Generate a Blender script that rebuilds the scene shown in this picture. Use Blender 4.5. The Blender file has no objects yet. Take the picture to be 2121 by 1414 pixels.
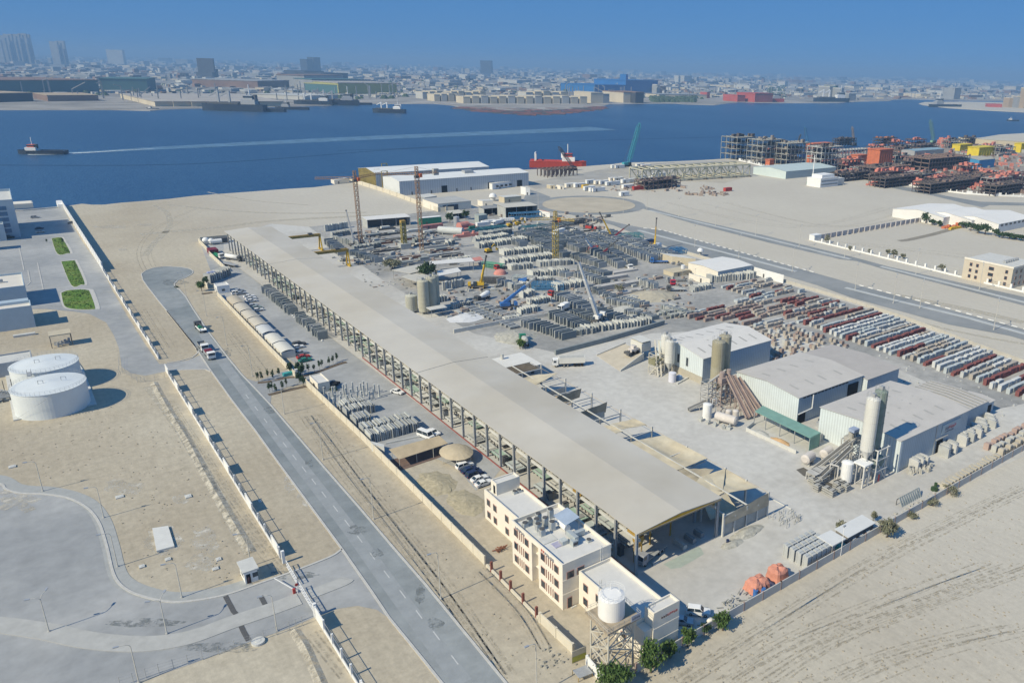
import bpy,math,random
import numpy as np
from mathutils import Vector,Matrix
S=bpy.context.scene
COL=S.collection
rnd=random.Random(7)

# ------------------------------------------------------------------ camera
# World axes follow the site: +Y along the long production shed (away from the camera), +X across it; metres.
CF,CPI,CRO,CX,CY,CTH,CH=1602.3,.34042,-.026239,1312.5,709.4,2.24967,100.0
HAZE=.00015
IW,IH=2121.0,1414.0
def _cam():
 cp,sp=math.cos(CPI),math.sin(CPI)
 W=lambda a:np.array([a[0]*math.sin(CTH)-a[1]*math.cos(CTH),a[0]*math.cos(CTH)+a[1]*math.sin(CTH),a[2]])
 r,f,d=W([1,0,0]),W([0,cp,-sp]),W([0,-sp,-cp])
 c,s=math.cos(CRO),math.sin(CRO)
 return np.array([c*r+s*d,-s*r+c*d,f])
RM=_cam()
def G(x,y,z=0.):
 """site coordinates at height z seen at photo pixel x, y (used to read the site plan off the photo)"""
 d=RM.T @ np.array([(x-CX)/CF,(y-CY)/CF,1.])
 t=(z-CH)/d[2]
 return float(d[0]*t),float(d[1]*t)
cd=bpy.data.cameras.new('camera');cam=bpy.data.objects.new('camera',cd);COL.objects.link(cam)
cd.sensor_fit='HORIZONTAL';cd.sensor_width=36;cd.lens=36*CF/IW
cd.shift_x=-(CX-IW/2)/IW;cd.shift_y=(CY-IH/2)/IW
cd.clip_start=1;cd.clip_end=90000
m4=Matrix.Identity(4)
for i in range(3):
 m4[i][0]=RM[0][i];m4[i][1]=-RM[1][i];m4[i][2]=-RM[2][i]
m4[2][3]=CH
cam.matrix_world=m4
S.camera=cam

# ------------------------------------------------------------------ light
SUN_EL,SUN_AZ=math.radians(40),math.radians(2)     # shadows fall along +X, turned SUN_AZ towards +Y
wd=bpy.data.worlds.new('World');S.world=wd;wd.use_nodes=True
nt=wd.node_tree;nt.nodes.clear()
sky=nt.nodes.new('ShaderNodeTexSky');sky.sky_type='NISHITA';sky.sun_disc=False
sky.sun_elevation=SUN_EL;sky.sun_rotation=math.radians(268)
sky.altitude=1500;sky.air_density=1.0;sky.dust_density=0.0;sky.ozone_density=6.0
tint=nt.nodes.new('ShaderNodeMixRGB');tint.blend_type='MULTIPLY';tint.inputs[0].default_value=1
tint.inputs[2].default_value=(0.52,0.72,0.95,1)
deep=nt.nodes.new('ShaderNodeMixRGB');deep.inputs[0].default_value=.86;deep.inputs[2].default_value=(.62,2.05,4.75,1)
bg=nt.nodes.new('ShaderNodeBackground');bg.inputs[1].default_value=0.1
ow=nt.nodes.new('ShaderNodeOutputWorld')
nt.links.new(sky.outputs[0],tint.inputs[1]);nt.links.new(tint.outputs[0],deep.inputs[1]);nt.links.new(deep.outputs[0],bg.inputs[0]);nt.links.new(bg.outputs[0],ow.inputs[0])
sl=bpy.data.lights.new('sun','SUN');sl.energy=4.6;sl.angle=math.radians(.5);sl.color=(1,.9,.68)
so=bpy.data.objects.new('sun',sl);COL.objects.link(so)
so.rotation_euler=Vector((math.cos(SUN_EL)*math.cos(SUN_AZ),math.cos(SUN_EL)*math.sin(SUN_AZ),-math.sin(SUN_EL))).to_track_quat('-Z','Y').to_euler()
vs=S.view_settings;vs.view_transform='Standard';vs.look='None';vs.exposure=0.12;vs.gamma=1;vs.use_curve_mapping=False
S.cycles.max_bounces=5;S.cycles.volume_bounces=0;S.cycles.transparent_max_bounces=6
S.cycles.volume_max_steps=64

# ------------------------------------------------------------------ materials
MATS={}
def mat(name,rgb,rough=.85,var=.18,scale=.35,metal=0.,spec=.3,stripes=0,big=0.,bigscale=.02,tone=None,bump=0,stretch=None):
 """plain procedural surface: base colour broken up by two noises, optional stripes painting the shade of sheet ribs and a second tone in patches"""
 if name in MATS:return MATS[name]
 m=bpy.data.materials.new(name);m.use_nodes=True;t=m.node_tree;N=t.nodes;L=t.links
 b=N['Principled BSDF'];b.inputs['Roughness'].default_value=rough;b.inputs['Metallic'].default_value=metal
 b.inputs['Specular IOR Level'].default_value=spec
 geo=N.new('ShaderNodeNewGeometry');pos=geo.outputs['Position']
 if stretch:
  mp=N.new('ShaderNodeMapping');mp.inputs['Scale'].default_value=stretch;mp.inputs['Rotation'].default_value=(0,0,.4)
  L.new(pos,mp.inputs[0]);npos=mp.outputs[0]
 else:npos=pos
 n1=N.new('ShaderNodeTexNoise');n1.inputs['Scale'].default_value=scale;n1.inputs['Detail'].default_value=6;n1.inputs['Roughness'].default_value=.65
 L.new(npos,n1.inputs['Vector'])
 rp=N.new('ShaderNodeMapRange');rp.inputs[1].default_value=.3;rp.inputs[2].default_value=.7
 rp.inputs[3].default_value=1-var;rp.inputs[4].default_value=1+var
 L.new(n1.outputs[0],rp.inputs[0]);fac=rp.outputs[0]
 if stripes:
  sx=N.new('ShaderNodeSeparateXYZ');L.new(pos,sx.inputs[0])
  ad=N.new('ShaderNodeMath');ad.operation='ADD';L.new(sx.outputs[0],ad.inputs[0]);L.new(sx.outputs[1],ad.inputs[1])
  ml=N.new('ShaderNodeMath');ml.operation='MULTIPLY';ml.inputs[1].default_value=6.283/stripes;L.new(ad.outputs[0],ml.inputs[0])
  sn=N.new('ShaderNodeMath');sn.operation='SINE';L.new(ml.outputs[0],sn.inputs[0])
  mr=N.new('ShaderNodeMapRange');mr.inputs[1].default_value=-1;mr.inputs[2].default_value=1;mr.inputs[3].default_value=.88;mr.inputs[4].default_value=1.06  # rib shading painted in as lighter and darker stripes
  L.new(sn.outputs[0],mr.inputs[0])
  mm=N.new('ShaderNodeMath');mm.operation='MULTIPLY';L.new(fac,mm.inputs[0]);L.new(mr.outputs[0],mm.inputs[1]);fac=mm.outputs[0]
 src=None
 if tone is not None:
  n2=N.new('ShaderNodeTexNoise');n2.inputs['Scale'].default_value=bigscale;n2.inputs['Detail'].default_value=5
  L.new(npos,n2.inputs['Vector'])
  r2=N.new('ShaderNodeMapRange');r2.inputs[1].default_value=.42;r2.inputs[2].default_value=.6;r2.inputs[3].default_value=0;r2.inputs[4].default_value=big
  L.new(n2.outputs[0],r2.inputs[0])
  mx=N.new('ShaderNodeMixRGB');mx.inputs[1].default_value=(*rgb,1);mx.inputs[2].default_value=(*tone,1)
  L.new(r2.outputs[0],mx.inputs[0]);src=mx.outputs[0]
 vm=N.new('ShaderNodeVectorMath');vm.operation='SCALE'
 if src:L.new(src,vm.inputs[0])
 else:vm.inputs[0].default_value=rgb
 L.new(fac,vm.inputs['Scale'])
 L.new(vm.outputs[0],b.inputs['Base Color'])
 if bump:
  bp=N.new('ShaderNodeBump');bp.inputs['Strength'].default_value=bump;bp.inputs['Distance'].default_value=.3
  L.new(n1.outputs[0],bp.inputs['Height']);L.new(bp.outputs[0],b.inputs['Normal'])
 MATS[name]=m
 return m

# ------------------------------------------------------------------ mesh collector
LOC={}
class M:
 def __init__(s):s.v=[];s.f=[];s.mi=[];s.c=0
 def add(s,vs,fs):
  o=len(s.v);s.v+=[tuple(map(float,p)) for p in vs];s.f+=[tuple(i+o for i in f) for f in fs];s.mi+=[s.c]*len(fs);return s
 def use(s,i):s.c=i;return s
 def box(s,x0,y0,z0,x1,y1,z1):
  if x1<x0:x0,x1=x1,x0
  if y1<y0:y0,y1=y1,y0
  return s.prism([(x0,y0),(x1,y0),(x1,y1),(x0,y1)],z0,z1)
 def rbox(s,cx,cy,z0,l,w,h,a=0.):
  c,n=math.cos(a),math.sin(a)
  return s.prism([(cx+c*i*l/2-n*j*w/2,cy+n*i*l/2+c*j*w/2) for i,j in ((-1,-1),(1,-1),(1,1),(-1,1))],z0,z0+h)
 def prism(s,poly,z0,z1,top=None):
  n=len(poly);t=top or poly
  if sum(poly[i][0]*poly[(i+1) % n][1]-poly[(i+1) % n][0]*poly[i][1] for i in range(n))<0:poly=poly[::-1];t=t[::-1]
  vs=[(p[0],p[1],z0) for p in poly]+[(p[0],p[1],z1) for p in t]
  return s.add(vs,[tuple(range(n-1,-1,-1)),tuple(range(n,2*n))]+[(i,(i+1) % n,n+(i+1) % n,n+i) for i in range(n)])
 def sheet(s,poly,z):
  n=len(poly)
  if sum(poly[i][0]*poly[(i+1) % n][1]-poly[(i+1) % n][0]*poly[i][1] for i in range(n))<0:poly=poly[::-1]
  return s.add([(p[0],p[1],z) for p in poly],[tuple(range(n))])
 def cyl(s,x,y,z0,z1,r,n=14,r2=None):
  r2=r if r2 is None else r2
  return s.prism([(x+r*math.cos(6.28319*i/n),y+r*math.sin(6.28319*i/n)) for i in range(n)],z0,z1,
      [(x+r2*math.cos(6.28319*i/n),y+r2*math.sin(6.28319*i/n)) for i in range(n)])
 def tube(s,p0,p1,r,n=6,r2=None):
  a,b=Vector(p0),Vector(p1);d=(b-a).normalized();r2=r if r2 is None else r2
  u=d.orthogonal().normalized();w=d.cross(u)
  vs=[a+(u*math.cos(6.28319*i/n)+w*math.sin(6.28319*i/n))*r for i in range(n)]+[b+(u*math.cos(6.28319*i/n)+w*math.sin(6.28319*i/n))*r2 for i in range(n)]
  return s.add(vs,[tuple(range(n-1,-1,-1)),tuple(range(n,2*n))]+[(i,(i+1) % n,n+(i+1) % n,n+i) for i in range(n)])
 def beam(s,p0,p1,w,h=None):
  a,b=Vector(p0),Vector(p1);h=w if h is None else h;d=(b-a).normalized()
  u=Vector((0,0,1)).cross(d)
  u=Vector((1,0,0)) if u.length<1e-4 else u.normalized()
  q=d.cross(u);u=u*w/2;q=q*h/2
  vs=[a-u-q,a+u-q,a+u+q,a-u+q,b-u-q,b+u-q,b+u+q,b-u+q]
  return s.add(vs,[(3,2,1,0),(4,5,6,7),(0,1,5,4),(1,2,6,5),(2,3,7,6),(3,0,4,7)])
 def quad(s,*p):return s.add(p,[tuple(range(len(p)))])
 def strip(s,pts,w,z0,z1):
  """raised band along a polyline"""
  L,R=offs(pts,w/2),offs(pts,-w/2)
  for i in range(len(pts)-1):s.prism([L[i],L[i+1],R[i+1],R[i]],z0,z1)
  return s
 def ribbon(s,pts,w,z):
  L,R=offs(pts,w/2),offs(pts,-w/2)
  for i in range(len(pts)-1):s.sheet([L[i],L[i+1],R[i+1],R[i]],z)
  return s
 def dome(s,x,y,z,r,h,n=12,k=4):
  pr=None
  for j in range(k):
   a0,a1=1.5708*j/k,1.5708*(j+1)/k
   s.cyl(x,y,z+h*math.sin(a0),z+h*math.sin(a1)-.001,r*math.cos(a0),n,max(.02,r*math.cos(a1)))
  return s
 def build(s,name,mats,parent=None,smooth=False):
  o0=LOC.get(parent,(0,0,0)) if parent else (0,0,0)
  me=bpy.data.meshes.new(name)
  me.from_pydata([(p[0]-o0[0],p[1]-o0[1],p[2]-o0[2]) for p in s.v],[],s.f)
  if not isinstance(mats,(list,tuple)):mats=[mats]
  for m in mats:me.materials.append(m)
  if len(mats)>1:me.polygons.foreach_set('material_index',s.mi)
  if smooth:me.polygons.foreach_set('use_smooth',[True]*len(me.polygons))
  me.update()
  o=bpy.data.objects.new(name,me);COL.objects.link(o)
  if parent:o.parent=parent;LOC[o]=o0
  return o
def offs(pts,d):
 r=[]
 for i,p in enumerate(pts):
  a=pts[max(0,i-1)];b=pts[min(len(pts)-1,i+1)]
  dx,dy=b[0]-a[0],b[1]-a[1];l=math.hypot(dx,dy) or 1
  r.append((p[0]-dy/l*d,p[1]+dx/l*d))
 return r
def gp(*px,z=0.):return [G(x,y,z) for x,y in px]
def curve(pts,n=6):
 """Catmull-Rom through the points"""
 P=[pts[0]]+list(pts)+[pts[-1]];out=[]
 for i in range(1,len(P)-2):
  for k in range(n):
   t=k/n;a,b,c,d=[np.array(q) for q in P[i-1:i+3]]
   out.append(tuple(.5*((2*b)+(-a+c)*t+(2*a-5*b+4*c-d)*t*t+(-a+3*b-3*c+d)*t**3)))
 return out+[tuple(pts[-1])]
def tag(o,label,cat,group=None):
 o['label']=label;o['category']=cat
 if group:o['group']=group
 return o
def thing(name,label,cat,x=0,y=0,z=0,group=None):
 o=bpy.data.objects.new(name,None);COL.objects.link(o);o.location=(x,y,z);o.empty_display_size=.1
 LOC[o]=(x,y,z)
 return tag(o,label,cat,group)
def struct(o,kind='structure'):o['kind']=kind;return o
CH_={}
def kids(o):return [c for c in o.children]
def dup(root,x,y,rz=0.,z=0.,label=None,group=None,sc=None,swap=None):
 """a copy of a thing with copies of its parts and sub-parts; swap = {material: other material}"""
 ks=CH_.get(root)
 if ks is None:ks=CH_[root]=[(c,list(c.children)) for c in root.children]
 def cp(o):
  n=o.copy()
  if swap and o.type=='MESH' and any(s.material in swap for s in o.material_slots):
   for s in n.material_slots:
    if s.material in swap:w=swap[s.material];s.link='OBJECT';s.material=w
  COL.objects.link(n);return n
 r=cp(root);r.location=(x,y,z);r.rotation_euler=(0,0,rz)
 if sc:r.scale=sc if isinstance(sc,(tuple,list)) else (sc,sc,sc)
 if label:r['label']=label
 if group:r['group']=group
 for c,gs in ks:
  a=cp(c);a.parent=r
  for g in gs:b=cp(g);b.parent=a
 return r
class Proto:
 """first placement moves the built thing itself, later ones copy it"""
 def __init__(s,root):s.r=root;s.used=False;s.lab=root['label'];s.kept=None
 def put(s,x,y,rz=0.,z=0.,label=None,group=None,sc=None,swap=None):
  if s.kept is None:
   s.kept=s.r;CH_[s.r]=[(c,list(c.children)) for c in s.r.children]
  return dup(s.r,x,y,rz,z,label,group,sc,swap)
 def done(s):
  for c in list(s.r.children):
   for g in list(c.children):bpy.data.objects.remove(g)
   bpy.data.objects.remove(c)
  bpy.data.objects.remove(s.r)
def lin(r,g,b):return tuple(((c/255+.055)/1.055)**2.4 if c>10 else c/3295 for c in (r,g,b))
# ------------------------------------------------------------------ setting: water, land, roads
def sand_mat():
 m=mat('sand',(.405,.355,.27),.95,.12,.5,spec=.1,tone=(.5,.455,.36),big=.75,bigscale=.012)
 t=m.node_tree;N=t.nodes;L=t.links;b=N['Principled BSDF']
 src=b.inputs['Base Color'].links[0].from_socket
 geo=N.new('ShaderNodeNewGeometry');sp=N.new('ShaderNodeSeparateXYZ');L.new(geo.outputs['Position'],sp.inputs[0])
 # soil turns paler and greyer towards the east plots
 mr=N.new('ShaderNodeMapRange');mr.inputs[1].default_value=60;mr.inputs[2].default_value=150;L.new(sp.outputs[0],mr.inputs[0])
 mx=N.new('ShaderNodeMixRGB');mx.blend_type='MIX';mx.inputs[2].default_value=(.54,.515,.455,1)
 ms=N.new('ShaderNodeMath');ms.operation='MULTIPLY';ms.inputs[1].default_value=.7;L.new(mr.outputs[0],ms.inputs[0])
 L.new(ms.outputs[0],mx.inputs[0]);L.new(src,mx.inputs[1])
 # fine pebbly grain and streaks left by graders
 n=N.new('ShaderNodeTexNoise');n.inputs['Scale'].default_value=2.2;n.inputs['Detail'].default_value=8;n.inputs['Roughness'].default_value=.8
 mp=N.new('ShaderNodeMapping');mp.inputs['Scale'].default_value=(.35,.05,.1);mp.inputs['Rotation'].default_value=(0,0,.25);L.new(geo.outputs['Position'],mp.inputs[0]);L.new(mp.outputs[0],n.inputs['Vector'])
 n3=N.new('ShaderNodeTexNoise');n3.inputs['Scale'].default_value=1.3;n3.inputs['Detail'].default_value=8;n3.inputs['Roughness'].default_value=.75;L.new(geo.outputs['Position'],n3.inputs['Vector'])
 ad=N.new('ShaderNodeMath');ad.operation='ADD';L.new(n.outputs[0],ad.inputs[0]);L.new(n3.outputs[0],ad.inputs[1])
 r=N.new('ShaderNodeMapRange');r.inputs[1].default_value=.6;r.inputs[2].default_value=1.4;r.inputs[3].default_value=.8;r.inputs[4].default_value=1.2;L.new(ad.outputs[0],r.inputs[0])
 vm=N.new('ShaderNodeVectorMath');vm.operation='SCALE';L.new(mx.outputs[0],vm.inputs[0]);L.new(r.outputs[0],vm.inputs['Scale'])
 L.new(vm.outputs[0],b.inputs['Base Color'])
 return m
SAND=sand_mat()
def water_mat():
 m=bpy.data.materials.new('sea_water');m.use_nodes=True;t=m.node_tree;N=t.nodes;L=t.links
 b=N['Principled BSDF'];b.inputs['Base Color'].default_value=(.022,.075,.17,1);b.inputs['Roughness'].default_value=.35;b.inputs['Specular IOR Level'].default_value=.25
 geo=N.new('ShaderNodeNewGeometry')
 mp=N.new('ShaderNodeMapping');mp.inputs['Scale'].default_value=(.35,.1,1);mp.inputs['Rotation'].default_value=(0,0,1.0);L.new(geo.outputs['Position'],mp.inputs[0])
 n=N.new('ShaderNodeTexNoise');n.inputs['Scale'].default_value=.8;n.inputs['Detail'].default_value=6;n.inputs['Roughness'].default_value=.7;L.new(mp.outputs[0],n.inputs['Vector'])
 bp=N.new('ShaderNodeBump');bp.inputs['Strength'].default_value=.9;bp.inputs['Distance'].default_value=1.0;L.new(n.outputs[0],bp.inputs['Height']);L.new(bp.outputs[0],b.inputs['Normal'])
 n2=N.new('ShaderNodeTexNoise');n2.inputs['Scale'].default_value=.012;n2.inputs['Detail'].default_value=4;L.new(mp.outputs[0],n2.inputs['Vector'])
 n3=N.new('ShaderNodeMath');n3.operation='ADD';L.new(n2.outputs[0],n3.inputs[0]);L.new(n.outputs[0],n3.inputs[1])
 r=N.new('ShaderNodeValToRGB');r.color_ramp.elements[0].position=.38;r.color_ramp.elements[1].position=.72
 r.color_ramp.elements[0].color=(.012,.052,.135,1);r.color_ramp.elements[1].color=(.045,.115,.215,1)
 h=N.new('ShaderNodeMath');h.operation='MULTIPLY';h.inputs[1].default_value=.5;L.new(n3.outputs[0],h.inputs[0]);L.new(h.outputs[0],r.inputs[0]);L.new(r.outputs[0],b.inputs['Base Color'])
 return m
WATER=water_mat()
ASPH=mat('asphalt',(.215,.24,.25),.9,.14,.25,spec=.2,tone=(.30,.32,.325),big=.8,bigscale=.03)
ASPH2=mat('dusty_asphalt',(.30,.31,.315),.9,.12,.3,spec=.2,tone=(.39,.395,.39),big=.9,bigscale=.03)
YARD=mat('dusty_concrete_ground',(.47,.455,.42),.92,.1,.4,spec=.15,tone=(.56,.55,.515),big=.8,bigscale=.025)
YARD2=mat('grey_yard_ground',(.29,.29,.28),.92,.2,.3,spec=.15,tone=(.42,.41,.385),big=.9,bigscale=.03)
KERB=mat('kerb_concrete',(.5,.49,.46),.9,.1,1)
DARK=mat('dark_stain',(.16,.155,.15),.95,.2,.4)
WHITEP=mat('white_road_paint',(.52,.53,.52),.8,.12,2)
PALE=mat('pale_sand',(.58,.55,.48),.95,.15,.3,tone=(.45,.41,.33),big=.6,bigscale=.08)
FARLAND=mat('far_ground',(.25,.235,.21),.95,.35,.01,tone=(.33,.31,.28),big=.9,bigscale=.0025)

# sea: one sheet to the horizon; both banks stand on it
struct(M().sheet([(-58000,-58000),(58000,-58000),(58000,58000),(-58000,58000)],-2.0).build('sea',WATER))
shore=[(-400,470),(-60,440),(0,438),(68,435),(130,429),(150,425),(170,422),(190,424),(215,424),(250,420),(290,417),(350,412),(400,406),(450,402),(520,397),
   (560,394),(600,391),(650,388),(690,383),(720,378),(745,372),(790,366),(900,362),(1065,353),(1100,351),(1130,350),(1190,346),(1270,340),(1290,337),
   (1380,335),(1450,332),(1500,329),(1540,325),(1600,320),(1700,312),(1800,305),(1900,298),(1990,290),(2040,284),(2069,279),(2121,276),(2400,258)]
sp_=gp(*shore)
near=sp_+[(3000,300),(3000,-2500),(-1500,-2500),(-1500,800)]
g=M().sheet(near,0);n_=len(sp_)
sk=offs(sp_,5)
for i in range(n_-1):g.quad((*sp_[i+1],0),(*sp_[i],0),(*sk[i],-2.6),(*sk[i+1],-2.6))
struct(g.build('ground',SAND))
far=[(-900,236),(-200,229),(0,226),(100,226),(230,226),(310,228),(340,225),(450,222),(540,221),(620,219),(720,216),(760,214),(830,214),(900,214),(935,217),(955,221),(1000,225),
  (1060,228),(1130,227),(1200,224),(1250,218),(1262,214),(1330,214),(1400,214),(1430,216),(1480,217),(1500,214),(1530,211),(1610,213),(1700,213),(1740,212),(1780,210),(1840,208.5),
  (1850,206),(1880,205),(1910,206),(1990,208),(2090,209.5),(2200,211),(2600,220)]
fp=gp(*far)
fl=M().sheet(fp+[(58000,8000),(58000,58000),(-58000,58000),(-58000,6000)],-.5)
sk=offs(fp,-6)
for i in range(len(fp)-1):fl.quad((*fp[i],-.5),(*fp[i+1],-.5),(*sk[i+1],-2.6),(*sk[i],-2.6))
struct(fl.build('far_shore',FARLAND))
spit=gp((2600,262),(2121,232),(2040,228),(1960,223),(1910,217),(1903,214.5),(1915,211.5),(1990,210.6),(2121,212.5),(2600,226))
struct(M().prism(spit,-2.4,-.3).build('sand_spit',mat('far_sand',(.5,.46,.38),.95,.1,.02)))

def road(name,px,m,z,n=0):
 p=gp(*px)
 if n:p=curve(p+[p[0]],n)[:-1]
 return struct(M().sheet(p,z).build(name,m))
# factory yard surface
road('yard_ground',[(463,540),(478,541),(985,925),(1320,1189),(1330,1215),(1370,1260),(1395,1300),(1398,1335),(1380,1352),(1520,1282),(1640,1192),(1900,1052),(2200,905),(2400,800),(2121,745),(1770,628),(1640,590),(1400,520),(1180,452),(1130,437),(1060,428),(930,430),(760,462),(640,470),(560,463),(463,500)],YARD,.02)
road('grey_yard_ground',[(640,470),(760,455),(930,432),(1060,430),(1180,455),(1400,523),(1640,592),(1770,632),(2121,752),(2300,800),(2050,850),(1850,760),(1590,680),(1350,690),(1150,730),(980,690),(800,585)],YARD2,.04)
struct(M().sheet(gp((413,500),(463,502),(463,541),(478,542),(985,926),(1040,968),(1010,1005),(985,1015),(945,968),(905,950))+[(66,180),(63.5,183),(63.3,247),gp((640,795))[0],gp((655,765))[0],gp((612,752))[0],(62.4,300),(62.2,372),gp((440,570))[0]],.03).build('side_yard_asphalt',ASPH2))
# left compound
road('compound_paving',[(-60,447),(130,430),(170,500),(213,560),(232,600),(262,652),(300,712),(330,754),(345,753),(390,746),(415,735),(440,770),(425,766),(380,766),(345,769),(300,778),(272,773),(252,760),(246,720),(236,695),(220,668),(185,650),(150,645),(95,640),(60,640),(-60,650)],ASPH2,.03)
apron=[(-60,996),(0,1002),(12,1012),(40,1021),(90,1023),(140,1031),(180,1051),(205,1082),(221,1130),(236,1190),(260,1219),(300,1236),(350,1246),(400,1244),(470,1231),(540,1207),(600,1186),(650,1167),(690,1150),(708,1137),(770,1170),
   (860,1290),(806,1280),(780,1262),(740,1254),(700,1260),(650,1278),(600,1300),(520,1328),(400,1373),(270,1418),(-60,1500)]
road('apron',apron,ASPH2,.03)
main_l=[(293,568),(296,580),(305,593),(330,625),(345,643),(400,712),(437,768),(480,828),(530,893),(578,960),(708,1136),(770,1225),(806,1279),(860,1345),(917,1416),(1000,1520)]
main_r=[(1150,1540),(1048,1414),(881,1210),(814,1133),(745,1052),(663,958),(560,838),(530,806),(500,775),(470,738),(430,685),(400,640),(385,615),(372,600),(362,594),(361,588),(368,581),(385,575),(398,567),(399,561),(390,556),(370,553),(345,552),(320,555),(302,561)]
road('main_road',main_l+main_r,ASPH,.045)
# tyre-worn paler lane on the main road
struct(M().ribbon(curve(gp((420,690),(480,775),(600,935),(720,1090),(800,1200),(960,1414))),3.2,.052).build('worn_lane',mat('worn_asphalt',(.29,.31,.32),.9,.12,.3)))
# kerbs
k=M()
k.strip(gp(*main_l),.45,0,.17);k.strip(gp(*main_r[:17]),.45,0,.17);k.strip(curve(gp(*main_r[16:],main_l[0])),.4,0,.16)
k.strip(gp((345,644),(395,706),(408,722),(409,732),(398,741),(372,748),(345,752)),.4,0,.17)
k.strip(gp((345,768),(385,766),(425,765),(437,770)),.4,0,.17)
struct(k.build('road_kerb',KERB))
k=M();k.strip(curve(gp(*apron[:20])),.5,0,.17);struct(k.build('apron_kerb',KERB))
pv=M();pv.ribbon(curve(gp((-60,985),(0,992),(30,1008),(60,1013),(100,1015),(150,1026),(188,1046),(213,1080),(229,1130),(243,1186),(265,1211),(305,1227),(350,1236),(400,1234),(470,1221),(520,1205))),3.2,.06)
struct(pv.build('pavement',mat('pavement_slab',(.36,.37,.36),.9,.1,.6)))
md=curve(gp((-60,1291),(0,1294),(100,1308),(180,1325),(260,1333),(330,1331),(400,1318),(480,1289),(560,1262),(620,1240)))
struct(M().strip(md,4.0,0,.15).build('road_median',mat('median_dust',(.42,.42,.4),.9,.1,.5)))
struct(M().strip(curve(gp((640,1232),(680,1217),(712,1204),(720,1198))),3,0,.15).build('median_nose',MATS['median_dust']))
# lane dashes
d=M()
for x,y in ((512,821),(531,846),(550,871),(570,896),(590,921),(610,947),(630,972),(650,997),(671,1024),(695,1053),(719,1083),(745,1116),(771,1151),(801,1189),(834,1230),(868,1272),(904,1316),(942,1366),(985,1424)):
 e=4+(y-820)*.01;d.ribbon(gp((x-e*.75,y-e),(x+e*.75,y+e)),.2,.06)
struct(d.build('lane_marking',WHITEP))
d=M()
for q in (((540,1234),(550,1253),(553,1252)),((467,1234),(484,1266),(489,1271)),((493,1282),(504,1306),(515,1326))):d.ribbon(gp(*q),.9,.07)
struct(d.build('drain_channel',mat('drain_grate',(.1,.1,.1),.8,.2,3)))
# pale tyre dust and marks on the apron
d=M()
for q in (((0,1018),(30,1024),(78,1038)),((0,1030),(40,1042),(64,1058)),((0,1048),(22,1052))):d.ribbon(gp(*q),2.2,.07)
struct(d.build('dust_mark',PALE))
# entrance road into the factory
road('factory_entrance_road',[(505,782),(530,790),(600,764),(645,748),(700,762),(740,790),(690,800),(640,792),(590,803),(562,815),(560,838),(530,806)],ASPH2,.055)
# far roads
ra_low=[(1170,442),(1215,452),(1268,466),(1310,482),(1392,515),(1500,542),(1590,561),(1690,590),(1765,617),(1965,672),(2090,695),(2121,704),(2400,775)]
ra_up=[(2400,745),(2121,682),(1785,593),(1740,580),(1690,566),(1590,538),(1500,512),(1435,495),(1372,477),(1337,473),(1300,466),(1262,457),(1215,445)]
road('dual_carriageway',ra_low+ra_up,mat('far_asphalt',(.23,.245,.25),.9,.1,.1,tone=(.29,.30,.30),big=.8,bigscale=.03),.05)
rb=[(1327,425),(1415,450),(1590,489),(1765,532),(1840,552),(2121,615),(2400,680),(2400,700),(2121,633),(1825,556),(1775,541),(1740,537),(1590,502),(1435,463),(1330,432)]
road('second_dual_carriageway',rb,MATS['far_asphalt'],.05)
road('yard_access_road',[(1810,381),(1850,383),(1900,392),(1960,406),(2030,418),(2121,420),(2200,421),(2200,426),(2121,426),(2050,425),(2035,430),(2000,422),(1930,405),(1860,392)],MATS['far_asphalt'],.05)
for nm,px in (('carriageway_median',((1322,477),(1400,498),(1500,523),(1590,547),(1650,563))),('carriageway_median',((1752,596),(1850,621),(2000,657),(2121,691),(2300,735))),('carriageway_median',((1345,436),(1450,461),(1590,495),(1762,537))),('carriageway_median',((1825,552),(1950,583),(2121,626),(2300,670)))):
 struct(M().strip(gp(*px),2.4,0,.18).build(nm,mat('median_paving',(.45,.47,.47),.9,.1,.3)))
rc=np.array(G(1220,424));R1=abs(G(1332,427)[0]-rc[0])*.72
rr=.5*(np.hypot(*(np.array(G(1334,430))-rc))+np.hypot(*(np.array(G(1103,420))-rc)))
RB=[(rc[0]+rr*math.cos(6.2832*i/60),rc[1]+rr*math.sin(6.2832*i/60)) for i in range(60)]
ri=.5*(np.hypot(*(np.array(G(1311,429))-rc))+np.hypot(*(np.array(G(1122,420))-rc)))
RI=[(rc[0]+ri*math.cos(6.2832*i/60),rc[1]+ri*math.sin(6.2832*i/60)) for i in range(60)]
struct(M().sheet(RB,.055).build('roundabout_road',MATS['far_asphalt']))
struct(M().prism(RI,.0,.2).build('roundabout_island',mat('island_sand',(.46,.41,.32),.95,.12,.06)))
road('roundabout_approach',[(1095,392),(1120,400),(1140,408),(1125,425),(1095,425),(1060,425),(1040,430),(1045,420),(1085,412),(1090,400)],MATS['far_asphalt'],.045)
road('port_paving',[(1290,342),(1400,337),(1500,333),(1580,336),(1600,352),(1500,380),(1380,372),(1250,385),(1110,392),(1080,380),(1190,362)],mat('port_ground',(.36,.35,.32),.92,.15,.05,tone=(.46,.42,.34),big=.9,bigscale=.01),.03)
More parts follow.
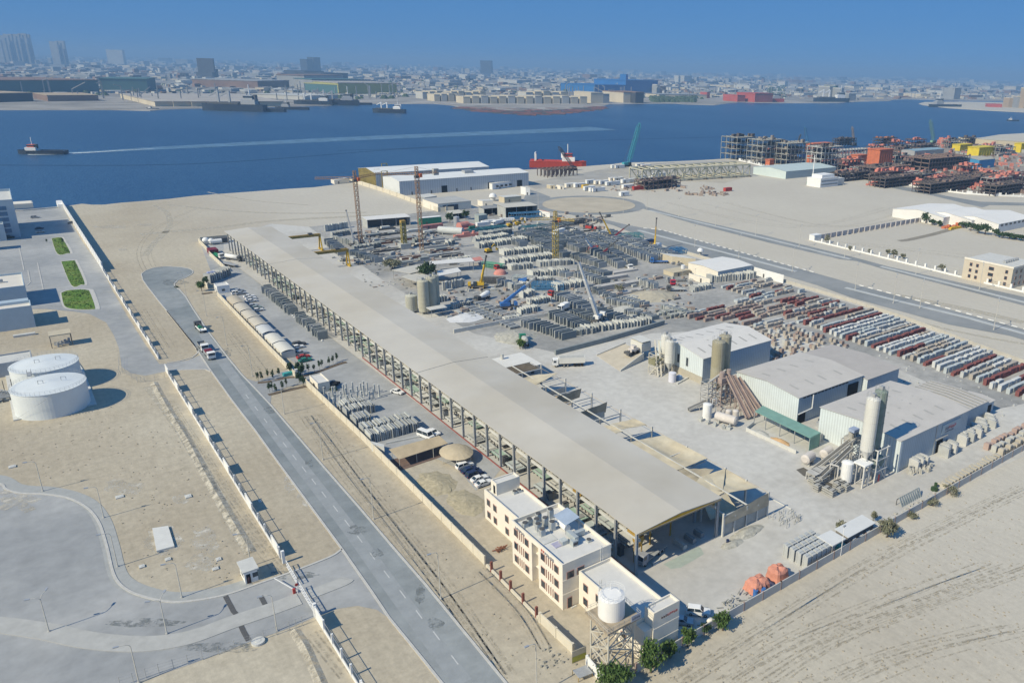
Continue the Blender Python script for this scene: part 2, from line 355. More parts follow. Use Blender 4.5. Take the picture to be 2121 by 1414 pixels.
# black and white kerb stones along the dual carriageway
kb=M(); 
def stones(px,step,w,seed=0):
 p=curve(gp(*px),8);acc=0
 for i in range(len(p)-1):
  L=math.dist(p[i],p[i+1]);t=0
  while acc<L:
   f=acc/L;a=(p[i][0]+(p[i+1][0]-p[i][0])*f,p[i][1]+(p[i+1][1]-p[i][1])*f);ang=math.atan2(p[i+1][1]-p[i][1],p[i+1][0]-p[i][0])
   kb.rbox(a[0],a[1],0,step*.52,w,.25,ang);acc+=step
  acc -= L
stones(((1337,473),(1372,477),(1435,495),(1590,538),(1690,565)),5.2,.8);stones(((1785,592),(1950,635),(2121,681),(2300,722)),5.2,.8)
struct(kb.build('painted_kerb',mat('kerb_white',(.75,.74,.7),.8,.1,1)))
# sand tracks and pale patches
tr=mat('track_sand',(.53,.49,.40),.95,.1,.3)
d=M()
for px,w in ((((300,530),(318,505),(345,478),(352,460),(345,440),(325,428),(320,425)),3.5),(((345,424),(480,437),(600,442),(760,440)),3.5),(((290,485),(350,480),(460,470),(560,458),(700,450),(820,445)),6),(((430,398),(520,415),(640,425)),2),
    (((1690,620),(1850,655),(2000,690),(2121,712)),2.5),(((1850,610),(2000,640),(2121,668)),6),(((305,800),(360,870),(420,970),(480,1080),(520,1145)),2.6)):
 d.ribbon(curve(gp(*px)),w,.012)
struct(d.build('sand_track',tr))
def blob(cx,cy,rx,ry,n=18,seed=1):
 r_=random.Random(seed);return [(cx+rx*math.cos(6.283*i/n)*r_.uniform(.65,1.1),cy+ry*math.sin(6.283*i/n)*r_.uniform(.65,1.1)) for i in range(n)]
d=M()
for i,(x,y,a,b) in enumerate(((340,1120,42,34),(425,1120,32,38),(420,1165,40,20),(375,1033,20,12),(260,1010,45,16),(240,1000,25,8),(650,1030,35,25),(230,470,40,4),(300,466,20,3),(255,517,12,3),(600,1000,14,22))):
 d.sheet(gp(*blob(x,y,a,b,seed=i)),.011+i*.0015)
struct(d.build('pale_patch',PALE))
def ragged(m,sc,lo,hi):
 """breaks a thin dust layer up so it frays out at its edges"""
 t=m.node_tree;N=t.nodes;L=t.links;n=N.new('ShaderNodeTexNoise');n.inputs['Scale'].default_value=sc;n.inputs['Detail'].default_value=9;n.inputs['Roughness'].default_value=.75
 g_=N.new('ShaderNodeNewGeometry');L.new(g_.outputs['Position'],n.inputs['Vector']);r=N.new('ShaderNodeMapRange');r.inputs[1].default_value=lo;r.inputs[2].default_value=hi;L.new(n.outputs[0],r.inputs[0]);L.new(r.outputs[0],N['Principled BSDF'].inputs['Alpha'])
ragged(PALE,.35,.42,.62);ragged(tr,.5,.36,.6)
# tyre tracks, drag lines and scattered stones on the sand
d=M();td=random.Random(12);TRK=mat('tyre_track',(.405,.365,.285),.95,.2,.6);ragged(TRK,.7,.46,.74)
def tracks(px,n,spread,w=.35):
 for _ in range(n):
  o_=td.uniform(-spread,spread);q=curve([G(x+o_*td.uniform(.7,1.3),y+td.uniform(-2,2)) for x,y in px],5)
  for e in (-.9,.9):d.ribbon(offs(q,e),w,.008+td.random()*.004)
tracks(((640,860),(720,970),(830,1110),(930,1240),(1040,1400)),9,26);tracks(((470,690),(530,770)),4,18);tracks(((350,830),(400,910),(520,1090),(640,1230)),5,22);tracks(((300,640),(350,720)),3,16);tracks(((650,1310),(720,1400)),4,30);tracks(((1560,1414),(1700,1330),(1900,1250),(2121,1170)),9,90);tracks(((1400,1414),(1600,1290),(1850,1140),(2121,1010)),5,22);tracks(((1750,1414),(1900,1350),(2121,1300)),5,70);tracks(((330,590),(300,520),(340,470),(420,430)),3,14);tracks(((1450,420),(1700,470),(1900,430)),5,60,.6);tracks(((1750,500),(1900,520),(2080,540)),4,40,.5);tracks(((1000,1180),(1080,1260),(1130,1340)),5,16)
struct(d.build('tyre_track',TRK))
d=M();YT=mat('yard_track',(.40,.39,.36),.95,.2,.6);ragged(YT,.6,.40,.62)
for px,n,sp in ((((1350,1230),(1500,1150),(1650,1060),(1760,1010),(1950,900),(2060,830)),9,24),(((1200,780),(1330,830),(1480,950),(1640,1030)),8,30),(((1250,800),(1420,860),(1560,960)),5,26),(((1120,745),(1200,770),(1300,800)),4,14),(((1560,960),(1640,1060),(1560,1150),(1430,1230)),5,20)):tracks(px,n,sp)
struct(d.build('yard_tyre_track',YT))
d=M();RS=mat('road_stain',(.19,.21,.215),.9,.2,.6);ragged(RS,.5,.46,.66)
for x,y,a,b in ((740,1098,22,12),(780,1145,16,10),(470,730,12,10),(560,850,14,9),(900,1290,20,14),(360,585,30,8),(640,960,12,10),(300,1290,90,10),(600,1190,60,10),(450,1340,90,12),(870,1230,12,20)):d.sheet(gp(*blob(x,y,a,b,seed=int(x))),.065+td.random()*.006)
struct(d.build('road_stain',RS))
d=M()
for i in range(2600):
 k=td.random()
 if k<.45:x,y=td.uniform(1300,2121),td.uniform(1000,1414);ok=y>1395-(x-1300)*.545+24
 elif k<.8:x,y=td.uniform(0,560),td.uniform(830,1414);ok=x<330+(y-830)*.55 and (y<990 or x>250) and y<1200
 else:x,y=td.uniform(560,1180),td.uniform(840,1414);ok=600+(y-840)*.79<x<660+(y-840)*.93
 if not ok:continue
 a=G(x,y);s=td.uniform(.06,.26);d.rbox(a[0],a[1],0,s*1.4,s,s*.6,td.uniform(0,3))
o=d.build('stones',mat('desert_stone',(.36,.32,.25),.95,.3,1));o['label']='small stones and clods scattered over the bare sand';o['category']='stones';struct(o,'stuff')
# ------------------------------------------------------------------ shared paints
WHITE=mat('white_paint',(.78,.78,.76),.6,.06,.6)
CREAM=mat('cream_render',(.72,.67,.58),.85,.06,.5)
CREAMW=mat('cream_white_render',(.76,.71,.61),.85,.05,.5)
GREYW=mat('grey_white_sheet',(.60,.64,.65),.6,.08,.3,stripes=1.0)
PALEBLUE=mat('white_wall_shade_blue',(.40,.49,.56),.7,.06,.4)  # blue-grey puts the shade on white walls into the colour
GLASS=mat('dark_glass',(.03,.045,.06),.15,.3,.6,spec=.6)
BLUEGLASS=mat('blue_glass',(.05,.14,.26),.15,.25,.6,spec=.6)
STEEL=mat('galvanised_steel',(.42,.43,.43),.55,.12,1,metal=.3)
DSTEEL=mat('dark_steel',(.10,.10,.10),.7,.2,1)
CONC=mat('precast_concrete',(.42,.43,.41),.9,.14,.6)
CONCD=mat('dark_concrete',(.27,.28,.28),.9,.14,.6)
CONCL=mat('light_concrete',(.56,.56,.53),.9,.1,.6)
BLACK=mat('tyre_rubber',(.02,.02,.02),.9,.1,3)
BLACKP=mat('dark_void',(.015,.017,.02),.9,.1,3)
RED=mat('red_paint',(.42,.05,.04),.6,.12,1)
ORANGE=mat('orange_paint',(.65,.17,.07),.6,.2,.5)
YELLOW=mat('yellow_paint',(.62,.40,.03),.6,.15,.6)
OCHRE=mat('ochre_steel',(.40,.26,.06),.7,.2,.6)
BLUE=mat('blue_paint',(.05,.16,.42),.6,.15,.6)
NAVY=mat('navy_paint',(.02,.035,.09),.4,.1,.6)
TEAL=mat('teal_paint',(.05,.33,.34),.6,.15,.6)
GREEN=mat('green_paint',(.03,.22,.13),.6,.15,.6)
RUST=mat('rusty_steel',(.23,.10,.06),.85,.3,.6)
MAROON=mat('maroon_paint',(.18,.02,.035),.6,.15,.6)
BEIGE=mat('beige_sheet',(.52,.46,.34),.8,.08,.4)
TAN=mat('tan_fabric',(.47,.38,.25),.95,.15,.3)
LAMPM=mat('lamp_pole_paint',(.55,.53,.47),.7,.08,1)
SILVERP=mat('silver_paint',(.45,.47,.49),.35,.05,1,metal=.3)
LEAF=mat('green_leaves',(.065,.12,.03),.8,.5,.9,tone=(.11,.17,.045),big=.8,bigscale=.6)
LEAFD=mat('dark_green_leaves',(.035,.07,.03),.8,.5,.9,tone=(.06,.10,.04),big=.8,bigscale=.6)
LEAFG=mat('dusty_leaves',(.17,.18,.12),.85,.4,.9,tone=(.26,.25,.18),big=.8,bigscale=.6)
BARK=mat('bark',(.16,.12,.08),.9,.3,2)
ORD='first second third fourth fifth sixth seventh eighth ninth tenth eleventh twelfth thirteenth fourteenth fifteenth sixteenth seventeenth eighteenth nineteenth twentieth'.split()
_T=['twenty','thirty','forty','fifty']
def ordn(i):
 if i<20:return ORD[i]
 t,u=divmod(i+1,10)
 return (_T[t-2][:-1]+'ieth') if u==0 else _T[t-2]+'-'+ORD[u-1]

# ------------------------------------------------------------------ vehicles (length along local X, nose at +X)
def wheels(root,xs,hw,r,w=.25):
 for x in xs:
  for s in (-1,1):
   wm=M().tube((x,s*(hw-w),r),(x,s*hw,r),r,12).build('wheel',BLACK,root)
   M().tube((x,s*hw,r),(x,s*(hw+.012),r),r*.55,8).build('rim',STEEL,wm)
def side_prism(m,prof,hw,hw2=None):
 """profile (x, z) swept across the width"""
 n=len(prof);hw2=hw2 or [hw]*n
 vs=[(x,-w,z) for (x,z),w in zip(prof,hw2)]+[(x,w,z) for (x,z),w in zip(prof,hw2)]
 m.add(vs,[tuple(range(n)),tuple(range(2*n-1,n-1,-1))]+[((i+1) % n,i,n+i,n+(i+1) % n) for i in range(n)])
 return m
def car_proto(kind):
 t=thing('parked_car','white car parked in the yard','car')
 L={'sedan':2.25,'suv':2.35,'pickup':2.6,'minibus':2.7}[kind];hw=.88 if kind != 'minibus' else .95
 top={'sedan':1.43,'suv':1.75,'pickup':1.72,'minibus':2.2}[kind]
 belt={'sedan':.92,'suv':1.05,'pickup':1.05,'minibus':1.15}[kind]
 if kind=='sedan':cab=(-1.75,1.0,-1.05,.3)
 elif kind=='suv':cab=(-2.25,1.05,-1.95,.4)
 elif kind=='pickup':cab=(-.7,1.2,-.5,.6)
 else:cab=(-2.65,2.1,-2.55,1.55)
 b=side_prism(M(),[(-L,.32),(L,.32),(L+.05,.55),(L-.08,belt-.15),(cab[1]-.05,belt),(cab[0]+.05,belt),(-L+.02,belt-.02),(-L-.03,.6)][::-1],hw)
 if kind=='pickup':b.box(-L+.08,-hw+.1,belt-.03,-.8,hw-.1,belt-.025)
 b.build('body',WHITE,t)
 gl=M();a,c,d,e=cab;w2=hw-.16
 gl.add([(a,-hw+.04,belt-.01),(c,-hw+.04,belt-.01),(c,hw-.04,belt-.01),(a,hw-.04,belt-.01),(d,-w2,top-.06),(e,-w2,top-.06),(e,w2,top-.06),(d,w2,top-.06)],
   [(3,2,1,0),(4,5,6,7),(0,1,5,4),(1,2,6,5),(2,3,7,6),(3,0,4,7)])
 gl.build('cabin_glass',GLASS,t)
 rf=M().prism([(d-.08,-w2-.03),(e+.05,-w2-.03),(e+.05,w2+.03),(d-.08,w2+.03)],top-.06,top,[(d+.05,-w2+.08),(e-.12,-w2+.08),(e-.12,w2-.08),(d+.05,w2-.08)])
 for x0,x1 in ((a,d),(c,e)):
  for s in (-1,1):rf.beam((x0,s*(hw-.03),belt-.02),(x1,s*(w2+.01),top-.05),.09)
 mid=(d+e)/2
 for s in (-1,1):rf.beam(((a+c)/2,s*(hw-.03),belt-.02),(mid,s*(w2+.01),top-.05),.09)
 rf.build('roof',WHITE,t)
 for s in (-1,1):
  M().box(L-.02,s*(hw-.4),.58,L+.065,s*(hw-.08),.75).build('headlight',WHITE,t)
  M().box(-L-.05,s*(hw-.3),.62,-L+.02,s*(hw-.06),.8).build('tail_light',RED,t)
 wheels(t,(-L*.6,L*.62),hw,.33)
 return Proto(t)
CARS={k:car_proto(k) for k in ('sedan','suv','pickup','minibus')}
def car(kind,px,ang,label,group,col=None,xy=None):
 x,y=xy if xy else G(*px)
 sw={WHITE:col} if col else None
 o=CARS[kind].put(x,y,math.radians(ang),.06,label=label,group=group,swap=sw);o.name='parked_car' if kind not in ('minibus','pickup') else {'minibus':'minibus','pickup':'pickup_truck'}[kind]
 o['category']='minibus' if kind=='minibus' else 'pickup' if kind=='pickup' else 'car'
 return o
def truck(x,y,ang,kind,label,cab=WHITE,load=STEEL,L=8.,name='truck',cat='truck',group=None,z=.06):
 """rigid truck: cab at +X"""
 t=thing(name,label,cat,0,0,0,group);h=L/2
 ch=M().box(-h,-.45,.7,h-.3,.45,.95);ch.box(-h,-1.1,.65,-h+.15,1.1,.8);ch.build('chassis',DSTEEL,t)
 c=side_prism(M(),[(h-2.0,.75),(h,.75),(h+.05,1.5),(h-.15,2.75),(h-.4,2.85),(h-2.0,2.85)][::-1],1.2).build('cab',cab,t)
 side_prism(M(),[(h+.04,1.75),(h-.115,2.65),(h-.17,2.65),(h-.02,1.75)][::-1],1.05).build('windscreen',GLASS,c)
 for s in (-1,1):M().box(h-1.3,s*1.205,1.75,h-.35,s*1.22,2.5).build('side_window',GLASS,c)
 wheels(t,(-h+1.2,-h+2.5,h-1.2),1.15,.5,.35)
 if kind=='flatbed':
  M().box(-h,-1.25,1.0,h-2.1,1.25,1.15).build('bed',load,t)
 elif kind=='tipper':
  m=M();a=-h;b=h-2.2
  m.prism([(a,-1.2),(b,-1.2),(b,1.2),(a,1.2)],1.0,2.5,[(a-.15,-1.3),(b,-1.3),(b,1.3),(a-.15,1.3)]);m.build('tipper_body',load,t)
  r=M(); 
  for i in range(6):r.beam((a+.3+i*(b-a-.6)/5,-1.27,1.05),(a+.2+i*(b-a-.6)/5,-1.35,2.5),.14);r.beam((a+.3+i*(b-a-.6)/5,1.27,1.05),(a+.2+i*(b-a-.6)/5,1.35,2.5),.14)
  r.box(a-.1,-1.36,2.5,b,-1.2,2.62);r.box(a-.1,1.2,2.5,b,1.36,2.62);r.build('body_rib',load,t)
 elif kind=='tanker':
  m=M().tube((-h+.1,0,2.05),(h-2.2,0,2.05),1.15,16);m.build('tank',load,t,True)
  m=M().box(-h+.5,-.3,3.2,h-2.7,.3,3.28)
  for i in range(3):m.cyl(-h+1.4+i*1.9,0,3.25,3.45,.3,10)
  m.build('walkway',STEEL,t)
 elif kind=='mixer':
  m=M();P=[(-h+.1,3.1,.55),(-h+1.2,2.75,1.15),(-h+3.4,2.3,1.3),(h-2.9,1.95,.75)]
  for p,q in zip(P,P[1:]):m.tube((p[0],0,p[1]),(q[0],0,q[1]),p[2],14,q[2])
  m.build('mixer_drum',load,t)
  M().beam((-h+.1,0,2.8),(-h-.9,0,1.6),.6,.1).build('chute',STEEL,t)
  f=M();f.beam((-h+.6,-.6,1),(-h+.6,-.6,2.6),.15);f.beam((-h+.6,.6,1),(-h+.6,.6,2.6),.15);f.box(h-2.8,-.8,.95,h-2.2,.8,2.2);f.build('drum_frame',DSTEEL,t)
 elif kind=='recovery':
  m=M();m.box(-h,-1.2,1.0,h-2.2,1.2,1.2);m.box(-h+.2,-1.2,1.2,h-2.3,-1.05,1.55);m.box(-h+.2,1.05,1.2,h-2.3,1.2,1.55);m.build('bed',WHITE,t)
  m=M();m.box(h-3.4,-.7,1.2,h-2.3,.7,2.6);m.beam((h-2.8,0,2.3),(-h+.6,0,2.9),.3);m.beam((-h+.6,0,2.9),(-h-.6,0,2.0),.25);m.build('hoist_arm',DSTEEL,t)
  m=M();m.box(-1.8,-.9,1.25,.4,.9,1.7);m.box(-1.2,-.7,1.7,.1,.7,2.1);m.build('winch_deck',GREEN,t)
 elif kind=='stake':
  m=M();m.box(-h,-1.25,1.0,h-2.1,1.25,1.15)
  for s in (-1,1):m.box(-h,s*1.25,1.15,h-2.1,s*1.2,1.9)
  m.box(-h,-1.25,1.15,-h+.05,1.25,1.9);m.box(h-2.2,-1.25,1.15,h-2.1,1.25,2.4);m.build('drop_side_bed',load,t)
 elif kind=='box':
  M().box(-h,-1.25,1.0,h-2.1,1.25,3.2).build('box_body',load,t)
 t.location=(x,y,z);t.rotation_euler=(0,0,math.radians(ang));return t

# ------------------------------------------------------------------ plants
def leaves(m,cx,cy,cz,rx,ry,rz,n,s,rd,clumps=14):
 C=[]
 for _ in range(clumps):
  a,b,r=rd.uniform(0,6.283),rd.uniform(-.9,1),rd.uniform(.35,1)
  q=math.sqrt(max(0,1-b*b));C.append((cx+rx*r*q*math.cos(a),cy+ry*r*q*math.sin(a),cz+rz*r*b,rd.uniform(.28,.55)))
 for _ in range(n):
  c=rd.choice(C);k=c[3]
  p=Vector((c[0]+rd.gauss(0,rx*k*.5),c[1]+rd.gauss(0,ry*k*.5),c[2]+rd.gauss(0,rz*k*.5)))
  if p.z<cz-rz*1.15:p.z=cz-rz
  u=Vector((rd.gauss(0,1),rd.gauss(0,1),rd.gauss(0,.7))).normalized();w=u.orthogonal().normalized();q=u.cross(w);e=s*rd.uniform(.6,1.4)
  m.add([p-w*e,p+q*e*.55,p+w*e,p-q*e*.55],[(0,1,2,3)])
def tree(x,y,h,r,label,leaf=None,n=900,s=.3,name='leafy_tree',cat='tree',group=None,seed=0,trunk=.35,z=0.,clumps=16):
 rd=random.Random(seed*31+int(x*7)+int(y*13));leaf=leaf or LEAF
 t=thing(name,label,cat,x,y,z,group);b=M();th=h*trunk
 b.tube((x,y,z),(x+.1,y,z+th),max(.05,r*.09),7,max(.035,r*.06)); 
 for i in range(5):
  a=i*1.26+rd.random();b.tube((x+.1,y,z+th*.9),(x+r*.55*math.cos(a),y+r*.55*math.sin(a),z+h*rd.uniform(.55,.8)),max(.03,r*.045),5,.02)
 b.build('trunk',BARK,t)
 m=M();cz=z+(h+th*.75)/2;leaves(m,x,y,cz,r*.85,r*.85,(h-th*.75)/2*.9,n,s,rd,clumps);m.build('crown',leaf,t)
 return t
def bush(x,y,r,h,label,leaf=None,n=250,s=.2,group=None,seed=0,name='shrub',cat='shrub'):
 rd=random.Random(seed*17+int(x*11));t=thing(name,label,cat,x,y,0,group)
 b=M()
 for i in range(5):a=i*1.3;b.tube((x,y,0),(x+r*.5*math.cos(a),y+r*.5*math.sin(a),h*.7),.05,5,.015)
 b.build('stem',BARK,t)
 m=M();leaves(m,x,y,h*.55,r*.85,r*.85,h*.45,n,s,rd,9);m.build('foliage',leaf or LEAF,t);return t

# ------------------------------------------------------------------ lamp posts
def lamp_proto(h,arms,name='street_lamp',col=None):
 t=thing(name,'street lamp','street lamp');col=col or LAMPM
 M().cyl(0,0,0,.3,.22,8).build('base',KERB,t)
 m=M().tube((0,0,.3),(0,0,h-.6),.11,8,.07)
 m.build('pole',col,t)
 for dx,dy in arms:
  a=M();P=[(0,0,h-.6),(dx*.12,dy*.12,h-.2),(dx*.4,dy*.4,h),(dx,dy,h+.12)]
  for p,q in zip(P,P[1:]):a.tube(p,q,.06,6)
  a.build('arm',col,t)
  l=M();u=math.hypot(dx,dy);ex,ey=dx/u*.75,dy/u*.75
  l.beam((dx-ex*.1,dy-ey*.1,h+.1),(dx+ex,dy+ey,h+.16),.34,.16);l.build('lamp_head',SILVERP,t)
 return Proto(t)
LAMP12=lamp_proto(11.0,((-1.4,0),));LAMP8=lamp_proto(7.6,((-1.5,.3),(.9,1.6)));LAMP8S=lamp_proto(8.2,((-1.6,.2),));LAMP2=lamp_proto(10.5,((-1.5,0),(1.5,0)))
# ------------------------------------------------------------------ street lamps
for (px,lb) in (((669,952),'tall street lamp on the sand strip between the main road and the panel yard wall'),((774,1075),'tall street lamp on the sand strip opposite the sun shade beside the wall'),((913,1240),'tall street lamp on the sand strip near the end of the long cream wall'),((1112,1440),'tall street lamp at the bottom edge in front of the water tower'),
     ((589,857),'tall street lamp on the sand just below the factory entrance'),((523,779),'tall street lamp on the road corner beside the factory entrance hedge'),((470,715),'tall street lamp beside the road near the flatbed truck with red cargo'),((428,655),'tall street lamp on the sand beside the dark recovery truck'),((386,615),'tall street lamp at the mouth of the turning circle')):
 x,y=G(*px);LAMP12.put(x,y,0,label=lb,group='street lamps along the main road')
for (px,pr,lb) in (((102,1308),LAMP8,'grey double-arm lamp on the median at the left edge of the apron'),((346,1312),LAMP8,'grey double-arm lamp on the median near the drain channel'),((215,1072),LAMP8S,'lamp post on the sand beside the curve of the apron'),((244,1173),LAMP8S,'lamp post on the inner bend of the apron pavement'),
      ((89,1017),LAMP8S,'lamp post on the sand by the upper apron kerb'),((377,1237),LAMP8S,'lamp post on the apron kerb left of the guard house'),((574,1306),LAMP8S,'lamp post on the fence line right of the drain channel below the gate'),((288,1414),LAMP8S,'lamp post at the bottom edge of the apron beside the wire fence'),
      ((520,1172),LAMP8S,'short lamp post behind the guard house')):
 x,y=G(*px);pr.put(x,y,0,label=lb,group='lamps around the apron')
CARL=[]
# ------------------------------------------------------------------ fence of plinth, pillars, rails and solid bays (west compound)
def fence(name,label,x0,x1,ys,solid,h=2.6,plinth=.7,col=None,pcol=None,cat='fence',rail=True,pw=.35):
 """straight run from (x0, ys[0]) to (x1, ys[-1]) with a pillar at every y; bays in solid are walled"""
 t=thing(name,label,cat,x0,ys[0]);n=len(ys)-1;col=col or WHITE
 X=lambda y:x0+(x1-x0)*(y-ys[0])/(ys[-1]-ys[0])
 m=M()
 for i in range(n):m.prism([(X(ys[i])-.12,ys[i]),(X(ys[i])+.12,ys[i]),(X(ys[i+1])+.12,ys[i+1]),(X(ys[i+1])-.12,ys[i+1])],0,plinth)
 m.build('plinth',col,t)
 for y in ys:M().box(X(y)-pw/2,y-pw/2,0,X(y)+pw/2,y+pw/2,h+.1).build('pillar',pcol or col,t)
 r=M()
 for i in range(n):
  if i in solid:M().prism([(X(ys[i])-.1,ys[i]),(X(ys[i])+.1,ys[i]),(X(ys[i+1])+.1,ys[i+1]),(X(ys[i+1])-.1,ys[i+1])],plinth,h).build('wall_bay',col,t)
  elif rail:
   for z in (plinth+.25,h-.25):r.beam((X(ys[i]),ys[i],z),(X(ys[i+1]),ys[i+1],z),.07)
   k=int(abs(ys[i+1]-ys[i])/.45)
   for q in range(1,k):y=ys[i]+(ys[i+1]-ys[i])*q/k;r.tube((X(y),y,plinth),(X(y),y,h-.15),.018,4)
 if rail:r.build('railing',STEEL,t)
 return t
ax,ay=G(130,428);bx,by=G(213,560)
t=thing('boundary_wall','tall solid white boundary wall running from the quay to the railing fence','wall',ax,ay)
M().prism([(ax-.15,ay),(ax+.15,ay),(bx+.15,by),(bx-.15,by)],0,4.2).build('wall_panel',WHITE,t)
m=M();n=20
for i in range(n+1):f=i/n;m.box(ax+(bx-ax)*f-.3,ay+(by-ay)*f-.3,0,ax+(bx-ax)*f+.3,ay+(by-ay)*f+.3,4.4)
m.build('pier',WHITE,t)
ys=list(np.linspace(451,300,29));fence('railing_fence','white plinth fence with railings beside the three lawns and upper access road',27.2,28.9,ys,set(range(0,28,4)))
ys=[286+(155-286)*i/24 for i in range(25)]
fence('railing_fence','white plinth fence with railings beside the storage tank field',29,29.9,ys,{0,3,7,11,15,19,23})
ys=[131+(84-131)*i/10 for i in range(11)]
fence('railing_fence','white plinth fence with railings running from the gate to the bottom edge',29.9,30.3,ys,{0,5,9})
# sliding gate at the apron mouth
t=thing('sliding_gate','pale steel sliding gate across the apron road by the guard house','gate',30,152)
for y0,y1 in ((150.5,143),(141.5,132)):
 m=M()
 for z in (.3,1.0,1.8):m.beam((30,y0,z),(30,y1,z),.12)
 for i in range(9):y=y0+(y1-y0)*i/8;m.beam((30,y,.15),(30,y,1.9),.09)
 m.build('gate_leaf',WHITE,t)
for y in (152.6,131.6):M().box(29.7,y-.3,0,30.3,y+.3,3).build('gate_pier',WHITE,t)
x,y=G(610,1228)
t=thing('barrier_post','red and white striped barrier control post on the median at the gate','barrier',x,y)
M().box(x-.25,y-.25,0,x+.25,y+.25,1.1).build('cabinet',RED,t);M().beam((x-.1,y+.1,1),(x-2.2,y+5.5,1.25),.12).build('boom',WHITE,t);M().tube((x+.5,y-.4,0),(x+.5,y-.4,1.9),.07,6).build('stop_sign_post',WHITE,t)
M().tube((x+.5,y-.47,2.1),(x+.5,y-.4,2.1),.35,8).build('stop_sign',RED,t)
# guard house
a=np.array(G(535,1201));hx0,hy0=G(512,1209)[0],G(512,1209)[1]
t=thing('guard_house','small white guard house with pitched lid beside the gate road','guard house',22.0,150)
gx0,gx1=G(508,1208)[0],G(536,1201)[0];gy0=G(512,1209)[1];gy1=gy0+4.2
M().box(gx0,gy0,0,gx1,gy1,2.7).build('wall',WHITE,t); 
M().prism([(gx0-.3,gy0-.3),(gx1+.3,gy0-.3),(gx1+.3,gy1+.3),(gx0-.3,gy1+.3)],2.7,3.0).build('roof',CONCL,t)
M().box(gx0+.3,gy0-.05,.05,gx0+1.1,gy0-.004,2.15).build('door',BLACKP,t)
for x0 in (gx0+1.5,gx0+2.5):M().box(x0,gy0-.05,1.1,min(x0+.85,gx1-.15),gy0-.004,2.1).build('window',GLASS,t)
M().box(gx0-.05,gy0+1,1.1,gx0-.004,gy0+3,2.0).build('window',GLASS,t)
# person in the doorway
def person(name,label,x,y,z,shirt,ang=0,legs=None):
 t=thing(name,label,'person',x,y,z)
 me=bpy.data.meshes.new('body'); 
 J=[(0,0,.95,.13),(0,0,1.15,.14),(0,0,1.38,.16),(0,0,1.5,.06),(0,0,1.63,.1),(0,0,1.73,.07),(.1,0,.9,.09),(.11,.02,.5,.06),(.11,0,.06,.045),(.11,.14,.03,.035),(-.1,0,.9,.09),(-.11,.02,.5,.06),(-.11,0,.06,.045),(-.11,.14,.03,.035),
   (.2,0,1.4,.065),(.26,.02,1.12,.045),(.27,.1,.88,.035),(-.2,0,1.4,.065),(-.26,.02,1.12,.045),(-.27,.1,.88,.035)]
 E=[(0,1),(1,2),(2,3),(3,4),(4,5),(0,6),(6,7),(7,8),(8,9),(0,10),(10,11),(11,12),(12,13),(2,14),(14,15),(15,16),(2,17),(17,18),(18,19)]
 me.from_pydata([j[:3] for j in J],E,[]);o=bpy.data.objects.new('body',me);COL.objects.link(o);o.parent=t
 sk=o.modifiers.new('skin','SKIN');o.modifiers.new('sub','SUBSURF').levels=1
 for v,j in zip(me.skin_vertices[0].data,J):v.radius=(j[3],j[3])
 me.skin_vertices[0].data[0].use_root=True
 me.materials.append(shirt);t.rotation_euler=(0,0,ang);return t
person('person','person in dark clothes standing in the guard house doorway',gx0+.7,gy0-.35,.02,mat('dark_cloth',(.07,.045,.05),.9,.2,2))
# ------------------------------------------------------------------ storage tanks
TANKM=mat('tank_white',(.66,.70,.71),.6,.06,.2)
def tank(cpx,zt,rpx,label):
 cx,cy=G(*cpx,zt);r=.5*math.dist(G(*rpx[0],zt),G(*rpx[1],zt))
 t=thing('storage_tank',label,'storage tank',cx,cy)
 M().cyl(cx,cy,0,zt,r,64).build('shell',TANKM,t,False)
 M().cyl(cx,cy,zt,zt+1.0,r+.15,64,.3).build('roof',TANKM,t)
 m=M();n=48
 for i in range(n):
  a,b=6.2832*i/n,6.2832*(i+1)/n;p,q=(cx+r*math.cos(a),cy+r*math.sin(a)),(cx+r*math.cos(b),cy+r*math.sin(b))
  m.tube((*p,zt),(*p,zt+1.1),.03,4)
  for z in (.6,1.1):m.tube((*p,zt+z),(*q,zt+z),.025,4)
 m.build('guard_rail',STEEL,t)
 m=M()
 for i in range(26):
  a=3.6+i*.045;m.box(cx+(r+.1)*math.cos(a)-.4,cy+(r+.1)*math.sin(a)-.4,zt*(i+1)/27,cx+(r+.9)*math.cos(a),cy+(r+.9)*math.sin(a),zt*(i+1)/27+.06)
 m.build('spiral_stair',STEEL,t)
 m=M()
 for k in (-.25,.35):m.tube((cx+r*k,cy-r*.1,zt+.8),(cx+r*k,cy-r*.1,zt+1.9),.08,6);m.tube((cx+r*k,cy-r*.1,zt+1.9),(cx+r*k+1.2,cy-r*.1,zt+1.7),.07,6);m.tube((cx+r*k+1.2,cy-r*.1,zt+1.7),(cx+r*k+1.2,cy-r*.1,zt+.8),.07,6)
 m.build('vent_pipe',STEEL,t)
 return t,cx,cy,r
ZT=7.6
T1,tx1,ty1,tr1=tank((100,795),ZT,((24,802),(178,787)),'near white cylindrical storage tank with low cone roof on concrete base')
T2,tx2,ty2,tr2=tank((91,752),ZT,((19,762),(164,743)),'white cylindrical storage tank partly hidden behind the nearer tank')
cor=G(28,872),G(201,838)
struct(M().prism([G(28,872),G(201,838),G(175,770),G(160,748),G(10,770)],0,.35).build('tank_base_slab',CONCL))
t=thing('tank_footbridge','steel footbridge joining the tops of the two storage tanks','footbridge',tx1-5,ty1+tr1,ZT)
m=M();p,q=(tx1-4,ty1+tr1-.5,ZT+.6),(tx2-4,ty2-tr2+.5,ZT+.6);m.beam(p,q,1.1,.2);m.build('deck',STEEL,t)
m=M()
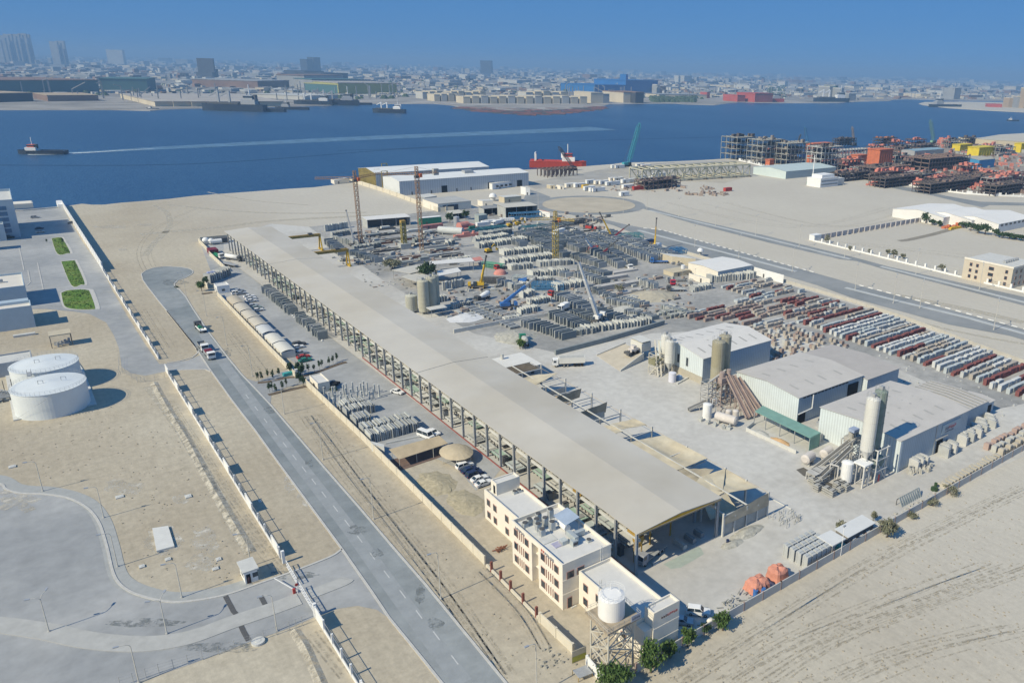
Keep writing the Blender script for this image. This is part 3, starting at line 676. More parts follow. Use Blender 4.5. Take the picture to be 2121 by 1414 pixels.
for s in (-.5,.5):m.beam((p[0]+s,p[1],ZT+1.6),(q[0]+s,q[1],ZT+1.6),.06);m.beam((p[0]+s,p[1],ZT+.6),(p[0]+s,p[1],ZT+1.6),.06);m.beam((q[0]+s,q[1],ZT+.6),(q[0]+s,q[1],ZT+1.6),.06)
m.build('handrail',DSTEEL,t)
px0,py0=G(12,822)
t=thing('pipe_manifold','grey pipe rack with valves left of the storage tanks','pipe rack',px0,py0)
m=M()
for i in range(6):
 m.tube((px0-8,py0+2-i*1.1,1.2),(px0+3.5,py0+2-i*1.1,1.2),.22,8);m.cyl(px0-2+i*.7,py0+2-i*1.1,1.2,2.5,.12,6);m.cyl(px0-2+i*.7,py0+2-i*1.1,2.45,2.6,.45,8)
m.build('pipework',STEEL,t)
m=M()
for i in range(7):m.box(px0-8+i*1.8,py0-4.6,0,px0-7.7+i*1.8,py0+3,1.0)
for i in range(5):m.tube((px0-6+i*2,py0+3,0),(px0-6+i*2,py0+3,4.5),.1,6)
m.build('support',DSTEEL,t)
# low pipe trench walls and slabs on the tank field
t=tag(M().box(*G(0,832),0,*G(25,821),.5).build('pipe_trench_cover',CONC),'low grey concrete trench kerb left of the tank base','trench kerb')
for (a,b,lb) in (((18,971),(33,965),'small white manhole slab beside the upper apron bend'),((289,1178),(300,1172),'small white manhole slab near the guard house side of the sand plot'),((343,1163),(354,1157),'little manhole frame just below the large white slab'),((441,1183),(453,1177),'small concrete cover nearest the guard house'),((449,1163),(458,1157),'tiny concrete cover behind the guard house'),((385,1033),(396,1026),'concrete block beside the round pale patch'),((240,1034),(256,1027),'white frame cover on the pale ground beside the bend lamp'),((537,1042),(541,1038),'tiny pit beside the tank field fence')):
 p,q=G(*a),G(*b);o=M().box(min(p[0],q[0]),min(p[1],q[1]),0,max(p[0],q[0]),max(p[1],q[1])+.6,.28).box(min(p[0],q[0])+.3,min(p[1],q[1])+.3,.28,max(p[0],q[0])-.3,max(p[1],q[1])+.3,.34).build('manhole_cover',CONCL);tag(o,lb,'manhole','manhole covers on the tank field')
o=M().prism(gp((316,1097),(349,1092),(362,1134),(325,1144)),0,.5).build('concrete_slab',mat('pale_slab',(.62,.62,.59),.9,.06,.5));tag(o,'large pale rectangular concrete slab on white stained sand','slab')
x,y=G(535,1330);o=M().cyl(x,y,0,.45,1.15,24).cyl(x,y,.45,.5,.5,16).build('round_manhole',CONCL);tag(o,'round concrete manhole beside the wire fence below the gate','manhole')
# wire fence along the bottom of the apron
wp=gp((250,1422),(330,1394),(420,1366),(520,1333),(600,1305),(640,1290))
t=thing('wire_fence','thin post and wire fence along the lower edge of the apron','fence',*wp[0]);m=M()
for i in range(len(wp)-1):
 p,q=wp[i],wp[i+1]
 for z in (.7,1.3,1.9):m.tube((*p,z),(*q,z),.015,4)
m.build('wire',STEEL,t)
for i in range(len(wp)-1):
 for f in (0,.33,.66):
  p=(wp[i][0]+(wp[i+1][0]-wp[i][0])*f,wp[i][1]+(wp[i+1][1]-wp[i][1])*f);M().tube((*p,0),(*p,2.1),.045,5).build('post',STEEL,t)
wp=gp((342,784),(300,791),(285,792),(262,776),(247,770),(248,742))
t=thing('wire_fence','thin post and wire fence around the bend of the upper access road','fence',*wp[0]);m=M()
for p,q in zip(wp,wp[1:]):
 for z in (.6,1.2,1.9):m.tube((*p,z),(*q,z),.02,4)
m.build('wire',STEEL,t)
for p,q in zip(wp,wp[1:]):
 for f in (0,.5):a=(p[0]+(q[0]-p[0])*f,p[1]+(q[1]-p[1])*f);M().tube((*a,0),(*a,2.1),.05,5).build('post',STEEL,t)
# sand berm lines
bm=M()
for px,w in ((((318,792),(350,850),(385,905),(430,990),(470,1060),(520,1145)),1.2),(((610,1305),(632,1340),(650,1380),(668,1420)),1.0)):
 p=curve(gp(*px));a=offs(p,w);b=offs(p,-w)
 for i in range(len(p)-1):bm.quad((*a[i],.0),(*a[i+1],.0),(*p[i+1],.5),(*p[i],.5));bm.quad((*p[i],.5),(*p[i+1],.5),(*b[i+1],0),(*b[i],0))
struct(bm.build('sand_berm',MATS['track_sand']))
# pump canopy
t=thing('pump_canopy','beige flat roofed canopy over pump pipework near the tanks','canopy',*G(130,715))
cx0,cy0=G(107,722);cx1=G(152,712)[0];cy1=cy0+6
M().prism([(cx0,cy0),(cx1,cy0),(cx1,cy1),(cx0,cy1)],4.4,4.8).build('roof',BEIGE,t)
for x in (cx0+.2,cx1-.2):
 for y in (cy0+.2,cy1-.2):M().tube((x,y,0),(x,y,4.4),.12,6).build('leg',DSTEEL,t)
m=M()
for i in range(4):m.tube((cx0+1,cy0+1+i*1.2,.8),(cx1-1,cy0+1+i*1.2,.8),.2,8);m.cyl(cx0+2+i*1.2,cy0+1+i*1.2,0,1.7,.4,8)
m.build('pump_pipework',STEEL,t)
# low white kerb blocks
o=M().box(*G(28,700),0,G(74,694)[0],G(28,700)[1]+1.6,.8).build('low_wall',CONCL);tag(o,'low white concrete wall on the sand in front of the pale building','low wall')
# ------------------------------------------------------------------ compound buildings at the left edge
def bldg(name,label,x0,y0,x1,y1,h,wall,roofm,par=.6,cat='building',nb=True):
 t=thing(name,label,cat,x0,y0)
 M().box(x0,y0,0,x1,y1,h).build('wall',wall,t)
 m=M();w=.3
 m.box(x0,y0,h,x1,y0+w,h+par);m.box(x0,y1-w,h,x1,y1,h+par);m.box(x0,y0+w,h,x0+w,y1-w,h+par);m.box(x1-w,y0+w,h,x1,y1-w,h+par);m.build('parapet',wall if nb else WHITE,t)
 M().sheet([(x0+w,y0+w),(x1-w,y0+w),(x1-w,y1-w),(x0+w,y1-w)],h+.05).build('roof',roofm,t)
 return t
x1,y0=G(56,493); 
t=bldg('office_block','pale office block with a banded dark blue window tower by the water',x1-70,y0+5,x1-2.5,y0+52,20,PALEBLUE,CONCL,1.5)
m=M()
for z in range(5):M().box(x1-22,y0+4.85,3+z*3.2,x1-6,y0+4.985,5.2+z*3.2).build('window_band',BLUEGLASS,t)
for i in range(3):m.box(x1-40+i*9,y0+20,20.1,x1-35+i*9,y0+26,22.5)
m.build('rooftop_plant',STEEL,t)
t=bldg('low_office_wing','low pale office wing with a blue strip window below the window tower',x1-70,y0-3,x1-9,y0+4.8,8.5,PALEBLUE,CONCL,1.0)
M().box(x1-60,y0-3.12,3,x1-13,y0-3.004,6.3).build('strip_window',BLUEGLASS,t)
x1,y0=G(10,517)
t=bldg('kiosk_building','small pale block cut by the left edge below the offices',x1-20,y0,x1-2,y0+8,7,PALEBLUE,CONCL,.6)
M().box(x1-19.5,y0-.1,1,x1-15,y0-.004,4).build('window',BLUEGLASS,t)
x1,y0=G(61,634)
t=bldg('flat_roof_building','flat roofed building with a pale roof and low blue strip window',x1-50,y0,x1,y0+26,8.2,PALEBLUE,mat('pale_roof',(.66,.62,.55),.9,.06,.2),.8)
M().box(x1-45,y0-.1,1.2,x1-9,y0-.004,4.6).build('strip_window',BLUEGLASS,t)
m=M()
for i in range(4):m.box(x1-14+i*2,y0+13,8.3,x1-12.8+i*2,y0+14.4,9.6)
m.tube((x1-15,y0+12,8.8),(x1-6,y0+12,8.8),.15,6);m.build('rooftop_plant',STEEL,t)
x1,y0=G(75,677)
t=bldg('service_building','pale service block with stepped roof in front of the flat roofed building',x1-17.5,y0,x1,y0+9,7.6,PALEBLUE,MATS['pale_roof'],1.1)
M().box(x1-17,y0+9.1,0,x1-.5,y0+20,7.0).build('rear_wing',PALEBLUE,t);M().box(x1-17,y0+2.5,7.7,x1-15.5,y0+4,9.3).build('roof_hatch',STEEL,t)
x1,y0=G(18,672)
t=bldg('service_shed','low grey shed at the left edge beside the service block',x1-22,y0,x1-3,y0+14,5,PALEBLUE,CONCL,.4)
M().box(x1-20,y0-.1,0,x1-16,y0-.004,3).build('door',STEEL,t)
x1,y0=G(18,779)
t=bldg('low_pump_building','long low grey building behind the storage tanks at the left edge',x1-40,y0,x1+7,y0+10,4.2,mat('shade_grey',(.33,.36,.40),.8,.08,.4),CONCL,.5)
M().box(x1-10,y0-.08,0,x1-8,y0-.004,2.3).build('door',DSTEEL,t)
# lawns
GRASS=mat('lawn_grass',(.10,.19,.025),.95,.35,.7,tone=(.15,.2,.04),big=.8,bigscale=.12)
for i,px in enumerate((((107,494),(125,492),(131,497),(145,522),(140,525),(119,526)),((127,542),(152,540),(157,544),(175,585),(168,590),(148,591)),((127,607),(140,602),(165,600),(180,601),(186,605),(197,636),(192,641),(160,641),(138,637),(131,627)))):
 p=curve(gp(*px,px[0]),4)[:-1];struct(M().sheet(p,.16).build('lawn',GRASS))
 c=np.mean(p,0);o=M().prism([(c[0]+(a-c[0])*1.22+.6,c[1]+(b-c[1])*1.04) for a,b in p],0,.14).build('lawn_kerb',KERB);struct(o)
 g=M();rd=random.Random(i)
 for _ in range(500):
  k=rd.randrange(len(p));f=math.sqrt(rd.random())*.97;j=(k+1) % len(p);e=rd.random();a=c+(np.array(p[k])*(1-e)+np.array(p[j])*e-c)*f
  hh=rd.uniform(.1,.3);dx,dy=rd.uniform(-.25,.25),rd.uniform(-.25,.25);g.quad((a[0]-dx,a[1]-dy,.15),(a[0]+dx,a[1]+dy,.15),(a[0]+dx,a[1]+dy,.15+hh),(a[0]-dx,a[1]-dy,.15+hh))
 struct(g.build('lawn_grass',LEAF),'stuff')
kb=M()
for px in (((95,512),(30,517)),((58,560),(63,585),(55,592),(40,593)),((40,513),(50,560)),((78,545),(90,600))):kb.strip(gp(*px),.4,0,.15)
struct(kb.build('parking_kerb',KERB))
for (k,px,a,c,lb) in (('sedan',(150,463),5,DSTEEL,'dark car driving beside the tall boundary wall near the quay'),('suv',(20,494),0,BLACK,'black car parked beside the office at the left edge'),('sedan',(84,482),8,SILVERP,'silver car parked in the shade of the office window tower'),('sedan',(82,475),5,NAVY,'dark car parked behind the silver car in the office shade'),('suv',(73,452),0,STEEL,'grey car parked at the waterside end of the office shade')):
 car(k,px,a,lb,'cars parked at the office block',c)
for px,lb in (((97,503),'small dark sapling at the upper corner of the first lawn'),((131,503),'small dark sapling growing in the first lawn')):
 tree(*G(*px),2.5,.6,lb,LEAFD,120,.2,'sapling','sapling')
# quay wall
o=M().strip(gp((-40,442),(47,437),(68,435.5),(130,430)),1.2,-1.9,.9).build('quay_wall',CONCL);struct(o)
x,y=G(128,430);o=M().box(x-2,y-3,0,x+1.5,y+14,2.6).box(x-1.5,y+14,-1.8,x+1,y+24,1.6).build('quay_block',WHITE);tag(o,'white concrete block where the boundary wall meets the water','quay block')
x,y=G(55,432);o=M().box(x-14,y+2,0,x+4,y+14,3).box(x-13.5,y+2.5,3,x+3.5,y+13.5,3.2).build('quay_shed',CREAMW);tag(o,'small white shed on the quay beside the office block','shed')
# ------------------------------------------------------------------ vehicles on the main road
x,y=G(416,684);truck(x,y,93,'recovery','white and dark green recovery truck on the main road',cab=DSTEEL,L=9,name='recovery_truck')
x,y=G(421,727)
truck(x+.5,y+2,270,'stake','white truck with dark flatbed stopped behind the red cargo truck',load=CONCD,L=8.5)
x,y=G(438,741)
tk=truck(x-.2,y+1.2,270,'stake','white truck carrying dark red cargo on the main road',load=SILVERP,L=8.5)
o=M().box(-1.15,-3.7,1.2,1.15,-.3,2.3).box(-1.0,-3.2,2.3,1.0,-.9,2.5).build('red_cargo',MAROON);o.location=(x-.2,y+2.0+3,.06);o.location=(x-.2,y+4.2,.06);tag(o,'dark red crate load sitting on the flatbed truck','cargo')
# ------------------------------------------------------------------ long production shed
SX0,SX1,SY0,SY1,SH,SR=87.3,110.6,105.4,468.0,10.3,11.1
SHROOF=mat('shed_roof_sheet',(.49,.455,.385),.85,.07,.05,tone=(.53,.505,.45),big=.9,bigscale=.03)
SHEDC=mat('shed_column',(.47,.48,.48),.7,.1,.6)
t=thing('production_shed','very long open sided shed with a flat sand coloured roof','shed',98.9,105.4)
m=M();e=.6;xm=(SX0+SX1)/2
for (ya,yb) in ((SY0-e,213),(213.25,378),(378.25,SY1)):
 for (a,b,za,zb) in ((SX0-e,xm,SH,SR),(xm,SX1+e,SR,SH)):
  m.quad((a,ya,za),(b,ya,zb),(b,yb,zb),(a,yb,za));m.quad((a,yb,za-.12),(b,yb,zb-.12),(b,ya,zb-.12),(a,ya,za-.12))
 m.quad((SX0-e,ya,SH-.12),(SX0-e,ya,SH),(SX0-e,yb,SH),(SX0-e,yb,SH-.12));m.quad((SX1+e,yb,SH-.12),(SX1+e,yb,SH),(SX1+e,ya,SH),(SX1+e,ya,SH-.12))
 m.add([(SX0-e,ya,SH-.12),(xm,ya,SR-.12),(SX1+e,ya,SH-.12),(SX1+e,ya,SH),(xm,ya,SR),(SX0-e,ya,SH)],[(0,1,2,3,4,5)])
m.build('roof',SHROOF,t)
n=51;bay=(SY1-SY0)/(n-.3)
for i in range(n):
 y=SY0+.1+i*bay
 for x in ((SX0,SX1) if i<49 else (SX0,SX1)):
  c=M();c.box(x-.3,y-.06,0,x+.3,y+.06,SH-.15);c.box(x-.3,y-.25,0,x-.24,y+.25,SH-.15);c.box(x+.24,y-.25,0,x+.3,y+.25,SH-.15);c.build('column',SHEDC,t)
ra=M()
for i in range(n):
 y=SY0+.1+i*bay;ra.beam((SX0+.3,y,SH-.45),(xm,y,SR-.5),.2,.45);ra.beam((xm,y,SR-.5),(SX1-.3,y,SH-.45),.2,.45)
ra.build('rafter',SHEDC,t)
for x in (SX0+.75,SX1-.75):M().box(x-.2,SY0,7.6,x+.2,SY1-1,8.3).build('crane_runway',CONCL,t)
M().box(SX0-.15,SY0-.75,SH-.5,SX1+.15,SY0-.62,SH-.15).build('front_fascia',mat('fascia_ochre',(.30,.25,.16),.8,.1,.4),t)
M().box(SX0-.62,SY0,.02,SX0-.38,262,.25).build('red_kerb',mat('faded_red',(.30,.09,.07),.85,.2,.5),t)
for (y,z) in ((128,8.3),(107.6,8.3),(265,8.3)):
 t=thing('overhead_crane',{128:'yellow overhead travelling crane under the shed roof behind the office block',107.6:'yellow overhead crane at the open front end of the long shed',265:'yellow overhead crane deep under the middle of the long shed'}[y],'crane',xm,y,z)
 m=M();m.box(SX0+1.2,y-.9,z+.05,SX1-1.2,y-.4,z+1.0);m.box(SX0+1.2,y+.4,z+.05,SX1-1.2,y+.9,z+1.0);m.build('bridge_girder',YELLOW,t)
 for x in (SX0+.75,SX1-.75):M().box(x-.35,y-1.6,z+.03,x+.35,y+1.6,z+.55).build('end_carriage',OCHRE,t)
 m=M();m.box(SX0+3,y-1.1,z+1.02,SX0+4.8,y+1.1,z+1.6);m.build('trolley',OCHRE,t);M().tube((SX0+4,y,z),(SX0+4,y,z-3.5),.06,5).build('hoist_rope',DSTEEL,t)
# casting tables and moulds on the lit side of the shed floor
TABM=[CONCL,mat('mould_grey',(.45,.50,.50),.7,.12,.5),mat('mould_green',(.33,.45,.38),.7,.12,.5),CONC]
rd=random.Random(3);tno=0
def casting_table(x,y,w,l,h,mtl,label):
 t=thing('casting_table',label,'casting table',x,y,0,'casting tables under the long shed')
 M().box(x-w/2,y-l/2,h-.25,x+w/2,y+l/2,h).build('table_bed',mtl,t)
 m=M()
 for i in range(4):
  yy=y-l/2+.4+i*(l-.8)/3;m.box(x-w/2+.1,yy-.12,0,x-w/2+.3,yy+.12,h-.25);m.box(x+w/2-.3,yy-.12,0,x+w/2-.1,yy+.12,h-.25)
 m.build('trestle',DSTEEL,t)
 m=M();m.box(x-w/2+.25,y-l/2+.3,h,x-w/2+.4,y+l/2-.3,h+.3);m.box(x+w/2-.4,y-l/2+.3,h,x+w/2-.25,y+l/2-.3,h+.3)
 k=rd.choice((0,1,2))
 if k:m.box(x-w/2+.4,y-.2,h,x+w/2-.4,y,h+.3)
 if k==2:m.box(x-.2,y+.2,h,x,y+l/2-.5,h+.22)
 m.build('side_form',STEEL,t)
 if rd.random()<.6:M().box(x-w/2+.6,y-l/2+.6,h+.002,x+w/2-.6,y-rd.uniform(.5,1.5),h+.2).build('cast_panel',rd.choice((CONC,CONCD,CONCL)),t)
for i in range(48):
 y=SY0+4.0+i*bay
 for k,x in enumerate((89.6,93.6,97.6)):
  if rd.random()<.12 or (i in (0,)):continue
  kind=rd.choice(('grey','pale','greenish')); 
  casting_table(x+rd.uniform(-.2,.2),y+rd.uniform(-.3,.3),rd.uniform(2.4,3.2),rd.uniform(5.0,6.2),rd.uniform(.7,1.5),rd.choice(TABM),f"casting table in the {('outer', 'middle', 'inner')[k]} line, {ordn(i)} bay from the shed's open front")
for i in range(0,44):
 if rd.random()<.55:
  y=SY0+7.6+i*bay;x=rd.choice((88.9,91.6,95.5))
  t=thing('mould_stack',f"dark steel mould block standing between casting tables, {ordn(i)} bay from shed front",'mould',x,y,0,'steel moulds under the long shed')
  h=rd.uniform(1.6,2.9);M().box(x-.6,y-.7,0,x+.6,y+.7,h).build('mould_body',rd.choice((CONCD,DSTEEL,STEEL,CONC)),t)
  m=M();m.beam((x-.62,y-.72,.3),(x-.62,y+.72,h-.2),.12);m.box(x-.7,y-.8,h,x+.7,y+.8,h+.1);m.build('mould_brace',DSTEEL,t)
# things at the open end
t=thing('concrete_hopper','yellow conical concrete hopper hanging under the front of the long shed','hopper',90.6,109)
m=M();m.cyl(90.6,109,3.6,5.2,.5,14,1.25);m.cyl(90.6,109,5.2,6.6,1.25,14);m.build('hopper_shell',OCHRE,t)
m=M()
for a in range(4):m.tube((90.6+1.1*math.cos(a*1.57),109+1.1*math.sin(a*1.57),0),(90.6+1.1*math.cos(a*1.57),109+1.1*math.sin(a*1.57),5.2),.09,6)
m.build('support_leg',OCHRE,t)
truck(93.6,108.2,195,'flatbed','dark flatbed truck in the shade at the open end of the long shed',cab=mat('dusty_truck_cab',(.30,.31,.33),.6,.1,.6),load=STEEL,L=9)
t=thing('lifting_frame','ochre portal lifting frame standing in the shade under the shed','lifting frame',98,112)
m=M()
for x in (96.5,102.5):m.beam((x,112,0),(x,112,5.6),.3)
m.build('upright',OCHRE,t);M().beam((96,112,5.75),(103,112,5.75),.4).build('cross_beam',OCHRE,t)
for i,(x,y,l) in enumerate(((101.5,107.5,7),(104.8,107.8,6),(107.8,108.2,5))):
 o=M().rbox(x,y,0,1.1,l*.5,1.0).rbox(x,y,1.0,.8,l*.5,.25).build('precast_beam',(CONC,CONCD,CONCD)[i]);tag(o,('long precast beam on the shed floor next to the flatbed truck','middle precast beam on the shed floor near the open front','precast beam nearest the inner front column of the shed')[i],'precast beam','beams at the shed front')
struct(M().sheet(gp((1374,1168),(1390,1178),(1410,1175),(1440,1158),(1458,1147),(1452,1135),(1446,1131)),.035).build('washed_concrete_patch',mat('green_grey_patch',(.36,.41,.36),.8,.1,.6)))
o=M().prism(gp((1350,1165),(1366,1157),(1369,1163),(1353,1172)),.0,.25).build('white_slab_strip',CONCL);tag(o,'narrow white concrete strip on the floor at the shed front edge','slab strip')

# ------------------------------------------------------------------ office block
PINK=mat('window_trim',(.42,.25,.21),.7,.1,1)
t=thing('office_building','cream three storey office building with two lower wings beside the long shed','office building',74.5,105)
def blk(name,x0,y0,x1,y1,h,par,bands=()):
 b=M().box(x0,y0,0,x1,y1,h).build(name,CREAMW,t);m=M();w=.28
 m.box(x0,y0,h,x1,y0+w,h+par);m.box(x0,y1-w,h,x1,y1,h+par);m.box(x0,y0+w,h,x0+w,y1-w,h+par);m.box(x1-w,y0+w,h,x1,y1-w,h+par);m.build('parapet',CREAMW,b)
 M().sheet([(x0+w,y0+w),(x1-w,y0+w),(x1-w,y1-w),(x0+w,y1-w)],h+.04).build('roof_deck',mat('roof_screed',(.62,.61,.58),.9,.06,.5),b)
 for z in bands:m2=M().box(x0-.05,y0-.06,z,x1+.05,y0-.002,z+.22).build('string_course',CREAMW,b)
 return b
def win(parent,x,y,z,w,h,face='x'):
 if face=='x':f=M().box(x-.10,y-w/2-.12,z-.12,x-.003,y+w/2+.12,z+h+.12).build('window',PINK,parent);M().box(x-.13,y-w/2,z,x-.105,y+w/2,z+h).build('pane',GLASS,f)
 else:f=M().box(x-w/2-.12,y-.10,z-.12,x+w/2+.12,y-.003,z+h+.12).build('window',PINK,parent);M().box(x-w/2,y-.13,z,x+w/2,y-.105,z+h).build('pane',GLASS,f)
# centre block is two pavilions with a recessed stair strip between
blk('centre_block',70.2,105,80.3,124.2,9.6,.0,())
pv1=blk('front_pavilion',68.7,105.0,70.19,113.7,9.6,0);pv2=blk('rear_pavilion',68.7,116.3,70.19,124.2,9.6,0)
m=M();w=.3;x0,y0,x1,y1=68.66,104.96,80.34,124.24
m.box(x0,y0,9.6,x1,y0+w,10.5);m.box(x0,y1-w,9.6,x1,y1,10.5);m.box(x0,y0+w,9.45,x0+w,y1-w,10.5);m.box(x1-w,y0+w,9.6,x1,y1-w,10.5);m.build('parapet',CREAMW,t)
M().sheet([(69,105.3),(80,105.3),(80,123.9),(69,123.9)],9.68).build('roof_deck',MATS['roof_screed'],t)
for z in (3.2,6.4):M().box(69.6,113.75,z,70.18,116.25,z+.2).build('stair_band',CREAMW,t)
M().box(70.05,113.72,.2,70.17,114.3,9.3).build('stair_glazing',PINK,t)
for z in (3.35,6.55):M().box(68.62,104.92,z,80.38,104.995,z+.2).build('string_course',CREAMW,t)
for fl in range(3):
 z=1.2+fl*3.2
 for pv,ya,yb in ((pv2,122.5,118.2),(pv1,112.0,107.1)):
  for y in (ya,yb):win(t,68.7,y,z,1.3,1.45)
  for k in range(4):yy=yb+1.25+k*.78;M().box(68.52,yy-.06,z-.15,68.697,yy+.06,z+1.75).build('facade_fin',PINK,t)
for x in (70.5,72.9):win(t,x,105,6.9,1.5,1.4,'y')
win(t,70.3,105,.1,.9,2.2,'y')
lw=blk('rear_wing',72.3,124.3,80.1,143.2,6.9,.7);rw=blk('front_wing',72.4,86.9,80.2,104.9,6.9,.7)
for z in (1.1,4.3):
 for y in (141.2,138.2,132.8,129.4):win(t,72.3,y,z,1.3,1.45)
 for y in (102.5,98.4,93.2,90.5):win(t,72.4,y,z,1.3,1.45)
st=blk('rear_stair_tower',73.8,140.0,79.9,142.6,9.6,.35);M().box(73.72,140.6,7.1,73.795,141.4,9.1).build('door',BLACKP,st)
ft=blk('front_stair_tower',74.2,84.3,80.25,86.85,9.5,.45,(3.4,6.3));M().box(75.2,86.86,6.95,76.1,86.95,9.0).build('door',DSTEEL,ft)
M().box(72.4,84.6,0,74.15,86.85,6.7).build('front_porch_block',CREAMW,t);M().box(72.9,84.5,.1,73.8,84.59,2.5).build('door',BLACKP,t)
# wall lettering, too small in the photo to read: dark glyphs with a red part
def lettering(parent,x,y,z,dx,dy,n,sz,mats,seed):
 r_=random.Random(seed)
 for part,mt in mats:
  m=M()
  for i in part:
   u=i*sz*1.15;a,b=x+dx*u,y+dy*u;k=r_.randrange(4)
   def st_(u0,u1,z0,z1):
    p,q=(a+dx*u0*sz,b+dy*u0*sz),(a+dx*u1*sz,b+dy*u1*sz);nx,ny=dy,-dx
    m.add([(p[0],p[1],z+z0*sz),(q[0],q[1],z+z0*sz),(q[0],q[1],z+z1*sz),(p[0],p[1],z+z1*sz),(p[0]+nx*.05,p[1]+ny*.05,z+z0*sz),(q[0]+nx*.05,q[1]+ny*.05,z+z0*sz),(q[0]+nx*.05,q[1]+ny*.05,z+z1*sz),(p[0]+nx*.05,p[1]+ny*.05,z+z1*sz)],[(4,5,6,7),(0,3,2,1),(0,1,5,4),(2,3,7,6),(1,2,6,5),(3,0,4,7)])
   st_(.0,.22,0,1)
   if k in (0,2):st_(.22,.85,.8,1)
   if k in (0,1):st_(.22,.85,.42,.6)
   if k in (1,2,3):st_(.22,.85,0,.18)
   if k in (2,3):st_(.63,.85,.18,.8)
  m.build('wall_lettering',mt,parent)
lettering(t,68.64,122.6,9.35,0,-1,6,.55,[(range(0,6),mat('sign_blue_grey',(.16,.18,.24),.6,.1,1))],1)
lettering(t,68.64,112.6,9.35,0,-1,7,.6,[(range(0,2),RED),(range(2,7),MATS['sign_blue_grey'])],2)
lettering(ft,76.0,84.28,8.0,1,0,8,.42,[(range(0,3),mat('sign_dark',(.10,.05,.05),.6,.1,1)),(range(3,8),RED)],3)
M().box(70.4,104.4,.0,71.6,104.7,.18).build('door_step',CONCL,t)
m=M()
for s in (0,.5):m.tube((77.6+s,104.85,6.9),(77.6+s,104.85,11.2),.04,5)
for i in range(14):m.tube((77.6,104.85,7.1+i*.3),(78.1,104.85,7.1+i*.3),.025,4)
m.build('roof_ladder',WHITE,t)
# rooftop equipment
def acu(x,y,z,w,h,label,fan=True,group='air units on the office roof'):
 t=thing('air_unit',label,'air conditioner',x,y,z,group)
 M().box(x-w/2,y-w/2,z,x+w/2,y+w/2,z+h).build('casing',mat('unit_grey',(.50,.53,.52),.6,.08,1),t)
 if fan:M().cyl(x,y,z+h,z+h+.12,w*.55,14).cyl(x,y,z+h+.12,z+h+.16,w*.3,10).build('fan_cowl',DSTEEL,t)
 M().box(x-w/2-.02,y-w*.4,z+.15,x-w/2-.001,y+w*.4,z+h-.15).build('coil_grille',STEEL,t)
za=9.7
for i,(x,y,h,lb) in enumerate(((70.2,121.3,1.1,'small air unit in the rear left corner of the office roof'),(71.6,121.9,1.2,'air unit second from the rear left corner of the office roof'),(72.4,120.3,1.7,'tall fan unit at the back of the rooftop cluster on the office'),(73.6,121.6,1.9,'tallest pale air unit at the back of the office roof cluster'),(71.7,118.6,1.7,'round topped air unit in the middle of the rooftop cluster'),
         (73.9,119.4,1.9,'air unit with a wide fan disc right of the rooftop cluster'),(71.4,116.6,1.6,'round topped air unit nearest the front of the rooftop cluster'),(74.2,117.2,2.0,'lone air unit with a flat fan disc near the rooftop tank'),(76.4,121.3,2.1,'tall slim cooling unit near the rear parapet of the office'))):
 acu(x,y,za,1.05,h,lb)
m=M();m.box(70.0,113.6,za,73.2,122.8,za+.12);m.build('equipment_plinth',CONCL)
tag(bpy.data.objects['equipment_plinth'],'long pale concrete plinth under the office rooftop air units','plinth')
t=thing('roof_water_tank','white rounded water tank under a blue awning on the office roof','water tank',77.4,116)
m=M().tube((76.4,114.8,za+.8),(76.4,117.6,za+.8),.75,14);m.dome(76.4,114.4,za,.01,.01);m.build('tank_shell',WHITE,t)
t=thing('blue_awning','sloping blue sheet awning over the tank on the office roof','awning',77.6,117)
m=M();m.add([(75.4,118.6,za+2.2),(78.9,118.6,za+2.9),(78.9,114.0,za+2.9),(75.4,114.0,za+2.2),(75.4,118.6,za+2.25),(78.9,118.6,za+2.95),(78.9,114,za+2.95),(75.4,114,za+2.25)],[(3,2,1,0),(4,5,6,7),(0,1,5,4),(1,2,6,5),(2,3,7,6),(3,0,4,7)]);m.build('awning_sheet',mat('awning_blue',(.33,.40,.50),.6,.1,.5),t)
for x,y,z in ((75.5,118.4,2.2),(78.8,118.4,2.9),(75.5,114.2,2.2),(78.8,114.2,2.9)):M().tube((x,y,za),(x,y,za+z),.05,5).build('leg',STEEL,t)
t=thing('air_duct','bent galvanised air duct box on the front part of the office roof','air duct',75.5,110.3,za)
m=M();m.box(74.2,109.5,za,75.4,110.7,za+1.2);m.box(75.0,110.0,za+.5,75.9,113.2,za+1.6);m.box(75.9,111.6,za+.3,78.6,112.5,za+1.3);m.build('duct_run',mat('duct_zinc',(.45,.49,.49),.5,.08,1,metal=.2),t)
M().box(74.25,109.42,za+.3,75.35,109.498,za+.9).build('duct_grille',DSTEEL,t)
acu(73.4,111.8,za,1.4,.9,'low white condenser in the middle of the office roof',False);acu(77.9,109.3,za,.9,.5,'small dark fan box near the front right of the office roof')
o=M().box(71.2,111.2,za,73.0,113.0,za+.12).build('roof_hatch',mat('lilac_hatch',(.38,.37,.48),.7,.08,1));tag(o,'flat lilac roof hatch near the front left of the office roof','roof hatch')
for dx in (0,1.15):acu(77.6+dx,138.4,6.98,.9,.6,('left twin condenser on the rear wing roof of the office','right twin condenser on the rear wing roof of the office')[dx>0])

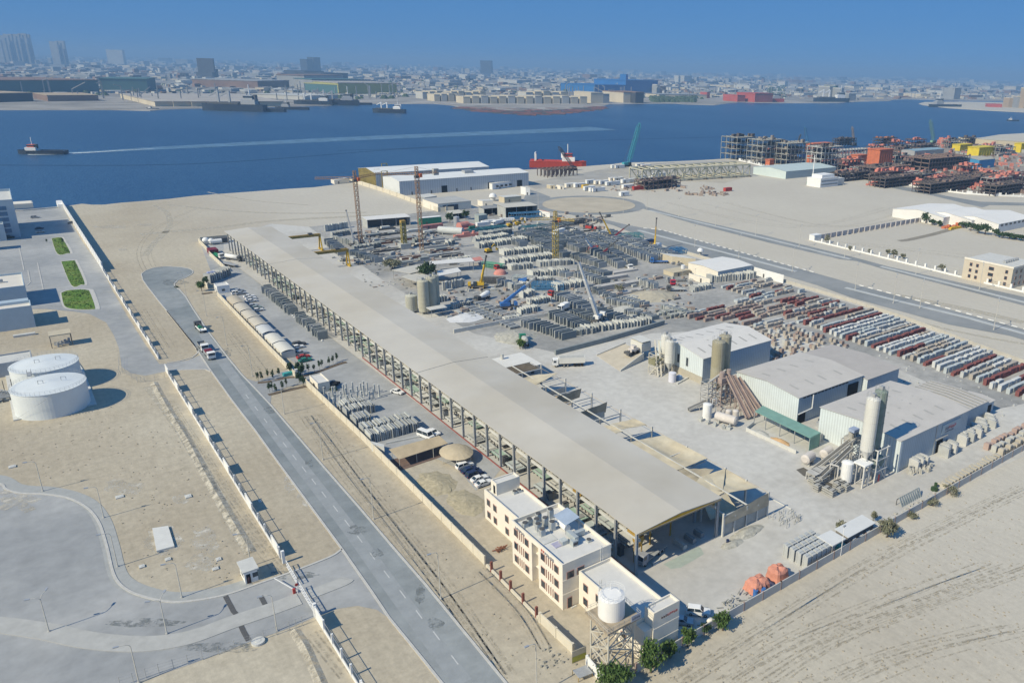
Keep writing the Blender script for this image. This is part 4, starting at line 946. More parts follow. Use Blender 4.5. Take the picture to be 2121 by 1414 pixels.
# ------------------------------------------------------------------ elevated tank
t=thing('water_tower','white cylindrical water tank on a braced steel lattice tower','water tower',67.8,87.6)
LG=[(65.0,90.4),(64.7,84.9),(70.4,85.3),(70.9,90.4)];zt=10.3
LATT=mat('cream_steel',(.56,.53,.45),.6,.1,1)
for x,y in LG:M().tube((x,y,0),(x,y,zt),.16,8).build('leg',LATT,t)
br=M()
for i in range(4):
 a,b=LG[i],LG[(i+1) % 4]
 for k in range(3):
  z0,z1=.2+k*3.3,.2+(k+1)*3.3;br.beam((*a,z0),(*b,z1),.13);br.beam((*b,z0),(*a,z1),.13);br.beam((*a,z1),(*b,z1),.15)
br.beam((*LG[0],3.5),(*LG[2],3.5),.12);br.beam((*LG[1],3.5),(*LG[3],3.5),.12);br.build('lattice_bracing',LATT,t)
pl=M().prism([(64.0,84.2),(71.3,84.4),(71.7,91.1),(64.2,91.1)],zt,zt+.35)
for i in range(7):pl.box(64.6,85+i*.9,zt-.35,71.1,85.15+i*.9,zt)
pl.build('platform',mat('rusty_cream',(.36,.30,.22),.8,.2,.6),t)
hr=M();P4=[(64.0,84.2),(71.3,84.4),(71.7,91.1),(64.2,91.1)]
for i in range(4):
 a,b=P4[i],P4[(i+1) % 4]
 for z in (.95,1.4):hr.tube((*a,zt+z),(*b,zt+z),.03,4)
 for k in range(6):p=(a[0]+(b[0]-a[0])*k/6,a[1]+(b[1]-a[1])*k/6);hr.tube((*p,zt+.35),(*p,zt+1.4),.03,4)
hr.build('platform_rail',LATT,t)
tkx,tky,tkr=67.6,88.0,2.35
tk_=M().cyl(tkx,tky,zt+.36,zt+4.3,tkr,40);tk_.build('tank',mat('tank_gloss_white',(.80,.79,.76),.4,.04,.5),t)
tp=M().cyl(tkx,tky,zt+4.3,zt+4.55,tkr,40,tkr*.7);tp.build('tank_lid',MATS['tank_gloss_white'],t)
tr_=M()
for i in range(18):
 a,b=i*.349,(i+1)*.349
 for z in (5.0,5.4):tr_.tube((tkx+tkr*math.cos(a),tky+tkr*math.sin(a),zt+z),(tkx+tkr*math.cos(b),tky+tkr*math.sin(b),zt+z),.025,4)
 tr_.tube((tkx+tkr*math.cos(a),tky+tkr*math.sin(a),zt+4.3),(tkx+tkr*math.cos(a),tky+tkr*math.sin(a),zt+5.4),.025,4)
tr_.build('tank_rail',WHITE,t)
ld=M()
for s in (0,.45):ld.tube((tkx-.8+s,tky+tkr+.12,1),(tkx-.8+s,tky+tkr+.12,zt+6.2),.035,4)
for i in range(40):ld.tube((tkx-.8,tky+tkr+.12,1+i*.38),(tkx-.35,tky+tkr+.12,1+i*.38),.02,4)
ld.build('ladder',LATT,t)
for p in ((.6,1.1),(1.5,-.2)):M().tube((tkx+p[0],tky+p[1],zt+4.4),(tkx+p[0],tky+p[1],zt+5.9),.05,5).build('vent_pipe',WHITE,t)
sg=M().box(69.0,84.2,zt+.35,71.1,84.28,zt+1.55).build('sign_board',mat('sign_grey',(.45,.46,.50),.7,.06,1),t);lettering(t,69.2,84.18,zt+.75,1,0,4,.4,[(range(0,4),MATS['sign_blue_grey'])],9)

# ------------------------------------------------------------------ factory boundary walls
def panel_wall(name,label,pts,h,step,wm,pm,th=.2,post=.32,cat='boundary wall'):
 t=thing(name,label,cat,*pts[0]);m=M()
 for a,b in zip(pts,pts[1:]):
  L=math.dist(a,b);n=max(1,round(L/step));ang=math.atan2(b[1]-a[1],b[0]-a[0])
  for i in range(n):
   f=(i+.5)/n;M().rbox(a[0]+(b[0]-a[0])*f,a[1]+(b[1]-a[1])*f,0,L/n-post*.9,th,h,ang).build('wall_panel',wm,t)
  for i in range(n+1):f=i/n;M().rbox(a[0]+(b[0]-a[0])*f,a[1]+(b[1]-a[1])*f,0,post,post,h+.08,ang).build('post',pm,t)
 return t
CWALL=mat('cream_wall_panel',(.62,.57,.46),.9,.09,.3)
panel_wall('boundary_wall','cream panel wall between the sand strip and the upright panel yard',[(63.0,247),(63.6,200),(63.5,127)],2.3,5.2,CWALL,CWALL)
panel_wall('boundary_wall','cream panel wall behind the row of beige car ports',[(62.6,373),(62.3,320),(62.2,256)],2.2,5.2,CWALL,CWALL)
panel_wall('boundary_wall','far cream wall beside the parked tanker truck and upright slabs',[G(412,502),G(436,527)],2.4,5.2,CWALL,CWALL)
panel_wall('boundary_wall','cream wall with blue sacks and slabs standing behind it',[G(434,529),G(470,563)],2.4,5.2,CWALL,CWALL)
panel_wall('boundary_wall','short cream wall stub beside the shrub at the turning circle',[G(421,588),G(431,598)],2.3,5.2,CWALL,CWALL)
panel_wall('boundary_wall','cream wall in front of the office building beside the water tower',[G(1119,1288),G(1186,1352)],2.2,4.5,CWALL,CWALL,.25,.5)
panel_wall('boundary_wall','short white wall at the bottom edge below the water tower',[G(1216,1378),G(1245,1412),G(1262,1440)],2.2,4.5,WHITE,WHITE,.25,.4)
t=thing('low_post_wall','low concrete wall with dark red posts between the road and the offices','low wall',63.5,126)
M().box(63.4,105.6,0,63.8,126.4,.55).build('wall',CWALL,t)
for y in (124.2,120.3,116.3,111.4,106.4):M().box(63.35,y-.2,0,63.85,y+.2,2.4).build('post',mat('oxide_post',(.24,.09,.07),.8,.15,1),t)
GWALL=mat('grey_wall_panel',(.50,.49,.46),.9,.1,.3)
panel_wall('boundary_wall','long grey concrete panel wall along the front edge of the factory',[(69.8,83.5),(108,83.8),(160,84.2),(228,84.6)],2.0,5.6,GWALL,mat('wall_post',(.32,.24,.21),.85,.2,1))
for f,lb in ((0,''),):
 pass
DWALL=mat('dusty_wall_panel',(.47,.45,.40),.9,.12,.3);panel_wall('boundary_wall','long dusty wall between the block stacks and the dual carriageway',[(298,331),(297,241),(296.5,204),(293.5,174),(287,143),(283,118),(280,90)],1.5,6.0,DWALL,DWALL)
x,y=G(1185,1380)
t=thing('hoarding','leaning grey sheet hoarding with a yellow lower band near the water tower','hoarding',*G(1207,1372))
a,b=G(1185,1374),G(1214,1362);m=M();m.add([(*a,0),(*b,0),(*b,2.6),(*a,2.6),(a[0]+.1,a[1]+.12,0),(b[0]+.1,b[1]+.12,0),(b[0]+.1,b[1]+.12,2.6),(a[0]+.1,a[1]+.12,2.6)],[(0,1,2,3),(7,6,5,4),(3,2,6,7),(0,3,7,4),(1,5,6,2)]);m.build('sheet',mat('weathered_ply',(.40,.37,.29),.9,.15,.6),t)
m=M();m.add([(a[0]-.03,a[1]-.04,.2),(b[0]-.03,b[1]-.04,.2),(b[0]-.03,b[1]-.04,1.4),(a[0]-.03,a[1]-.04,1.4)],[(0,1,2,3)]);m.build('yellow_band',mat('moss_yellow',(.30,.30,.06),.9,.2,.6),t)
a,b=G(1186,1397),G(1214,1386);o=M().prism([a,b,(b[0]-.1,b[1]-2.2),(a[0]-.1,a[1]-2.2)],.9,1.05).build('corrugated_sheet',STEEL); 
ob=thing('site_screen','grey corrugated lean-to screen at the corner below the water tower','screen',*a);o.parent=ob;o.location=(-a[0],-a[1],0);o.name='sheet'
m=M()
for p in (a,b):m.tube((*p,0),(*p,1.0),.06,5);m.tube((p[0]-.1,p[1]-2,0),(p[0]-.1,p[1]-2,.9),.06,5)
m.build('post',OCHRE,ob)
# trees and shrubs by the gate corner
for (px,h,r,lf,lb,n,s) in (((1348,1392),6.0,2.5,LEAF,'bushy bright green tree at the front corner right of the water tower',2600,.27),((1273,1425),4.2,3.4,LEAF,'broad green tree at the bottom edge in front of the water tower',2600,.27),((1388,1362),3.6,1.5,LEAF,'small tree squeezed between the office tower and the front wall',900,.25),((1424,1338),4.0,1.4,LEAF,'round green tree behind the front wall beside the parked cars',1500,.22),((1462,1310),2.2,1.3,LEAFD,'low dark shrub behind the front wall between two green trees',700,.2),
        ((1497,1305),3.8,1.7,LEAF,'dense green tree leaning over the front wall right of the white car',1600,.22),((1838,1112),5.0,2.0,LEAFG,'grey green tree at the front wall end of the pale sheds',1700,.25),((1745,1106),3.5,1.8,LEAFG,'dusty tree between the two pale front sheds',1000,.24),((1808,1078),2.6,.9,LEAFG,'small dusty tree behind the longer pale front shed',500,.2)):
 tree(*G(*px),h,r,lb,lf,n,s)
for (px,r,h,lb) in (((1970,1025),2.0,2.8,'large dry grey bush growing by the front wall'),((1932,1048),1.8,1.8,'dry bush on the rubble by the front wall below the drying racks'),((1890,1072),1.6,1.6,'lowest dry bush on the rubble by the front wall')):
 bush(*G(*px),r,h,lb,LEAFG,900,.16)
# ------------------------------------------------------------------ cloth roofed bays along the right side of the shed
ANX0,ANXM,ANX1,AY0=111.8,119.3,126.6,104.6
t=thing('annex_frame','open concrete frame of bays along the right side of the long shed','frame structure',ANX1,AY0)
HZ={ANX0:6.0,ANXM:5.4,ANX1:6.6}
nb=16
for i in range(nb):
 y=AY0+i*7.2
 for x in (ANX0,ANXM,ANX1):
  if x==ANX1 and i % 2 and i>1:continue
  M().box(x-.2,y-.2,0,x+.2,y+.2,HZ[x]).build('post',CONCL,t)
 M().beam((ANX0,y,5.3),(ANX1,y,5.2),.25,.3).build('cross_beam',CONCL,t)
for x in (ANX0+.3,ANXM):M().beam((x,AY0,5.65),(x,AY0+(nb-1)*7.2,5.65),.28,.28).build('long_beam',CONCL,t)
M().tube((ANX1,AY0,6.3),(ANX1,AY0+(nb-1)*7.2,5.2),.05,5).build('edge_cable',TAN,t)
t2=thing('bay_wall','grey block wall closing the front end of the cloth roofed bays','wall',ANX0,AY0)
M().box(ANX0+.25,AY0+.1,0,ANX1-.2,AY0+.3,4.2).build('block_wall',CONC,t2)
for x in (ANX0+.1,115.4,119.3,123):M().box(x-.2,AY0-.25,0,x+.2,AY0+.09,4.5).build('pier',CONCL,t2)
for i,(y,h) in enumerate(((119,3.6),(133.4,4.2),(147.8,3.6),(169.4,3.8),(191,3.6),(205.4,3.6),(212.4,3.8))):
 o=M().box(ANX0+.5,y-.15,0,ANX1-.5,y+.15,h).build('bay_partition',CONC);tag(o,f"grey block partition between aggregate bays, {ORD[i]} counting from the cloth covered front",'partition wall','partitions between the aggregate bays')
def cloth(m,a,b,c,d,sag,nx=10,ny=10,wr=.12,seed=0,th=.05):
 """sagging sheet hung from corners a b c d"""
 r_=random.Random(seed);ph=[r_.uniform(0,6) for _ in range(3)];V=[]
 A,B,C,D=map(Vector,(a,b,c,d))
 for j in range(ny+1):
  for i in range(nx+1):
   u,v=i/nx,j/ny;p=A*(1-u)*(1-v)+B*u*(1-v)+C*u*v+D*(1-u)*v
   e=math.sin(math.pi*u)*.6+math.sin(math.pi*v)*.6
   z=-sag*math.sin(math.pi*u)*math.sin(math.pi*v)+wr*math.sin(u*14+v*5+ph[0])*e+wr*.6*math.sin(v*17-u*6+ph[1])*e
   V.append((p.x,p.y,p.z+z))
 n0=len(V);V+=[(x,y,z-th) for x,y,z in V];F=[]
 for j in range(ny):
  for i in range(nx):
   q=j*(nx+1)+i;F+=[(q,q+1,q+nx+2,q+nx+1),(n0+q+nx+1,n0+q+nx+2,n0+q+1,n0+q)]
 m.add(V,F);return m
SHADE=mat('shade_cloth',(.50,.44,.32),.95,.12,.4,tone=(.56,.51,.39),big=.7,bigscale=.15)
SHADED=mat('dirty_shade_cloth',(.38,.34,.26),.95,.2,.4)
Y=lambda k:AY0+k*7.2
def sheet_thing(name,label,quads,mt=SHADE):
 t=thing(name,label,'shade cloth',*quads[0][0][:2],0,'cloths over the open bays'); 
 for i,(a,b,c,d,sag,wr) in enumerate(quads):cloth(M(),a,b,c,d,sag,seed=i+len(label),wr=wr).build('cloth_sheet',mt,t,True)
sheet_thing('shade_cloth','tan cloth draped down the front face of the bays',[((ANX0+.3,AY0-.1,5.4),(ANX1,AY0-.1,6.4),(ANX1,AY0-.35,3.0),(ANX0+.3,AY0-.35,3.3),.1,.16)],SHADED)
sheet_thing('shade_cloth','tan cloth hanging in deep folds behind the front bay opening',[((ANX0+.2,Y(1.0),5.7),(ANXM,Y(.9),5.6),(ANXM,Y(.35),2.6),(ANX0+.2,Y(.6),2.2),1.2,.28),((ANX0+.2,Y(2.1),5.8),(ANXM,Y(1.0),5.7),(ANX0+2.5,Y(.95),5.2),(ANX0+.2,Y(1.2),5.6),.3,.1)])
sheet_thing('shade_cloth','pale tan cloth spread flat from the middle beam to the outer cable near the front',[((ANXM,Y(.9),5.7),(ANX1,Y(.5),6.0),(ANX1,Y(2),6.2),(ANXM,Y(2.1),5.8),.5,.08),((ANX0+.2,Y(1.7),5.75),(ANXM,Y(1.1),5.72),(ANX1,Y(2.0),6.4),(ANXM,Y(2.2),5.74),.3,.08)])
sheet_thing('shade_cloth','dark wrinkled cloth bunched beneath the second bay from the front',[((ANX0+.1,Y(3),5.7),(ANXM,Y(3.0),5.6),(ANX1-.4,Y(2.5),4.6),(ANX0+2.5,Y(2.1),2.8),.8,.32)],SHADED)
sheet_thing('shade_cloth','wide smooth tan cloth roof covering the bays before the front pair',[((ANX0-.4,Y(3),6.0),(ANXM,Y(3),5.75),(ANXM,Y(4.2),5.75),(ANX0-.4,Y(4.2),6.0),.5,.05),((ANX0-.4,Y(4.2),6.0),(ANXM,Y(4.2),5.75),(ANXM,Y(5.6),5.75),(ANX0-.4,Y(5.7),6.0),.5,.05),((ANXM,Y(3),5.75),(ANX1,Y(2.9),6.5),(ANX1,Y(5.3),6.0),(ANXM,Y(5.6),5.75),.9,.06)])
sheet_thing('shade_cloth','torn tan cloth folded over the bay behind the smooth cloth roof',[((ANX0-.2,Y(6.6),5.9),(ANXM,Y(6.5),5.75),(ANXM,Y(7.2),5.7),(ANX0-.2,Y(7.6),5.9),.6,.15),((ANXM,Y(6.7),5.75),(ANX1,Y(6.3),6.3),(ANX1,Y(7.1),6.0),(ANXM,Y(7.3),5.75),.5,.12)])
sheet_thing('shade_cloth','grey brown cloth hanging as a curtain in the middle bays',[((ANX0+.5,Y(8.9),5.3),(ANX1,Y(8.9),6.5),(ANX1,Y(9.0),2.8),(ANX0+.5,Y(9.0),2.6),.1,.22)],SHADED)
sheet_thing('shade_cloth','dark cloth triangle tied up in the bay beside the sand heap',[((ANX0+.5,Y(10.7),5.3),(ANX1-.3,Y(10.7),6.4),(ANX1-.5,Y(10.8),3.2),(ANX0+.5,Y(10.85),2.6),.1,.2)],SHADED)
sheet_thing('shade_cloth','pale triangular cloth stretched from a far outer post to the shed',[((ANX0-.2,Y(12.0),5.9),(ANX1,Y(12.6),7.0),(ANXM+1,Y(13.4),5.7),(ANX0-.2,Y(13.2),5.9),.5,.12),((ANX0+.3,Y(11.8),5.6),(ANXM-1,Y(12.0),5.6),(ANXM-1.4,Y(11.9),2.6),(ANX0+.3,Y(11.8),2.8),.1,.15)])
sheet_thing('shade_cloth','dark brown cloth roof over the last bays by the small white building',[((ANX0+.1,Y(14.1),5.2),(ANX1-.6,Y(14.1),5.2),(ANX1-.6,Y(15),5.3),(ANX0+.1,Y(15),5.3),.7,.1)],mat('brown_cloth',(.12,.10,.075),.95,.2,.4))
def heap(name,label,x,y,rx,ry,h,mt,seed=0,n=20,group=None):
 r_=random.Random(seed);V=[];K=5
 for k in range(K):
  f=k/K
  for i in range(n):a=6.2832*i/n;w=(1-f)*r_.uniform(.88,1.1);V.append((x+rx*w*math.cos(a),y+ry*w*math.sin(a),h*(1-(1-f)**1.3)*r_.uniform(.93,1.05) if k else 0))
 V.append((x,y,h));F=[(k*n+i,k*n+(i+1) % n,(k+1)*n+(i+1) % n,(k+1)*n+i) for k in range(K-1) for i in range(n)]+[((K-1)*n+i,(K-1)*n+(i+1) % n,len(V)-1) for i in range(n)]
 o=M().add(V,F).build(name,mt);return tag(o,label,'heap',group)
SANDH=mat('heap_sand',(.47,.37,.25),.95,.12,.5);GRAV=mat('heap_gravel',(.44,.44,.41),.95,.14,.8)
heap('sand_heap','orange sand heap spilling out of the far cloth bays',121,Y(11.6),6.5,3.4,2.9,SANDH,1);heap('gravel_heap','pale gravel heap in the bay beside the sand heap',119,Y(9.8),6.2,4.2,3.0,GRAV,2)
heap('gravel_heap','grey gravel heap under the frame behind the folded cloth',119,Y(8.0),6,3.2,2.6,mat('heap_grey',(.36,.38,.38),.95,.14,.8),3);heap('gravel_heap','low gravel heap under the open bay behind the smooth cloth roof',120,Y(6.1),5,2.6,1.8,GRAV,4)
heap('rubble_heap','heap of broken concrete and dust at the foot of the bay wall',117.5,102.3,5.2,1.9,1.0,mat('rubble',(.40,.39,.34),.95,.3,1.2),5);heap('rubble_heap','dusty rubble pile beside the front inner column of the shed',111.6,101.2,3.4,1.5,.7,MATS['rubble'],6)
# bent bar scrap beside the bay wall
t=thing('reinforcement_scrap','tangle of bent reinforcement cages on the dust right of the bays','scrap steel',*G(1622,1075))
x,y=G(1622,1076);m=M();rd=random.Random(5)
for i in range(22):
 a=rd.uniform(-.4,.4)+.5;px,py=x+rd.uniform(-3,3),y+rd.uniform(-3,2.5);l=rd.uniform(.8,1.9);q=(px+l*math.cos(a),py+l*math.sin(a))
 m.tube((px,py,0),(px,py,.8),.05,4);m.tube((px,py,.8),(*q,.8),.05,4);m.tube((*q,.8),(*q,0),.05,4)
m.build('bent_bars',mat('dusty_steel',(.33,.33,.30),.9,.2,1),t)
o=M().beam((*G(1594,1030),.05),(*G(1640,1055),.05),.3).build('ground_beam',CONCL);tag(o,'thin concrete beam lying on the dust outside the bays','beam')
x,y=G(1507,1125);o=M().cyl(x,y,0,.9,.35,10).cyl(x,y,.9,1.0,.38,10).build('drum',NAVY);tag(o,'dark blue drum on the rubble beside the shed front','drum')

# ------------------------------------------------------------------ car ports, cars and left yard
def carport(y0,y1,mt,label,x0=63.4,x1=68.2,h=2.6,closed=False):
 t=thing('car_port',label,'car port',x0,y0,0,'car ports along the wall');n=8;m=M()
 P=[(x0+(x1-x0)*i/n,h+.55*math.sin(math.pi*i/n)) for i in range(n+1)]
 for (a,za),(b,zb) in zip(P,P[1:]):m.add([(a,y0,za),(b,y0,zb),(b,y1,zb),(a,y1,za),(a,y0,za-.08),(b,y0,zb-.08),(b,y1,zb-.08),(a,y1,za-.08)],[(0,1,2,3),(7,6,5,4),(0,4,5,1),(2,6,7,3)])
 m.build('roof',mt,t)
 for x in (x0+.15,x1-.15):
  for y in (y0+.2,(y0+y1)/2,y1-.2):M().box(x-.06,y-.06,0,x+.06,y+.06,h-.05).build('post',WHITE,t)
 w=M();w.box(x0,y0+.3,.3,x0+.06,y1-.3,h-.1);w.build('back_sheet',mt,t)
 e=M();e.box(x0+.1,y0,.15 if closed else h-.5,x1-.1,y0+.06,h-.08);e.build('end_sheet',mt if closed else STEEL,t)
 m=M()
 for f in (.25,.7):m.box(x0-.1,y0+(y1-y0)*f-.35,1.3,x0-.005,y0+(y1-y0)*f+.35,1.9)
 m.build('wall_vent',DSTEEL,t)
PEB=mat('carport_beige',(.52,.48,.40),.85,.06,.4);PEW=mat('carport_pale',(.64,.62,.55),.8,.05,.4)
for (a,b,mt,lb,cl) in ((276.3,286.8,PEW,'pale cream car port nearest the factory entrance',True),(287.6,298.5,PEW,'pale cream car port next to the one nearest the entrance',False),(301,311,mat('carport_grey',(.55,.56,.55),.8,.05,.4),'grey white car port in the middle of the row with a closed end',True),(311.8,322.5,PEB,'beige car port just beyond the grey white one',False),
      (323.3,334,PEB,'beige car port third from the far end of the row',False),(335,346,PEB,'beige car port second from the far end of the row',False),(347,359,mat('carport_sand',(.50,.44,.34),.85,.06,.4),'sand coloured car port at the far end by the white kiosk',False)):
 carport(a,b,mt,lb,closed=cl)
P_=lambda x,y:G(480+x/8.317,590+y/8.317)
CG='cars parked in front of the car ports'
for (k,q,c,lb) in (('suv',(1165,1045),DSTEEL,'dark grey car behind the white one beside the near car ports'),('sedan',(1135,1092),None,'white saloon in the shade edge of the near car ports'),('sedan',(1190,1195),SILVERP,'silver car in the near group between white and red cars'),('sedan',(1235,1262),RED,'red nosed car parked beside the green car'),('sedan',(1270,1318),mat('car_green',(.03,.22,.15),.35,.05,1),'dark green car at the entrance end of the near group'),
      ('sedan',(365,380),SILVERP,'silver car in the middle group beyond the beige car ports'),('sedan',(425,412),mat('car_sage',(.30,.36,.33),.4,.05,1),'grey green car in the middle of the middle group'),('sedan',(450,452),None,'white car at the near end of the middle group'),('sedan',(300,218),None,'white car at the far side of the white group by the car ports'),('sedan',(330,252),None,'white car in the centre of the white group by the car ports'),('sedan',(340,295),None,'white car at the near side of the white group by the car ports'),
      ('sedan',(120,118),SILVERP,'silver car nearest the white kiosk'),('suv',(95,160),None,'white car at the near end of the group by the white kiosk'),('sedan',(160,165),SILVERP,'pale car with its long side to the kiosk group')):
 car(k,(480+q[0]/8.317,590+q[1]/8.317),2,lb,CG,c)
Q_=lambda x,y:(600+x/4,700+y/4)
for (k,q,a,c,lb) in (('sedan',(893,458),-65,None,'white saloon driving along the road beside the long shed'),('minibus',(1128,822),-72,None,'white minibus parked beside a saloon next to the upright panels'),('sedan',(1190,795),-72,None,'white saloon parked close to the white minibus'),('suv',(1450,1072),2,None,'white car next to the dome shade in the office car row'),('sedan',(1490,1108),2,NAVY,'navy car second in the office car row'),('suv',(1532,1143),2,NAVY,'dark navy car in the middle of the office car row'),('sedan',(1572,1180),2,None,'white car fourth in the office car row'),('sedan',(1608,1218),2,None,'white car closest to the office building in the row')):
 car(k,Q_(*q),a,lb,'cars near the panel yard and office',c)
car('suv',(1446,1271),-47,'white car parked in the sun behind the office stair tower','cars behind the office',None);car('sedan',(1412,1290),-47,'grey car half in the shade of the office stair tower','cars behind the office',SILVERP)
car('suv',(692,800),40,'black car parked under the trees beside the gate hut','cars near the gate hut',BLACK)
# kiosk, gate hut, sun shades
def hut(x0,y0,x1,y1,h,label,name='hut',wm=CREAMW,door='x',cat='hut'):
 t=thing(name,label,cat,x0,y0);M().box(x0,y0,0,x1,y1,h).build('wall',wm,t);m=M();w=.18
 m.box(x0,y0,h,x1,y0+w,h+.35);m.box(x0,y1-w,h,x1,y1,h+.35);m.box(x0,y0+w,h,x0+w,y1-w,h+.35);m.box(x1-w,y0+w,h,x1,y1-w,h+.35);m.build('parapet',wm,t)
 M().sheet([(x0+w,y0+w),(x1-w,y0+w),(x1-w,y1-w),(x0+w,y1-w)],h+.03).build('roof',MATS['roof_screed'],t)
 M().box(x0+(x1-x0)*.35,y0-.05,1,x0+(x1-x0)*.6,y0-.004,2).build('window',GLASS,t);M().box(x0-.05,y0+(y1-y0)*.4,0,x0-.004,y0+(y1-y0)*.6,2.1).build('door',DSTEEL,t);return t
hut(64.2,238.6,67.9,247.0,3.1,'cream gate hut at the corner of the factory entrance','gate_hut')
x,y=G(463,606);hut(x-2.5,y-1,x+2.6,y+5,3.2,'white kiosk building at the far end of the car ports','kiosk',WHITE)
t=thing('sun_shade','long tan lean-to sun shade beside the panel yard wall','sun shade',66,175)
m=M();m.add([(65.6,177.2,2.7),(79.8,178.2,2.7),(79.4,182.8,3.3),(65.2,183.0,3.3),(65.6,177.2,2.62),(79.8,178.2,2.62),(79.4,182.8,3.22),(65.2,183,3.22)],[(0,1,2,3),(7,6,5,4),(0,4,5,1),(2,6,7,3),(1,5,6,2),(3,7,4,0)]);m.build('roof',TAN,t)
for x in (65.8,70.5,75.2,79.6):
 for y in (177.6,182.6):M().tube((x,y,0),(x,y,2.7),.07,6).build('post',LAMPM,t)
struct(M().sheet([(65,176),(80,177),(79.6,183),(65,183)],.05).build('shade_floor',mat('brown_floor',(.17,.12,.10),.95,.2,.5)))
t=thing('dome_tent','tan dome shaped shade at the head of the office car row','sun shade',78,170)
dx,dy=G(946,952);m=M();n=16
for k in range(4):
 a0,a1=k/4,(k+1)/4
 for i in range(n):
  p=[(dx+4.3*(1-f)*math.cos(6.2832*j/n),dy+5.2*(1-f)*math.sin(6.2832*j/n),2.4+1.3*(1-(1-f)**2)) for f,j in ((a0,i),(a0,i+1),(a1,i+1),(a1,i))];m.quad(*p)
m.build('dome_cloth',mat('dome_tan',(.50,.42,.29),.95,.1,.4),t)
for i in range(6):M().tube((dx+4*math.cos(i*1.047),dy+4.9*math.sin(i*1.047),0),(dx+4*math.cos(i*1.047),dy+4.9*math.sin(i*1.047),2.5),.07,6).build('post',LAMPM,t)
o=M().prism(gp((770,928),(797,935),(797,941),(770,934)),0,2.2).build('screen_wall',CONCL);tag(o,'short grey white screen wall at the end of the panel rows','screen wall')
p=gp((798,920),(870,905));o=M().strip(p,.3,0,.5).build('low_kerb_wall',CONCL);tag(o,'low white kerb wall running from the screen wall to the minibus','low wall')
heap('excavated_earth','rough heap of tan earth beside the sun shade',*G(905,1000),4.5,7,.8,mat('dug_earth',(.40,.35,.24),.95,.25,1.0),8);heap('excavated_earth','low loose earth bank between the heap and the office',*G(965,1040),4.0,7,.6,MATS['dug_earth'],9)
t=thing('scrap_timber','small pile of rusty scrap timber on the sand in front of the office','scrap pile',*G(1037,1140));x,y=G(1037,1140);m=M();rd=random.Random(8)
for i in range(16):a=rd.uniform(0,3.1);m.beam((x+rd.uniform(-.9,.9),y+rd.uniform(-.6,.6),rd.uniform(.1,.8)),(x+rd.uniform(-1,1)+math.cos(a),y+rd.uniform(-.8,.8)+math.sin(a),rd.uniform(.1,.9)),.16)
m.build('timber_pieces',RUST,t)
t=thing('rock_pile','scatter of broken rocks on the sand left of the water tower','rocks',*G(1150,1365));m=M();rd=random.Random(11);x,y=G(1150,1366)
for i in range(34):
 a,b,s=x+rd.gauss(0,1.5),y+rd.gauss(0,1.5),rd.uniform(.1,.38);m.prism([(a+s*math.cos(k*1.05+i)*rd.uniform(.7,1.2),b+s*math.sin(k*1.05+i)*rd.uniform(.7,1.2)) for k in range(6)],0,s,[(a+s*.5*math.cos(k*1.05+i),b+s*.5*math.sin(k*1.05+i)) for k in range(6)])
m.build('rocks',mat('rock',(.30,.29,.25),.95,.25,1),t);bpy.data.objects['rocks']['kind']='stuff'
# saplings beside the entrance
EN=[(535,790),(543,789),(555,783),(566,785),(578,779),(558,812),(564,811),(572,814),(586,808),(594,802),(639,772),(651,770),(662,765),(667,762),(682,757),(690,753),(698,749),(620,792),(628,798)]
for i,q in enumerate(EN):
 big=i in (17,18);lb=f"young street tree, {ORD[i] if i < 5 else ORD[i-5] if i < 10 else ORD[i-10]} from the main road on the {'far' if i < 5 else 'near' if i < 10 else 'inner'} side of the entrance" if not big else ('dense round bush at the entrance wall corner','tall dense bush against the entrance wall end')[i-17]
 tree(*G(*q),3.4 if not big else 3.6,.55 if not big else 1.2,lb,LEAFD,160 if not big else 700,.2,'sapling','tree','young trees at the factory entrance')
for q,h,lb in (((601,775),4.2,'dark conifer like tree left of the white gate pier'),((618,777),4.8,'tall dark tree right of the white gate pier'),((626,779),4.8,'second tall dark tree right of the white gate pier')):tree(*G(*q),h,1.2,lb,LEAFD,800,.22,'dark_tree')
x,y=G(615,780);t=thing('gate_pier','white gate pier at the inner end of the entrance planting','gate pier',x,y);M().box(x-.35,y-.35,0,x+.35,y+.35,2.6).build('shaft',WHITE,t);M().box(x-.45,y-.45,2.6,x+.45,y+.45,2.75).build('cap',WHITE,t)
x,y=G(597,777);o=M().rbox(x,y,0,3.2,1.6,1.0,.1).rbox(x,y,1.0,3.0,1.4,.12,.1).build('turquoise_bin',TEAL);tag(o,'turquoise skip beside the dark trees at the entrance','skip')
for px in (((534,793),(560,790),(590,783),(612,781)),((556,818),(590,810),(634,800)),((618,782),(660,770),(700,755),(718,750))):
 struct(M().strip(curve(gp(*px)),1.6,0,.12).build('planting_bed',mat('bed_soil',(.13,.10,.07),.95,.25,.6)))
tree(*G(418,603),4.8,1.9,'yellow green tree beside the wall stub at the turning circle',LEAF,900,.28);tree(*G(428,592),4.2,1.6,'darker tree just inside the wall stub at the turning circle',LEAFD,700,.28);bush(*G(366,596),1.0,1.0,'tiny dark shrub on the turning circle kerb',LEAFD,120)
struct(M().strip(gp((418,609),(440,606)),2.4,0,.12).build('planting_bed',MATS['bed_soil']))
